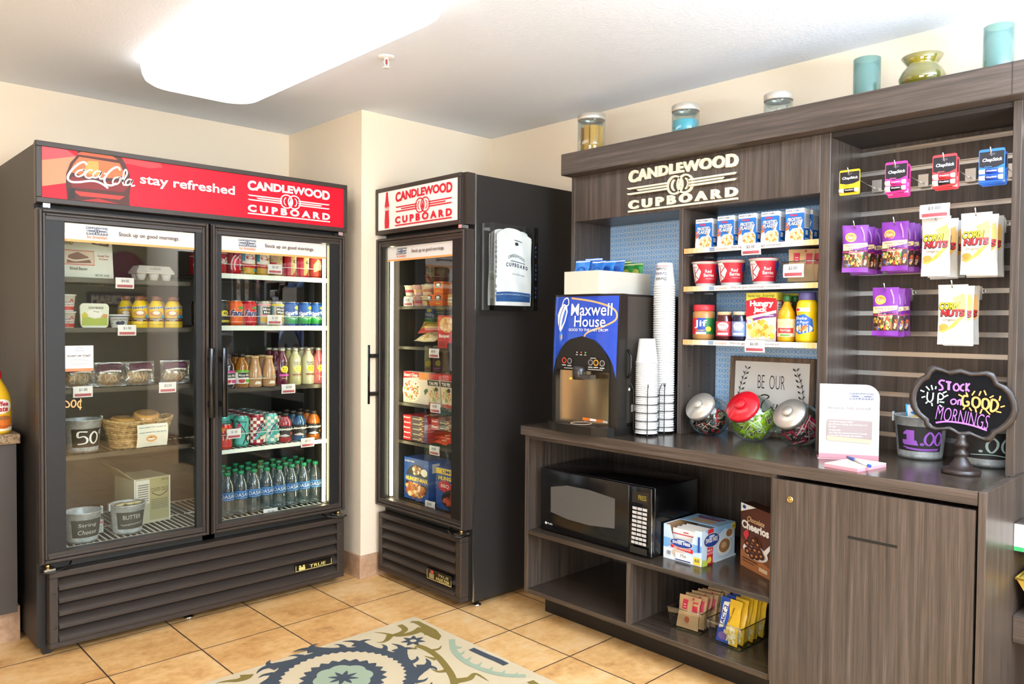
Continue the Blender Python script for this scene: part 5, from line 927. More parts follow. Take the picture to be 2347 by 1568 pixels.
for u0, u1, vt, lab in ((1953, 2021, 128, 'left teal frosted glass cylinder vase on the cornice'), (2248, 2330, 53, 'right teal frosted glass cylinder vase on the cornice, by the picture edge')):
    y, R = ctop(u0, u1, 2.86); h = z_at(vt+8, 2.86, y)-zt_; s = M().lathe([(0, 0), (R*.97, 0), (R, .004), (R, h), (R-.004, h), (R-.004, .008), (0, .008)], TEAL, 44).build('cylinder_vase', None, (2.86, y, zt_)); tag(s, lab, 'vase')
y, R = ctop(2060, 2168, 2.85); h = z_at(131, 2.85, y)-zt_; s = M().lathe([(0, 0), (R*.7, 0), (R*1.05, h*.22), (R*1.12, h*.4), (R*.95, h*.6), (R*.72, h*.74), (R*.74, h*.8), (R*1.0, h), (R*.97, h*1.01), (R*.69, h*.8), (R*.68, h*.74), (R*.9, h*.58), (R*1.06, h*.4), (R*.98, h*.22), (R*.64, .006), (0, .006)], OLIV, 44).build('round_vase', None, (2.85, y, zt_)); tag(s, 'olive green glass vase with a flared rim on the cornice', 'vase')

# ------------------------------------------------------------------ bag dispenser on the freezer side
BD = thing('bag_dispenser', 'clear acrylic pocket of shopping bags fixed to the black freezer side', 'dispenser', (2.552, 2.7395, 1.408)); w, h, d = .316, .405, .075
m = M().add([(-w/2, -d, 0), (w/2, -d, 0), (w/2, -d, h), (-w/2, -d, h)], [(0, 1, 2, 3)], CLEAR).box(-w/2, -d, 0, -w/2+.003, -.001, h, CLEAR).box(w/2-.003, -d, 0, w/2, -.001, h, CLEAR).box(-w/2, -d, 0, w/2, -.001, .003, CLEAR); m.build('pocket', BD)
m = M()
m.box(-w/2, -d-.0003, -.004, w/2, -d, .0, CLEAR)
for x in (-w/2, w/2-.028): m.box(x, -d-.0005, 0, x+.028, -d, h, thinglass('pocket_edge', 'b8b4b0', .15, .7))
f = plane((-w/2, -d-.0006, 0), (w, 0, 0), (0, 0, h), (0, -1, 0)); sh = []
for i, ch in enumerate('CUPBOARD BAG'):
    if ch != ' ': sh.append(('t', ch, 12, 78-5.6*i, 3.6, 3.4, '3a3f4c'))
for i, ch in enumerate('FOR YOUR USE'):
    if ch != ' ': sh.append(('t', ch, 95, 76-5.4*i, 3.2, 3.2, '2f4a80'))
m.build('edge_strips', BD)
for half in (sh[:11], sh[11:]): M().art(f, half, False, 1).build('side_lettering', BD)
BAG = C('fbfbfa', .5, bump=.2, bscale=40, name='white_bag_plastic')
for i in range(7):
    hh = .355-.008*(i % 3); ww = .225; R = random.Random(i)
    m = M(); zz = lambda a, b, k=i: .0028*sin(7*a+k*2)*b+.002*sin(15*a+9*b+k)
    top = lambda a: hh*(1-.05*abs(2*a-1)**3)+(.012*sin(5*a+i))
    fn = lambda x, y, l: ((x/100-.5)*ww*(1+.04*(1-y/100)), -.0005*l+zz(x/100, y/100)-.004*(y/100), y/100*top(x/100))
    m.grid(lambda a, b: fn(a*100, b*100, 0), 20, 12, BAG)
    if i == 6:
        m.art(fn, [('r', 2, 5, 98, 18, '2f5a94'), ('r', 2, 14, 98, 15, 'c8d4e4'), ('t', 'CANDLEWOOD', 56, 62, 46, 4, '5a6478', {'arc': .9}), ('r', 40, 57.5, 80, 58.4, '3a4660'), ('t', 'C U P B O A R D', 58, 53, 60, 5, '2a3654', {'b': .03}), ('t', 'For all your needs', 62, 41, 34, 2.4, '6a7080'), ('e', 56, 81, 4.5, 2.2, '1a1a1c'), ('r', 50, 85, 70, 86, '5a5a5c')]+[('e', 10+12*j, 14.5, 3, 1.6, '6a86b4') for j in range(8)], True)
    tag(m.build('shopping_bag', None, (2.56+(.0, .006, -.008, .004, -.003, .008, 0)[i], 2.7395-.008-.0088*i, 1.432)), 'white plastic shopping bag hanging in the clear pocket on the freezer side', 'bag', 'shopping bags in the pocket')

# ------------------------------------------------------------------ left edge: counter and creamer bottle
LC = thing('side_counter', 'dark cabinet with a speckled granite top at the left edge of the picture', 'cabinet', (.1, 3.95, 0)); m = M(); m.T = Matrix.Translation((-.1, -3.95, 0))
m.box(-.6, 3.685, .145, .712, YL-.014, .842, C('3a322c', .45)); m.build('body', LC); m = M(); m.T = Matrix.Translation((-.1, -3.95, 0)); m.box(-.6, 3.655, .842, .722, YL-.014, .884, GRAN, .006); m.build('granite_top', LC)
m = M(); m.T = Matrix.Translation((-.1, -3.95, 0)); m.box(-.6, 3.76, 0, .735, 4.2, .145, BASET); m.build('tile_base', LC)
CR = thing('creamer_bottle', 'yellow coffee creamer pump bottle on the granite counter', 'bottle', (.640, 3.735, .8845), .35)
YC_ = C('f0bc2a', .35); M().lathe([(0, 0), (.06, 0), (.064, .008), (.064, .13), (.058, .16), (.045, .19), (.032, .215), (.027, .225), (0, .225)], YC_, 36).build('bottle_body', CR)
m = M(); f = cyl(.0645, .012, .15, 220); m.art(f, [('p', [(0, 0), (100, 0), (100, 20), (0, 10)], 'f8ecd0'), ('e', 46, 72, 22, 22, 'f6efe0'), ('t', 'Coffee', 46, 80, 30, 14, 'b82830', {'sh': .1, 'b': .03}), ('t', 'mate', 48, 64, 24, 14, 'b82830', {'sh': .1, 'b': .03}), ('e', 52, 26, 16, 20, 'e07a28'), ('e', 52, 38, 14, 6, 'a86a3a'), ('t', 'Hazelnut', 58, 14, 30, 9, 'b8501c', {'sh': .2}), ('r', 72, 6, 80, 60, 'd8d0c0'), ('r', 72, 10, 80, 18, '3a78c0')], True, 1); m.build('label', CR)
m = M().lathe([(0, .222), (.030, .222), (.032, .226), (.032, .25), (.02, .256), (0, .256)], C('c8202a', .35), 24); m.build('pump_collar', CR)
m = M().lathe([(0, .256), (.011, .256), (.011, .29), (.016, .292), (.018, .305), (.0, .31)], C('c8202a', .35), 18).tube([(0, 0, .30), (-.03, -.02, .302), (-.045, -.03, .296)], .006, C('c8202a', .35), 8); m.build('pump_head', CR)

# ------------------------------------------------------------------ right edge: side shelves
SU = thing('side_shelf_unit', 'dark open shelf unit with thick shelves at the right edge of the picture', 'shelf unit', (2.93, .2, 0))
def su(n, *b, mat=WH): m = M(); m.T = Matrix.Translation((-2.93, -.2, 0)); m.box(*b, mat, .0015, 1); return m.build(n, SU)
su('shelf', 2.752, -.45, .662, 3.1, .6425, .747); su('shelf', 2.752, -.45, .378, 3.1, .6425, .461); su('back_panel', 3.1, -.45, 0, 3.117, .6425, 2.0, mat=WV); su('base', 2.80, -.45, 0, 3.1, .6425, .1, mat=C('15110f', .5)); su('top_shelf', 2.86, -.45, 1.22, 3.1, .6425, 1.25)
su('upright', 2.752, -.47, 0, 3.117, -.45, 2.0, mat=WV)
m = M().box(-.11, -.004, 0, .11, 0, .082, WHITE); m.art(front(.22, .082, -.004), [('r', 0, 0, 100, 16, '2f9a5a'), ('t', 'HEALTHY', 50, 60, 60, 24, '7a8a82')]); tag(m.build('shelf_sign', None, (2.7515, hit(2325, 1230, 'x', 2.7515).y-.11, .663), HX), 'white card with a green band on the upper thick shelf at the right edge', 'sign')
BK_ = thing('basket', 'yellow woven tray basket on the lower thick shelf at the right edge', 'basket', (2.77, .50, .462), HX); STRAW = C('b8983a', .6, bump=.6, bscale=120, name='woven_straw'); m = M()
A = [(-.085, .03), (.085, .03), (.085, .19), (-.085, .19)]; B = [(-.135, -.02), (.135, -.02), (.135, .24), (-.135, .24)]
for i in range(4): j = (i+1) % 4; m.add([(*A[i], 0), (*A[j], 0), (*B[j], .115), (*B[i], .115)], [(0, 1, 2, 3)], STRAW); m.add([(A[i][0]*.95, .11+(A[i][1]-.11)*.95, .004), (A[j][0]*.95, .11+(A[j][1]-.11)*.95, .004), (B[j][0]*.96, .11+(B[j][1]-.11)*.96, .115), (B[i][0]*.96, .11+(B[i][1]-.11)*.96, .115)], [(3, 2, 1, 0)], STRAW)
m.add([(*p, .001) for p in A], [(0, 1, 2, 3)], STRAW); m.build('weave', BK_); m = M(); m.tube([(*p, .116) for p in B], .005, STRAW, 6, True); m.build('rim', BK_)
for i, (c, y) in enumerate((('1f8a8a', .545), ('e8eef0', .515), ('1f9a9a', .47))):
    m = M(); m.ell((0, 0, .03), (.035, .045, .03), C(c, .35), 16, 10); m.art(plane((-.02, -.046, .02), (.04, 0, 0), (0, 0, .022), (0, -1, .2)), [('r', 0, 0, 100, 100, 'f2f0ea' if i != 1 else '2aa0a0'), ('t', 'MINT', 50, 50, 80, 60, 'c84a5a')]); tag(m.build('toiletry_bottle', None, (2.79+.03*(i % 2), y, .49+.02*(i % 2)), HX), ('dark teal item at the back of the yellow basket', 'white and teal item in front in the yellow basket', 'teal item at the right of the yellow basket')[i], 'toiletry')

# ------------------------------------------------------------------ the rug
RUGM = C('cbb998', .95, bump=.7, bscale=260, name='cream_pile'); NV = C('3c434c', .95, bump=.7, bscale=260, name='navy_pile'); OLV = C('7d6a2c', .95, bump=.7, bscale=260, name='olive_pile'); SAG = C('98a58c', .95, bump=.7, bscale=260, name='sage_pile')
RX1, RY1 = 2.098, 2.828; m = M(); m.box(.45, 1.0, .0005, RX1, RY1, .010, RUGM, .003, 1); fn = lambda x, y, l: (x, y, .010+.00018*l)
def G(*p): return [tuple(hit(u, v, 'z', .010)[:2]) for u, v in p]
def rad(cx, cy, f, n=240): return [(cx+f(2*pi*i/n)*cos(2*pi*i/n), cy+f(2*pi*i/n)*sin(2*pi*i/n)) for i in range(n)]
def ringp(cx, cy, fo, fi, c, n=240):
    o, i_ = rad(cx, cy, fo, n), rad(cx, cy, fi, n); m.add([fn(x, y, 3) for x, y in o]+[fn(x, y, 3) for x, y in i_], [(k, (k+1) % n, n+(k+1) % n, n+k) for k in range(n)], c)
MC = hit(787, 1554, 'z', .010); mx, my = MC.x, MC.y
saw = lambda a, k: abs(((a*k/(2*pi)) % 1)-.5)*2
ringp(mx, my, lambda a: .286+.012*sin(a*10+1.2)+.006*sin(a*20), lambda a: .238-.014*saw(a, 44), NV)
for i in range(10):
    a = 2*pi*(i+.3)/10; P_ = lambda da, r_: (mx+r_*cos(a+da), my+r_*sin(a+da))
    for pts, w_ in (((P_(-.12, .275), P_(-.02, .312), P_(.10, .335), P_(.22, .338)), .055), ((P_(.02, .28), P_(.0, .318), P_(-.06, .345), P_(-.13, .352)), .045), ((P_(.2, .275), P_(.25, .305), P_(.33, .318)), .03)): m.art(fn, [('k', pts, w_, NV)], False, 3+.03*i+.3*w_)
ringp(mx, my, lambda a: .165-.022*saw(a, 22), lambda a: .10+.012*abs(sin(a*4)), NV); ringp(mx, my, lambda a: .10+.012*abs(sin(a*4)), lambda a: .02, SAG)
m.add([fn(x, y, 5) for x, y in rad(mx, my, lambda a: .026+.034*saw(a, 8)**1.3, 96)], [tuple(range(96))], NV); m.add([fn(x, y, 6) for x, y in rad(mx, my, lambda a: .016, 24)], [tuple(range(24))], NV)
fc = hit(947, 1469, 'z', .01); ringp(fc.x, fc.y, lambda a: .028+.026*saw(a, 7)**1.3, lambda a: .014, NV, 84)
RL = [4]
def S_(pts, w_, c, tp=0): RL[0] += .13; m.art(fn, [('k' if tp else 's', G(*pts), w_*(1.5 if tp else 1), c)], False, RL[0])
m.art(fn, [('p', G((940, 1424), (960, 1424), (1000, 1444), (1012, 1458), (1006, 1468), (990, 1462), (975, 1455), (960, 1446), (968, 1438), (955, 1431)), OLV)], False, 2)
S_([(968, 1440), (950, 1450), (925, 1456), (905, 1457), (880, 1452), (857, 1450)], .030, OLV, 1); S_([(905, 1456), (922, 1450), (928, 1442), (916, 1433)], .026, OLV); S_([(895, 1456), (888, 1466), (878, 1472), (862, 1473)], .022, OLV, 1); S_([(985, 1455), (975, 1440), (955, 1428), (938, 1428)], .03, OLV, 1)
S_([(955, 1480), (975, 1487), (1000, 1503), (1022, 1528), (1038, 1555), (1045, 1590)], .028, OLV); S_([(985, 1492), (1005, 1488), (1012, 1480)], .016, OLV, 1); S_([(1000, 1512), (985, 1508), (972, 1504)], .016, OLV, 1); S_([(1022, 1538), (1005, 1540), (988, 1534)], .018, OLV, 1); S_([(1042, 1562), (1075, 1556), (1090, 1545), (1120, 1562)], .028, OLV, 1); S_([(955, 1486), (938, 1489)], .014, OLV, 1)
S_([(1036, 1466), (1040, 1490), (1062, 1514), (1100, 1533), (1150, 1547), (1205, 1550)], .026, SAG)
for p in ((1048, 1500, 1065, 1492), (1042, 1484, 1058, 1482), (1062, 1514, 1080, 1506), (1085, 1527, 1105, 1518), (1112, 1537, 1130, 1529), (1140, 1545, 1158, 1537), (1172, 1550, 1186, 1542)): S_([p[:2], ((p[0]+p[2])/2+2, (p[1]+p[3])/2+3), p[2:]], .022, SAG, 1)
S_([(1080, 1488), (1100, 1497), (1118, 1505), (1140, 1514), (1160, 1524)], .030, NV); S_([(1215, 1562), (1240, 1580), (1260, 1600)], .03, OLV)
S_([(566, 1547), (562, 1554), (545, 1560), (520, 1562), (495, 1567)], .034, OLV, 1); S_([(500, 1580), (440, 1600)], .03, OLV)
tag(m.build('rug'), 'cream rug with navy medallion and olive scrolls on the tiled floor', 'rug')
# ------------------------------------------------------------------ drinks in the right half of the refrigerator
ALUC = C('c4c4c2', .25, .8, name='can_metal')
def can(base, art, r=.0325, h=.122, span=200, topc=None, name='soda_can'):
    rt = thing(name, 'can', 'can', (0, 0, 0)); bm = M().lathe([(0, .002), (r*.8, 0), (r*.88, .004), (r, .014), (r, h-.016), (r*.84, h-.003)], base if not isinstance(base, str) else C(base, .25, .3), 28)
    bm.art(cyl(r, .012, h-.014, span), art, True); bm.build('can_body', rt); M().lathe([(r*.84, h-.003), (r*.84, h), (r*.78, h), (r*.76, h-.005), (0, h-.005)], topc or ALUC, 24).build('can_lid', rt); return rt
def bottle(name, prof, mat, capp, capm, lab=None, cat='bottle', fill=None):
    rt = thing(name, 'bottle', cat, (0, 0, 0)); M().lathe(prof, mat, 26).build('bottle_body', rt); M().lathe(capp, capm, 20).build('cap', rt)
    if fill: M().lathe(fill[0], fill[1], 22).build('contents', rt)
    if lab:
        r, z0, z1, base, art, span = lab; m = M(); f = cyl(r, z0, z1, span)
        if base: m.grid(lambda a, b: f(100*a, 100*b, 1), 24, 2, base)
        m.art(f, art, True, 1); m.build('label', rt)
    return rt
def row(proto, lab, cat, u, z, rows, grp, behind='behind', y0=3.585, r=.034, dy=.07, rz=0, us=None):
    x = x_at(u, y0+r, z+.06); proto['category'] = cat
    for j in range(rows):
        loc = (x, y0+r+dy*j, z)
        if j == 0: proto.location = loc; proto['label'] = lab; proto['group'] = grp; proto.rotation_euler.z = rz
        else: dup(proto, loc, rz, lab+' - '+behind)
WH_, RC = 'f2efe8', 'c8182a'
COKE = [('s', [(30, 12), (28, 40), (36, 70), (46, 84)], 6, WH_, 1.2), ('s', [(44, 10), (40, 34), (46, 60), (58, 78)], 4, WH_, 1.2), ('e', 70, 74, 12, 15, WH_), ('e', 70, 74, 10, 12, RC), ('r', 69, 62, 71, 86, WH_), ('p', [(62, 14), (78, 14), (80, 34), (74, 46), (64, 40)], WH_), ('p', [(65, 18), (75, 18), (76, 32), (67, 34)], RC)]
COKE2 = script_word(28, 30, 86, 72, WH_, 1.6, 9)+[('r', 10, 88, 90, 91, WH_)]
GOLD = [('r', 0, 0, 100, 46, 'd8a83a'), ('r', 0, 46, 100, 100, 'e8e2d4'), ('p', [(0, 50), (100, 36), (100, 20), (0, 32)], RC), ('t', 'Cc', 52, 78, 46, 26, RC, {'b': .06}), ('p', [(60, 20), (100, 26), (90, 8), (66, 4)], '3ab4c8'), ('r', 10, 60, 26, 96, '3a9ab8')]
DIET = [('r', 0, 0, 100, 100, 'c8a878'), ('t', 'D', 50, 82, 44, 28, '1a1616', {'sh': .3, 'b': .04}), ('p', [(10, 60), (40, 60), (56, 10), (30, 0), (8, 0)], RC), ('p', [(60, 4), (76, 56), (92, 56), (84, 0)], RC)]
KCAN = [('r', 0, 0, 42, 100, RC), ('r', 42, 0, 62, 100, 'd8b878'), ('r', 62, 0, 100, 100, 'ece6dc'), ('t', 'ck', 74, 76, 40, 28, '1c1818', {'sh': .3}), ('p', [(50, 0), (66, 0), (92, 44), (74, 46)], RC)]
DRP = [('r', 0, 0, 100, 100, 'b83a2a'), ('p', [(30, 20), (64, 36), (70, 78), (50, 92), (28, 60)], 'd8b088'), ('t', 'Dr', 62, 56, 40, 34, WH_, {'sh': .2, 'b': .04})]
z = SHR[0]+.0012
for u, base, art, nm, rows in ((503, RC, COKE2, 'red cola can at the left end of the top drinks shelf', 5), (536, RC, COKE, 'red cola can with white pictures on the top drinks shelf', 2), (569, 'd8a83a', GOLD, 'gold and white cola can, left of the two on the top drinks shelf', 2), (602, 'd8a83a', GOLD, 'gold and white cola can, right of the two on the top drinks shelf', 2),
        (632, 'c8a878', DIET, 'tan and red can behind the top price tag', 2), (664, RC, KCAN, 'red and tan can just right of the top price tag', 2), (693, RC, KCAN, 'red and cream can, second from the right on the top drinks shelf', 2), (722, 'b83a2a', DRP, 'brick red can at the right end of the top drinks shelf', 2)):
    row(can(base, art), nm, 'can', u, z, rows, 'cans on the top drinks shelf')
FAN = lambda c: [('r', 0, 0, 100, 100, c), ('e', 50, 52, 38, 24, 'e8e4dc'), ('e', 50, 52, 35, 21, c), ('t', 'Fanta', 52, 52, 66, 30, 'f4f1ea', {'b': .1, 'sh': .12}), ('t', 'Fanta', 52, 52, 64, 28, '2a2a6a', {'b': .04, 'sh': .12}), ('e', 62, 78, 14, 7, '4a9a3a'), ('r', 20, 8, 80, 10, 'f0d8b8')]
MMA = lambda c: [('r', 0, 0, 100, 100, 'b8b4a4'), ('r', 34, 46, 84, 84, '22201e'), ('t', 'Minute', 58, 74, 44, 13, WH_), ('t', 'Maid', 56, 58, 34, 13, WH_), ('r', 20, 36, 90, 46, c), ('e', 50, 20, 30, 14, 'e0b850'), ('r', 0, 0, 24, 100, '6a8a9a'), ('r', 0, 92, 100, 100, c)]
SPR = [('r', 0, 0, 100, 40, '1f8a3a'), ('r', 0, 40, 100, 100, '1f58a8'), ('p', [(4, 24), (50, 14), (96, 24), (96, 44), (50, 30), (4, 44)], '2fa84a'), ('t', 'Sprite', 50, 54, 84, 30, 'f4f6f6', {'b': .05, 'sh': .15, 'rot': 8, 'asp': 1.2}), ('e', 66, 84, 14, 10, 'e8d83a'), ('p', [(20, 34), (50, 22), (80, 34), (50, 28)], 'd8e4e8'), ('r', 8, 0, 12, 40, '5ac86a'), ('r', 86, 0, 90, 40, '5ac86a')]
MEL = [('r', 0, 0, 100, 100, '22201a'), ('s', [(20, 20), (60, 90)], 10, 'e8d020'), ('s', [(50, 14), (84, 74)], 8, 'e8d020'), ('e', 50, 50, 16, 14, 'e8d020'), ('t', 'e', 54, 50, 14, 16, '22201a', {'b': .05}), ('r', 20, 6, 80, 16, 'c8b820')]
z = SHR[1]+.0012
for u, base, art, nm, rows in ((508, '22201a', MEL, 'black and yellow can at the left end of the second drinks shelf', 5), (540, 'e8641c', FAN('e8641c'), 'orange soda can on the second drinks shelf', 2), (572, 'c81e2c', FAN('c81e2c'), 'red fruit soda can beside the orange soda can', 2), (604, 'b8b4a4', MMA('e09aa0'), 'grey can with a pink band, left of the second price tag', 2), (635, 'b8b4a4', MMA('ecd02a'), 'grey can with a yellow top behind the second price tag', 2),
        (667, '1f58a8', SPR, 'blue and green lemon soda can, leftmost of three', 2), (698, '1f58a8', SPR, 'blue and green lemon soda can, middle of three', 2), (725, '1f58a8', SPR, 'blue and green lemon soda can, rightmost of three', 2)):
    row(can(base, art), nm, 'can', u, z, rows, 'cans on the second drinks shelf')
def lip_tray(z, k):
    m = M(); m.T = Matrix.Translation((-CXF, -3.46, 0)); x0, x1 = 1.49, 2.04
    m.tube([(x0, 3.567, z+.048), (x1, 3.567, z+.048)], .0016, WWIRE)
    for i in range(9): x = x0+(x1-x0)*i/8; m.box(x-.0012, 3.566, z, x+.0012, 3.58, z+.05, thinglass('divider_plastic', 'dfeee0', .1, .6))
    return m.build('front_rail', FR)
lip_tray(SHR[0], 0); lip_tray(SHR[1], 1)
# bottles
JUI = lambda c: thinglass('juice_'+c, c, .08, .6, .03, .55, c)
z = SHR[2]+.0012
for u, c, lc, nm in ((522, '3a1822', 'c83a8a', 'dark grape juice bottle at the left end of the third drinks shelf'), (554, 'c8801a', '6ab02a', 'amber apple juice bottle on the third drinks shelf')):
    b = bottle('juice_bottle', [(0, 0), (.03, 0), (.033, .006), (.033, .1), (.030, .115), (.018, .135), (.014, .142), (.014, .15), (0, .15)], JUI(c), [(0, .148), (.0165, .148), (.0165, .163), (0, .164)], C('2a2422', .4), (.0334, .02, .085, WH_, [('r', 0, 84, 100, 100, lc), ('r', 26, 46, 74, 82, '1f1c1a'), ('t', 'Minute Maid', 50, 64, 42, 20, WH_), ('e', 40, 22, 12, 16, 'b82a3a'), ('r', 54, 8, 90, 34, lc)], 220))
    row(b, nm, 'bottle', u, z, 2, 'juice bottles on the third drinks shelf')
for u, nm in ((584, 'tan coffee drink bottle, left of two on the third drinks shelf'), (616, 'tan coffee drink bottle, right of two on the third drinks shelf')):
    b = bottle('coffee_drink_bottle', [(0, 0), (.031, 0), (.0335, .006), (.0335, .06), (.030, .085), (.022, .112), (.0185, .128), (.0185, .142), (0, .142)], C('b98d62', .12, coat=.5, name='coffee_glass'), [(0, .140), (.0205, .140), (.0205, .152), (0, .1525)], C('c8a878', .4), (.0338, .012, .062, None, [('e', 72, 74, 13, 19, 'f0efe8'), ('e', 72, 74, 11, 16, '1f6a44'), ('e', 72, 72, 5, 8, 'f0efe8'), ('t', 'frappuccino', 46, 44, 50, 12, '6a4a30', {'sh': .1}), ('p', [(36, 4), (44, 34), (62, 30), (66, 4)], 'e8ddc8')], 200))
    row(b, nm, 'bottle', u, z, 2, 'coffee drink bottles on the third drinks shelf')
for u, c, lc, nm in ((646, '7a2a48', 'd84ab8', 'purple lemonade bottle, leftmost of four on the third drinks shelf'), (676, 'd8d49a', '7a4a2a', 'pale yellow lemonade bottle, second of four'), (706, 'e6e2c0', '7a4a2a', 'cloudy white lemonade bottle, third of four'), (730, 'e07a80', 'c83a4a', 'pink lemonade bottle at the right end of the third drinks shelf')):
    b = bottle('lemonade_bottle', [(0, 0), (.029, 0), (.0315, .006), (.0315, .118), (.028, .14), (.017, .156), (.0145, .163), (.0145, .175), (0, .175)], thinglass('lemonade_'+c, c, .08, .6, .03, .6, c), [(0, .172), (.016, .172), (.016, .186), (0, .187)], C('b8b4a8', .3, .6), (.0318, .03, .13, None, [('t', "Hubert's", 50, 84, 40, 12, '2a2622'), ('t', 'Lemonade', 50, 74, 36, 8, '2a2622'), ('e', 50, 52, 19, 17, 'f2d832'), ('e', 44, 55, 2, 4, '2a2622'), ('e', 56, 55, 2, 4, '2a2622'), ('s', [(43, 47), (50, 43), (57, 47)], 2, '2a2622', 1.3), ('r', 26, 18, 74, 27, lc), ('r', 36, 6, 64, 9, 'b8a88a')], 190))
    row(b, nm, 'bottle', u, z, 3, 'lemonade bottles on the third drinks shelf')
AZT = lambda a, b: [('r', 0, 0, 100, 100, a)]+[('r', 12.5*i, 12.5*j, 12.5*i+12.5, 12.5*j+12.5, b) for i in range(8) for j in range(8) if (i+j) % 2]+[('p', [(30, 14), (40, 14), (66, 60), (60, 66)], '3aa8a0'), ('p', [(48, 40), (70, 48), (74, 34), (52, 26)], '3aa8a0'), ('s', [(34, 30), (44, 56), (62, 80)], 6, '2a4a6a', 1.3), ('e', 66, 22, 12, 8, 'e8d8c0')]
AZP = [('r', 0, 0, 100, 100, '5ab8a8'), ('s', [(20, 96), (46, 60), (56, 30), (44, 0)], 5, '2a2a2a', 1.3), ('s', [(60, 90), (50, 62)], 3, '2a2a2a', 1.3), ('e', 30, 74, 8, 6, 'c82a5a'), ('e', 24, 60, 9, 7, 'd83a6a'), ('e', 36, 50, 7, 5, 'c82a5a'), ('e', 74, 60, 6, 5, 'd83a6a'), ('p', [(52, 26), (72, 44), (84, 20), (62, 4)], '22201e'), ('p', [(58, 24), (70, 36), (76, 20), (64, 10)], 'e8e2d4'), ('t', 'AriZona', 34, 88, 40, 8, '2a2a2a')]
FRU = [('r', 0, 0, 100, 100, 'd8402a'), ('e', 46, 58, 34, 26, 'f0ece0'), ('t', 'V8', 46, 58, 40, 30, 'a82a3a', {'b': .05}), ('e', 70, 86, 12, 8, '5a9a2a'), ('e', 30, 90, 12, 8, 'e8902a'), ('e', 50, 14, 20, 10, 'c82a3a')]
z = SHR[3]+.0012
row(can('d8402a', FRU, .0325, .118), 'short orange and red juice can at the left front of the fourth drinks shelf', 'can', 515, z, 1, 'cans on the fourth drinks shelf', y0=3.572, r=.0325)
for u, a, art, nm, y0 in ((553, '5ab8a8', AZP, 'teal tall tea can with cherry blossom on the fourth drinks shelf', 3.60), (588, 'a8283a', AZT('a8283a', 'ece4d4'), 'red and cream checked tall tea can', 3.60), (620, '6ac0b4', AZT('6ac0b4', 'ece4d4'), 'teal and cream checked tall tea can', 3.60)):
    row(can(a, art, .0355, .150), nm, 'can', u, z, 5, 'tall tea cans', r=.0355, dy=.074, y0=y0)
row(can('5ab8a8', AZP, .0355, .150), 'teal tall tea can behind the short orange can', 'can', 511, z, 4, 'tall tea cans', r=.0355, dy=.074, y0=3.675)
for u, c, nm in ((653, 'c82a3c', 'red sports drink bottle on the fourth drinks shelf'), (686, '1a6ea8', 'blue sports drink bottle on the fourth drinks shelf'), (719, 'e8801a', 'orange sports drink bottle at the right end of the fourth drinks shelf')):
    b = bottle('sports_drink_bottle', [(0, 0), (.029, 0), (.032, .008), (.0315, .05), (.0325, .085), (.032, .1), (.024, .118), (.016, .126), (.016, .132), (0, .132)], JUI(c), [(0, .13), (.0185, .13), (.0185, .146), (0, .147)], C('26221f', .4), (.0328, .026, .082, '1d1b1c', [('t', 'POWERADE', 50, 70, 72, 20, WH_, {'b': .03}), ('p', [(10, 10), (40, 30), (60, 10), (40, 4)], 'c8c4c0'), ('r', 62, 18, 90, 40, c), ('p', [(74, 96), (66, 60), (80, 64), (72, 40), (92, 80), (80, 78)], 'e8e4e0')], 220))
    row(b, nm, 'bottle', u, z, 3, 'sports drink bottles')
m = M(); m.T = Matrix.Translation((-CXF, -3.46, 0)); m.tube([(1.485, 3.567, SHR[3]+.07), (2.04, 3.567, SHR[3]+.07)], .0018, WWIRE).tube([(1.485, 3.566, SHR[2]+.045), (1.76, 3.566, SHR[2]+.045)], .0016, WWIRE); m.build('front_rail', FR)
# water bottles on the floor rack
z = SHR[4]+.001; R = .032
def wp(s):
    out = [(0, 0), (R*.9, 0), (R, .008)]
    for i in range(5): out += [(R, .02+.011*i), (R*.95, .0255+.011*i)]
    return out+[(R, .076), (R, .12), (R*.96, .126), (R, .132), (R*.93, .145), (R*.7, .168), (R*.42, .184), (.0125, .19), (.0125, .196), (0, .196)]
wb = bottle('water_bottle', wp(0), WATER, [(0, .194), (.0145, .194), (.0150, .208), (.013, .2105), (0, .2105)], C('1f8a56', .4), (R+.0004, .078, .118, '1f5a94', [('r', 0, 84, 100, 92, '5a9ac8'), ('t', 'DASANI', 50, 48, 50, 44, 'eef2f4', {'b': -.004, 'arc': .1}), ('p', [(4, 20), (12, 60), (20, 30), (14, 8)], '4aa84a'), ('r', 20, 10, 80, 15, '8ab8d8')], 300)); wb['category'] = 'bottle'
first = True
for j in range(4):
    for i, u in enumerate((522, 553, 582, 616, 646, 675, 703, 730)):
        y = 3.592+R+.072*j; x = x_at(521, 3.592+R, z+.1)+.0672*i+.003*(j % 2)
        lab = 'clear green-capped water bottle in the front row on the bottom rack' if j == 0 else 'clear green-capped water bottle behind the front row on the bottom rack'; g = 'front row of water bottles' if j == 0 else 'water bottles behind the front row'
        if first: wb.location = (x, y, z); wb['label'] = lab; wb['group'] = g; first = False
        else: dup(wb, (x, y, z), .3*((i*3+j) % 4)-.4 if j else .1*((i % 3)-1), lab, g)
def fprice(text, u, v, lab, extra=None, w=.074, h=.046, y=3.543, rot=0):
    q = hit(u, v, 'y', y); o = price(text, (q.x, y, q.z-h/2), rot, lab, w, h, extra); return o
fprice('$1.50', 630, 617, '$1.50 price tag on the top drinks shelf'); fprice('$1.50', 629, 733, '$1.50 price tag on the second drinks shelf', 'This shelf!'); fprice('$3.00', 661, 891, '$3.00 price tag on the third drinks shelf'); fprice('$1.50', 536, 994, '$1.50 price tag beside the short orange can', None, .068); fprice('$3.00', 705, 1014, '$3.00 price tag on the fourth drinks shelf'); fprice('$2.00', 620, 1176, '$2.00 price tag tilted on the bottom rack of the right door')

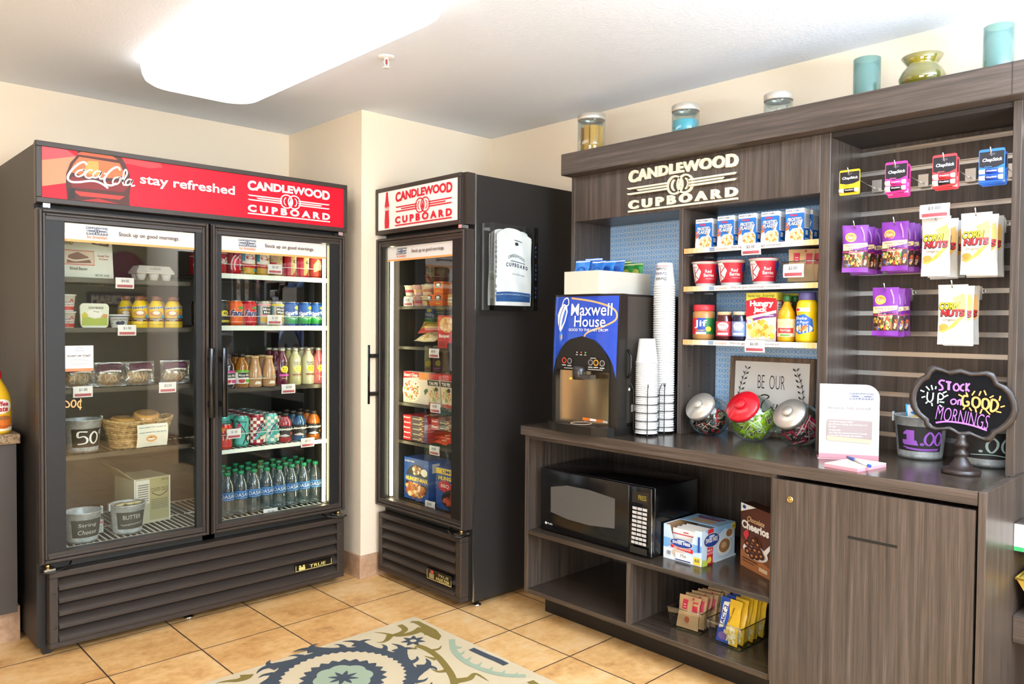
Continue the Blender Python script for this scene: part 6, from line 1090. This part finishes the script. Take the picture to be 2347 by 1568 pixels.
# ------------------------------------------------------------------ food in the left half of the refrigerator
z = SHL[0]+.001; y = 3.60
x0, x1 = x_at(143, y, z+.1), x_at(262, y, z+.1); w = x1-x0; h = .185
m = M().box(-w/2, 0, 0, w/2, .03, h, 'd8d8c8', .002, 1); m.art(front(w, h), [('t', 'OLD TOWN', 18, 90, 32, 9, '9a7a2a', {'b': .05}), ('t', 'BRAND', 10, 78, 24, 9, '9a7a2a', {'b': .05}), ('p', [(58, 78), (92, 74), (93, 90), (59, 92)], '5a302c'), ('t', 'Value Bacon', 76, 82, 24, 6, 'd8d0c4'), ('r', 2, 28, 62, 62, 'c85a4a'), ('r', 3, 30, 61, 60, 'd0b8a0'), ('p', [(8, 32), (56, 34), (50, 48), (30, 58), (12, 50)], '7a4434'), ('s', [(6, 44), (24, 38), (54, 44)], 4, 'ddc8b4'), ('t', 'Great For', 80, 52, 24, 6, 'c05a4a'), ('t', 'Recipes', 80, 44, 18, 5, 'c05a4a'), ('t', 'Sliced Bacon', 30, 20, 34, 7, '4a4a40'), ('t', 'NET WT. 16 OZ', 76, 6, 28, 5, '4a4a40')])
o = m.build('bacon_package', None, (x0+w/2, y, z+.005), .05); o.rotation_euler.x = -.12; tag(o, 'flat cream bacon package standing on the top left shelf', 'food package')
EG = thing('egg_carton', 'grey cardboard half-dozen egg carton on the top left shelf', 'carton', (x_at(358, 3.60, z+.03), 3.60, z), .06); PULP = C('c4beb4', .85, bump=.4, bscale=90, name='moulded_pulp'); m = M(); w = .165
m.box(-w/2, .0, .034, w/2, .10, .042, PULP, .002, 1)
for i in range(3):
    for j in range(2): mm = Matrix.Translation((-.055+.055*i, .027+.048*j, 0)); m.T = mm; m.lathe([(0, 0), (.014, 0), (.024, .036), (0, .036)], PULP, 14); m.T = None
m.build('tray', EG); m = M(); m.add([(-w/2, 0, .042), (w/2, 0, .042), (w/2, .1, .042), (-w/2, .1, .042), (-w/2+.016, .016, .07), (w/2-.016, .016, .07), (w/2-.016, .084, .07), (-w/2+.016, .084, .07)], [(0, 1, 5, 4), (1, 2, 6, 5), (2, 3, 7, 6), (3, 0, 4, 7), (4, 5, 6, 7)], PULP)
m.art(lambda X, Y, l: ((X/100-.5)*.12, .016*Y/100-.0008-.0002*l, .042+.028*Y/100), [('t', '6 LARGE', 50, 55, 40, 36, '6a645a')]); m.build('lid', EG)
z = SHL[1]+.001
def cup_tub(name, rb, rt, h, loc, base, art, lab, cat, grp=None, lid=None, rz=0, span=200):
    r = thing(name, lab, cat, loc, rz, grp); rf = lambda zz: rb+(rt-rb)*zz/h; m = M().lathe([(0, 0), (rb*.95, 0), (rb, .003), (rt, h-.004), (rt+.003, h-.004), (rt+.003, h), (0, h)], base, 30); m.art(cyl(rf, .004, h-.006, span), art, True); m.build('tub', r)
    M().lathe([(0, h+.0005), (rt+.0035, h+.0005), (rt+.0035, h+.0015), (0, h+.0015)], lid or WHITE, 26).build('foil_lid', r); return r
YOP = [('r', 0, 0, 100, 26, 'c83a3a'), ('t', 'Original', 50, 38, 40, 14, 'b83a3a'), ('t', 'Yoplait', 44, 56, 34, 12, '7a5a8a'), ('n', 8, 62, 70, 9, 12, 5, ['c83a3a', 'd86a3a'], 3), ('e', 30, 24, 9, 12, 'e8b83a')]
xx = x_at(152, 3.63, z+.04)
for i in range(2): cup_tub('yogurt_cup', .027, .034, .068, (xx, 3.63, z+.071*i), 'ece8dc', YOP, ('lower' if i == 0 else 'upper')+' of two stacked white yogurt cups at the left end of the shelf', 'yogurt', 'stacked yogurt cups')
fx = x_at(213, 3.64, z+.05); r = thing('yogurt_tub', 'green and cream flip yogurt tub standing on its edge', 'yogurt', (fx, 3.615, z), .08); w, h = .118, .105; P = rrect(-w/2, 0, w/2, h, .018); P = [(a*(.92+.08*b/h), b) for a, b in P]
m = M().prism(P, 0, .008, 'dfe0c8', lambda a, b, c: (a, c+.1*b*0, b)); m.art(front(w, h), [('p', [(6, 10), (94, 10), (93, 46), (50, 38), (8, 52)], 'a8b444'), ('p', [(4, 50), (20, 42), (30, 52), (16, 66)], 'c8b83a'), ('p', [(70, 44), (92, 42), (94, 56), (80, 58)], 'd0965a'), ('e', 50, 60, 24, 18, 'ece8da'), ('t', 'CHOBANI', 54, 82, 50, 9, '4a4a40'), ('t', 'Flip', 56, 66, 20, 8, '8a7a5a'), ('r', 30, 2, 86, 9, 'e4e4d8')]); m.build('foil_front', r)
m = M(); Q = [(a*.8, .012+b*.8) for a, b in P]; n = len(P); m.add([(a, .008, b) for a, b in P]+[(a, .05, b) for a, b in Q], [(i, (i+1) % n, n+(i+1) % n, n+i) for i in range(n)]+[tuple(range(n, 2*n))], 'd8d8cc', True); m.build('cup', r)
cup_tub('yogurt_cup', .030, .040, .058, (x_at(273, 3.63, z+.03), 3.63, z), 'e4e4e0', [('t', 'CHOBANI', 44, 70, 56, 16, '3a3a40'), ('e', 40, 36, 9, 17, '2a3048'), ('e', 52, 40, 9, 17, '343a58'), ('e', 47, 24, 8, 13, '2a3048'), ('r', 10, 30, 22, 36, '8a8a88'), ('r', 0, 92, 100, 100, '3a4a78')], 'white blueberry yogurt cup in front of the yellow bottles', 'yogurt', None, C('c4ccd8', .3, .4))
nb = bottle('milk_drink_bottle', [(0, 0), (.031, 0), (.033, .006), (.033, .03), (.0315, .05), (.033, .075), (.031, .098), (.02, .118), (.016, .124), (0, .124)], C('f0c818', .3, name='yellow_sleeve'), [(0, .123), (.0185, .123), (.0185, .143), (0, .144)], C('7a4632', .45), (.0334, .012, .112, None, [('r', 0, 18, 100, 34, '5a2f22'), ('t', 'Chocolate', 50, 29, 46, 6, 'f0e8d8'), ('t', 'milk', 50, 22, 22, 5, 'f0e8d8'), ('t', 'Nesquik', 50, 79, 74, 15, 'f0efe8', {'b': .1, 'rot': 6, 'asp': 1.2}), ('t', 'Nesquik', 50, 79, 72, 13, '24408e', {'b': .03, 'rot': 6, 'asp': 1.2}), ('e', 50, 53, 24, 14, 'c88a58'), ('e', 50, 56, 12, 8, 'efe4d0'), ('e', 76, 40, 10, 7, '3a9ac8'), ('r', 20, 4, 80, 7, 'c8a010')], 200)); nb['category'] = 'bottle'; first = True
for u, yy, lab in ((320, 3.60, 'yellow chocolate milk bottle with a brown cap, left of the three in front'), (357, 3.60, 'yellow chocolate milk bottle with a brown cap, middle of the three in front'), (394, 3.60, 'yellow chocolate milk bottle with a brown cap, right of the three in front'), (288, 3.70, 'yellow chocolate milk bottle set back at the left, half hidden by the blueberry cup'), (328, 3.685, 'yellow chocolate milk bottle behind the left front one'), (364, 3.685, 'yellow chocolate milk bottle behind the middle front one'), (401, 3.685, 'yellow chocolate milk bottle behind the right front one')):
    loc = (x_at(u, yy+.033, z+.06), yy+.033, z)
    if first: nb.location = loc; nb.rotation_euler.z = -.25; nb['label'] = lab; nb['group'] = 'yellow milk bottles'; first = False
    else: dup(nb, loc, -.25, lab)
# cinnamon rolls in wrappers
z = SHL[2]+.001
def roll_pack(seed):
    R = random.Random(seed); r = thing('wrapped_cinnamon_roll', 'x', 'pastry', (0, 0, 0)); m = M()
    m.ell((0, .05, .036), (.052, .045, .036), C('c08a4c', .5, bump=.5, bscale=70, name='pastry'), 22, 12)
    for k in range(12):
        a = R.uniform(-.045, .045); m.tube([(a+R.uniform(-.012, .012), .05-.046*cos(t)*math.sqrt(max(0, 1-(a/.052)**2)), .036+.0375*sin(t)*math.sqrt(max(0, 1-(a/.052)**2))) for t in (-.6, -.2, .2, .6, 1.0, 1.4)], .0026, C('efe0c0', .4, name='icing'), 5)
    m.build('pastry', r); w, h = .128, .105
    m = M(); P = pouch(w, h, .05, FILM, [('p', [(8, 62), (90, 66), (88, 92), (60, 95), (12, 90)], '4a2438'), ('p', [(14, 66), (84, 69), (83, 88), (18, 86)], '5c2c44'), ('t', 'CLOVERHILL', 50, 78, 60, 12, '2c1420', {'b': .05}), ('p', [(18, 54), (50, 62), (86, 58), (86, 66), (50, 68), (16, 62)], 'efe8dc'), ('t', 'Cinnamon Roll', 52, 61, 56, 6, '3a2420')], seed); P.v = [Vector((v.x, v.y*1.0+.02-.012*(v.z/h)*0, v.z)) for v in P.v]; P.build('wrapper', r); return r
for i, (u, lab) in enumerate(((184, 'wrapped cinnamon roll at the left end under the toast card'), (252, 'wrapped cinnamon roll, second from the left'), (324, 'wrapped cinnamon roll, third from the left'), (402, 'wrapped cinnamon roll at the right end, its purple label upright'))):
    r = roll_pack(5+i); r.location = (x_at(u, 3.62, z+.04), 3.615, z); r.rotation_euler.z = (.1, -.1, .06, -.2)[i]; r['label'] = lab; r['group'] = 'wrapped cinnamon rolls'
    if i == 3: r.location.z = z
# bucket, basket of bagels, notes
z = SHL[3]+.001
CENT = [('s', [(46, 84), (22, 84), (20, 56), (36, 60), (46, 44), (42, 24), (18, 18)], 6, WH_, .9), ('s', [(66, 84), (56, 64), (56, 36), (66, 18), (78, 36), (78, 66), (66, 84)], 6, WH_, .9), ('s', [(94, 88), (87, 84), (86, 72), (93, 68)], 3, WH_, .9), ('s', [(91, 94), (90, 62)], 2, WH_, .9)]
bx = x_at(188, 3.66, z+.05)
bucket('galvanised bucket with a dark 50 cent label on the fourth left shelf', (bx, 3.655, z), .060, .074, .135, .1, CENT, ('2a221a', 112, .18, .76))
BS = thing('bagel_basket', 'woven seagrass basket of bagels on the fourth left shelf', 'basket', (x_at(316, 3.66, z+.05), 3.665, z), .12); SEA = stone('seagrass', [(.35, '5e4426'), (.5, '9c7a48'), (.62, 'c4a06a')], 70, .8); SEA2 = stone('light_seagrass', [(.35, '7a5c34'), (.5, 'b28e58'), (.62, 'd0b07c')], 70, .8); R = random.Random(3); m = M()
A = rrect(-.11, -.055, .11, .055, .05, 6)
for k in range(13):
    zz = .006+.0085*k; f = 1+.36*(k/12)**1.2; lift = lambda x: .018*(x/.11)**2*(k/12)
    m.tube([(x*f+R.uniform(-.001, .001), y*(1+.30*k/12), zz+lift(x)) for x, y in A], .0062, SEA if k % 3 else SEA2, 6, True)
m.prism(A, .001, .006, SEA); m.build('weave', BS)
for i, (x, y, zz, t) in enumerate(((.03, -.02, .112, .25), (-.06, .0, .095, .1), (.02, .03, .09, 0))):
    g = thing('wrapped_bagel', ('top bagel in clear wrap heaped on the basket', 'bagel in clear wrap at the left inside the basket', 'bagel in clear wrap lower inside the basket')[i], 'bagel', tuple(BS.location+Vector((x, y, zz))), .2*i); m = M(); n = 24; mj = .038; mn = .020
    m.add([((mj+mn*cos(b))*cos(a), (mj+mn*cos(b))*sin(a), .02+mn*.95*sin(b)) for a in [2*pi*q/n for q in range(n)] for b in [2*pi*s/10 for s in range(10)]], [(q*10+s, ((q+1) % n)*10+s, ((q+1) % n)*10+(s+1) % 10, q*10+(s+1) % 10) for q in range(n) for s in range(10)], C('c8924a', .45, name='bagel_crust'), True); m.build('bread', g); g.rotation_euler.x = t
    P = M(); P.ell((0, 0, .022), (.060, .058, .023), FILM, 18, 8); P.build('wrapper', g)
nt = M(); w, h = .135, .1; nt.grid(lambda a, b: ((a-.5)*w, -.012*sin(pi*b*.8)-.004*cos(6*a), b*h), 10, 10, C('e6e2cc', .6)); nt.art(lambda x, y, l: ((x/100-.5)*w, -.012*sin(pi*y/100*.8)-.004*cos(6*x/100)-.0005-.00025*l, y/100*h), [('t', 'Have a bagel and a packet of', 50, 86, 88, 7, '3a5a7a'), ('t', 'cream cheese for just $2.00', 50, 64, 88, 7, '3a5a7a'), ('e', 48, 34, 18, 17, 'e0a468'), ('e', 48, 28, 18, 10, 'f0e8d8'), ('e', 48, 36, 18, 15, 'dca060'), ('e', 46, 41, 5, 2, '7a4a2a')], True)
tag(nt.build('paper_note', None, (BS.location.x+.03, BS.location.y-.088, z+.004), .1), 'curling paper note about bagels in front of the basket', 'note')
# bottom rack
z = SHL[4]+.002
KB = thing('spread_box', 'open cream cardboard box of spread on the bottom left rack', 'box', (x_at(347, 3.75, z+.1), 3.735, z), .12); w, d, h = .168, .20, .21; m = M(); KC = C('b4ae90', .8)
m.box(-w/2, 0, 0, w/2, d, h, KC); m.art(front(w, h), [('r', 0, 0, 3, 100, 'e2dfd0'), ('r', 97, 0, 100, 100, 'e2dfd0'), ('r', 5, 44, 42, 96, 'dcd8c8'), ('r', 42, 6, 96, 98, 'a09868'), ('t', 'COUNTRY CROCK', 70, 72, 50, 9, '3c3a2a'), ('t', '27400-72160', 84, 93, 20, 5, '4a4838'), ('s', [(48, 66), (70, 58), (92, 66)], 2, '3c3a2a')]+[('r', 46, 30+4*i, 92, 31.5+4*i, '6a6448') for i in range(6)]+[('r', 9, 50+5*i, 38, 52+5*i, '6a6a5c') for i in range(8)]); m.build('carton', KB)
m = M(); m.add([(-w/2, .002, h), (-w/2, d, h), (-w/2-.07, d-.02, h+.07), (-w/2-.07, .01, h+.06), (-w/2, 0, h+.001), (-w/2-.01, .0, h+.002)], [(0, 1, 2, 3)], C('8a8468', .8)); m.build('flap', KB).modifiers.new('thick', 'SOLIDIFY').thickness = .003
BUT = [('t', 'BUTTER', 50, 70, 58, 24, 'cfd4c8', {'b': -.01}), ('t', '*complimentary*', 50, 28, 76, 16, 'cfd4c8', {'b': -.01, 'rot': 4, 'asp': 1.5})]; STR = [('t', 'String', 50, 68, 56, 24, 'cfd4c8', {'b': -.01, 'sh': .2}), ('t', 'Cheese', 50, 30, 60, 24, 'cfd4c8', {'b': -.01, 'sh': .2})]
b2 = (x_at(293, 3.64, z+.05), 3.645, z); bucket('galvanised bucket labelled BUTTER, full of pale butter cups, on the bottom left rack', b2, .058, .072, .125, .0, BUT, ('2b2a22', 110, .2, .8))
for i in range(7):
    a = 2.4*i; q = .016*math.sqrt(i)+.002; m = M().lathe([(0, 0), (.014, 0), (.019, .016), (.021, .017), (0, .018)], C('e2d29c', .4), 16); tag(m.build('butter_cup', None, (b2[0]+q*cos(a), b2[1]+q*sin(a), z+.104+.006*(i % 3)), 0), 'pale butter cup heaped in the BUTTER bucket', 'butter', 'butter cups in the bucket')
b3 = (x_at(190, 3.62, z+.05), 3.625, z); bucket('galvanised bucket labelled String Cheese at the left end of the bottom rack', b3, .058, .072, .125, .05, STR, ('2b2a22', 110, .2, .8))
m = M().box(-.024, 0, 0, .024, .03, .06, 'c8c8bc', .003, 1); m.art(front(.048, .06), [('r', 0, 70, 100, 84, 'b84a4a')]+[('r', 14, 10+10*i, 86, 15+10*i, '8a8a80') for i in range(5)]); tag(m.build('small_carton', None, (x_at(224, 3.70, z+.03), 3.70, z)), 'small grey carton between the two bottom buckets', 'carton')
fprice('$4.00', 286, 649, '$4.00 price tag curling off the top left shelf'); fprice('$1.50', 291, 757, '$1.50 price tag on the second left shelf under the yogurt'); fprice('$1.00', 190, 898, '$1.00 price tag under the leftmost cinnamon roll'); fprice('$2.50', 384, 888, '$2.50 price tag under the rightmost cinnamon roll')
GL = [o for o in COL.objects if o.name.startswith('door_glass')]
def sticker(u0, v0, u1, v1, art, label, name='notice_card', cat='notice'):
    a, b = hit(u0, v1, 'y', 3.487), hit(u1, v0, 'y', 3.487); w, h = b.x-a.x, b.z-a.z; m = M().box(-w/2, 0, 0, w/2, .0006, h, 'efece4'); m.art(front(w, h), art); return tag(m.build(name, None, ((a.x+b.x)/2, 3.4875, a.z)), label, cat)
sticker(149, 792, 214, 852, [('r', 0, 0, 100, 11, 'e07a4a'), ('t', 'CUPBOARD', 50, 80, 40, 5, '5a6a88'), ('s', [(36, 86), (50, 93), (64, 86)], 1.5, '5a6a88'), ('t', 'ROAST OR TOAST', 50, 60, 82, 8, '3a3434', {'b': .03})]+[('r', 18, 46-6*i-(4 if i > 1 else 0), 82, 48-6*i-(4 if i > 1 else 0), 'b8b0ac') for i in range(4)], 'white toast notice card taped inside the left refrigerator door')
m = M(); a, b = hit(150, 943, 'y', 3.487), hit(190, 911, 'y', 3.487); w, h = b.x-a.x, b.z-a.z; OG = 'e8a868'
m.art(plane((0, 0, 0), (w, 0, 0), (0, 0, h), (0, -1, 0)), [('s', [(0, 80), (14, 70), (24, 45), (12, 30), (0, 36)], 9, OG, 1.2), ('s', [(46, 84), (34, 62), (38, 34), (50, 30), (60, 52), (56, 76), (46, 84)], 9, OG, 1.2), ('s', [(94, 70), (80, 72), (70, 48), (78, 24), (94, 22)], 9, OG, 1.2), ('s', [(88, 92), (84, 4)], 7, OG, 1.2)]); tag(m.build('price_lettering', None, (a.x, 3.489, a.z)), 'orange hand-drawn 50 cent lettering on the left door glass', 'lettering')

# ------------------------------------------------------------------ frozen food
def fz(u, xd, z): return min(3.402, y_at(u, xd, z))
SZ = [z_at(703, 2.42, 3.2), z_at(797, 2.42, 3.2), z_at(929, 2.42, 3.2), z_at(1018, 2.42, 3.2), .408]
for i, z in enumerate(SZ): m = wire_shelf(FZ, -.30, .30, .10, .68, z, DARKW, DARKW, .012, 20)
z = SZ[0]+.001
for j in range(2):
    for i in range(3):
        r = cup_tub('frozen_cup', .026, .033, .055, (2.46, min(3.366-.075*i, fz(923+27*i, 2.46, z+.03)), z+.058*j), C(('e8dcc8', 'd8a8a0', 'e4d0a8')[i], .3), [('r', 0, 30, 100, 60, ('c87a5a', 'b83a4a', 'd8b06a')[(i+j) % 3])], '%s frozen dessert cup, %s column from the left on the top freezer shelf' % (('lower', 'upper')[j], ('first', 'second', 'third')[i]), 'dessert cup', 'frozen dessert cups', CLEAR, HX)
KLO = [('r', 0, 0, 100, 100, 'e0661c'), ('p', [(22, 50), (78, 50), (84, 84), (50, 96), (16, 84)], '2c2826'), ('e', 50, 74, 20, 12, 'f0efe8'), ('t', 'KLONDIKE', 50, 57, 54, 9, 'f0efe8'), ('t', 'Reeses', 50, 26, 44, 14, 'f2d02a')]
for i, (u, j) in enumerate(((983, 0), (1003, 0), (1003, 1), (1028, 0))):
    carton('ice_cream_bar', .075, .06, .062, ('e0661c', 'e0661c', 'e0661c', 'c89a4a')[i], KLO if i < 3 else [('r', 0, 30, 100, 70, 'e8d0a0')], label=('small orange frozen bar box left of the taller stack', 'orange frozen bar box at the bottom of the pair', 'orange frozen bar box on top of the pair', 'gold frozen bar box at the right on the top freezer shelf')[i], cat='frozen food', loc=(2.44+.02*(i == 3), fz(u, 2.44, z+.03)-.002*i, z+.0635*j), group='frozen bar boxes')
z = SZ[1]+.001
m = pouch(.17, .11, .05, C('d8c8a0', .3), [('n', 60, 50, 50, 44, 40, 8, ['e8d8b0', 'c8a870', 'b89058'], 4)], 3); o = tag(m.build('frozen_bag', None, (2.47, fz(970, 2.47, z+.03), z+.03), HX), 'clear bag of pale frozen food lying on the second freezer shelf', 'frozen food'); o.rotation_euler.x = -1.2
m = pouch(.14, .1, .04, C('c89a3a', .3), [('r', 0, 0, 100, 30, 'b83a2a'), ('e', 50, 60, 34, 22, '5a7a3a')], 6); o = tag(m.build('frozen_bag', None, (2.54, fz(985, 2.54, z+.07), z+.07), HX+.5), 'gold and red frozen bag on top of the pale one', 'frozen food'); o.rotation_euler.x = -.9
BAN = [('r', 0, 0, 100, 100, 'c8202a'), ('e', 56, 72, 46, 24, 'e8a860'), ('n', 40, 56, 72, 40, 20, 8, ['e8b878', 'c88a4a', 'f0d0a0'], 6), ('t', 'Banquet', 40, 36, 64, 14, 'f4efe6', {'sh': .2, 'b': .03}), ('r', 6, 6, 44, 22, 'a01820'), ('r', 60, 0, 100, 16, '2a1412')]
carton('banquet_box', .13, .10, .165, 'c8202a', BAN, [('r', 0, 0, 100, 100, 'a01822')], label='red frozen dinner box standing at the right of the second freezer shelf', cat='frozen food', loc=(2.45, fz(1022, 2.45, z+.08), z))
z = SZ[2]+.001
SMO = [('r', 0, 0, 100, 100, 'e4d4c0'), ('p', [(0, 78), (62, 84), (62, 100), (0, 100)], 'b81e2c'), ('t', 'Smart Ones', 30, 90, 54, 11, 'f4efe6', {'sh': .15, 'b': .03}), ('r', 62, 78, 100, 100, 'e88a2a'), ('e', 34, 40, 36, 36, 'f0ead8'), ('n', 90, 34, 40, 32, 31, 5, ['d8b060', 'c8502a', '7a9a3a', 'ecd8a0', 'b87a3a'], 7), ('p', [(86, 30), (98, 44), (92, 52), (82, 44)], '3a5a2a')]
y0, y1 = fz(924, 2.44, z+.08), fz(983, 2.44, z+.08)
carton('frozen_meal_box', y0-y1, .045, .165, 'd8c8b8', SMO, [('r', 0, 0, 100, 100, 'b81e2c')], label='white and red frozen meal box with a rice bowl picture on the third freezer shelf', cat='frozen food', loc=(2.44, (y0+y1)/2, z))
for i, (a, b) in enumerate(((983, 1012), (1013, 1040))):
    y0, y1 = fz(a, 2.42, z+.07), fz(b, 2.42, z+.07); w = y0-y1
    r = thing('noodle_tub', ('left', 'right')[i]+' noodle carton with a red top on the third freezer shelf', 'frozen food', (2.42, (y0+y1)/2, z), HX, 'noodle cartons'); m = M().add([(-w*.42, 0, 0), (w*.42, 0, 0), (w*.42, .08, 0), (-w*.42, .08, 0), (-w/2, -.012, .135), (w/2, -.012, .135), (w/2, .095, .135), (-w/2, .095, .135)], [(0, 1, 5, 4), (1, 2, 6, 5), (2, 3, 7, 6), (3, 0, 4, 7), (4, 5, 6, 7)], 'e0cfae')
    m.art(lambda X, Y, l: ((X/100-.5)*w*(.84+.16*Y/100), -.012*Y/100-.0005-.0003*l, .135*Y/100), [('r', 2, 78, 98, 99, '2a211c'), ('t', 'TAI PEI', 50, 87, 70, 12, 'f0e8d8', {'b': .03}), ('n', 60, 50, 46, 42, 24, 8, ['d8b060', 'e8d8a8', 'c8602a', '8aa84a'], 9), ('e', 72, 66, 14, 8, '3a302a'), ('r', 2, 2, 98, 14, 'b8382c')]); m.build('carton', r); M().box(-w*.46, 0, .136, w*.46, .08, .165, 'c02028', .004).build('red_top', r)
z = SZ[3]+.001
BQ = [('r', 0, 0, 100, 100, '3a2422'), ('r', 0, 0, 34, 100, 'b8202a'), ('t', 'Banquet', 16, 52, 26, 42, 'f4efe6', {'sh': .2, 'b': .03}), ('r', 40, 36, 62, 50, 'd8c8b8'), ('n', 26, 74, 50, 13, 46, 6, ['e8b060', 'c86a2a', 'f0dca8'], 4), ('r', 88, 6, 100, 94, '5a2a78')]
y0, y1 = fz(921, 2.44, z+.06), fz(980, 2.44, z+.06)
for i in range(5): carton('frozen_dinner_box', y0-y1, .15, .0262, 'b8202a', BQ, [('r', 0, 0, 100, 100, 'c8323a')], (), (), 'red and black flat frozen dinner box, %s from the bottom of the left stack' % ('first', 'second', 'third', 'fourth', 'topmost, fifth')[i], 'frozen food', (2.44, (y0+y1)/2-.003*(i % 2), z+.0268*i), group='flat frozen dinner boxes')
y0, y1 = fz(981, 2.43, z+.06), fz(1034, 2.43, z+.06)
for i in range(2): carton('frozen_dinner_box', y0-y1, .15, .027, 'c83a30', BQ, label='flat frozen dinner box, %s of the two on the right stack' % ('lower', 'upper')[i], cat='frozen food', loc=(2.45, (y0+y1)/2, z+.078+.0275*i), group='flat frozen dinner boxes')
for i in range(3):
    m = pouch(.16, .10, .026, C(('d8401c', 'c8341c', 'b83a24')[i], .22), [('p', [(10, 60), (60, 80), (90, 60), (60, 40)], 'f0a03a'), ('n', 16, 50, 36, 34, 20, 8, ['e8b060', 'f0d0a0', 'a8502a'], 4), ('t', 'Crispy', 50, 74, 50, 16, 'f4efe6', {'sh': .2})], 30+i); o = tag(m.build('frozen_bag', None, (2.44+.02*i, fz(1006, 2.44, z+.03)-.004*i, z+.012+.021*i), HX+.2*(i-1)), '%s red frozen snack bag lying under the flat boxes' % ('lowest', 'middle', 'top')[i], 'frozen food', 'red frozen snack bags'); o.rotation_euler.x = -1.25
z = SZ[4]+.002
HM = lambda t: [('r', 0, 0, 100, 100, '1f4a94'), ('e', 54, 46, 48, 40, '221c1a'), ('n', 70, 50, 26, 40, 18, 9, ['c8702a', 'e09a4a', 'a8501e', 'f0d8a8'], 8), ('n', 36, 56, 72, 20, 10, 7, ['8a5a34', 'b07a48', 'f0e0c0'], 5), ('p', [(0, 44), (100, 40), (100, 56), (0, 60)], '1f4a94'), ('t', 'HUNGRY-MAN', 52, 50.5, 88, 10, 'f2d02a', {'b': .05}), ('e', 84, 70, 13, 9, 'efe8d8'), ('t', t, 24, 92, 40, 4, 'e8e4dc')]
HL = [('r', 0, 0, 100, 100, '1f4a94'), ('r', 0, 84, 100, 98, 'ecc83a'), ('t', 'LIMITED', 50, 91, 60, 8, '2a3a6a'), ('t', 'HUNGRY-MAN', 56, 75, 96, 10, 'f2d02a', {'b': .05}), ('r', 40, 62, 96, 64, 'd8d4cc'), ('e', 30, 56, 22, 14, 'c8202a'), ('t', 'BBQ', 30, 56, 26, 10, 'f0e8d8'), ('e', 64, 26, 44, 26, '1a1614'), ('n', 40, 66, 28, 36, 20, 11, ['a83a1e', 'c8502a', '8a2a18', 'd8803a'], 3)]
y0, y1 = fz(905, 2.44, z+.1), fz(984, 2.44, z+.1); h = z_at(1053, 2.42, (y0+y1)/2)-z
carton('frozen_dinner_carton', y0-y1-.02, .12, h, '1f4a94', HM('CLASSIC FRIED'), [('r', 0, 0, 100, 100, '1a3a78')], [('r', 0, 0, 100, 100, '24549e'), ('t', 'HUNGRY-MAN', 50, 50, 60, 12, 'f2d02a', {'rot': 90, 'asp': .5}), ('r', 20, 70, 60, 92, 'e0dcd4')], (), 'large blue frozen dinner carton at the left of the freezer floor', 'frozen food', (2.44, (y0+y1)/2-.002, z), group='blue frozen dinner cartons')
y0, y1 = fz(988, 2.40, z+.1), fz(1046, 2.40, z+.1)
carton('frozen_dinner_carton', y0-y1+.04, .12, h-.01, '1f4a94', HL, label='large blue frozen dinner carton with a yellow band at the right of the freezer floor', cat='frozen food', loc=(2.425, (y0+y1)/2-.03, z), group='blue frozen dinner cartons')
def zprice(t, u, v, lab, tilt=0): q = hit(u, v, 'x', 2.392); return price(t, (2.392, q.y, q.z-.02), HX, lab, .082, .046)
zprice('$2.00', 936, 693, '$2.00 price tag on the top freezer shelf'); zprice('$4.00', 995, 811, '$4.00 price tag on the second freezer shelf'); zprice('$4.00', 998, 937, '$4.00 price tag under the noodle cartons'); zprice('$4.00', 996, 1034, '$4.00 price tag under the flat dinner boxes'); zprice('$6.00', 986, 1160, '$6.00 price tag on the freezer floor')
for z in (SZ[0],):
    m = M()
    for x0, x1 in ((-.23, -.03), (-.02, .17)): m.tube([(x0, .094, z-.004), (x0, .086, z+.03), (x1, .086, z+.03), (x1, .094, z-.004)], .0022, BLK)
    m.build('front_rail', FZ)
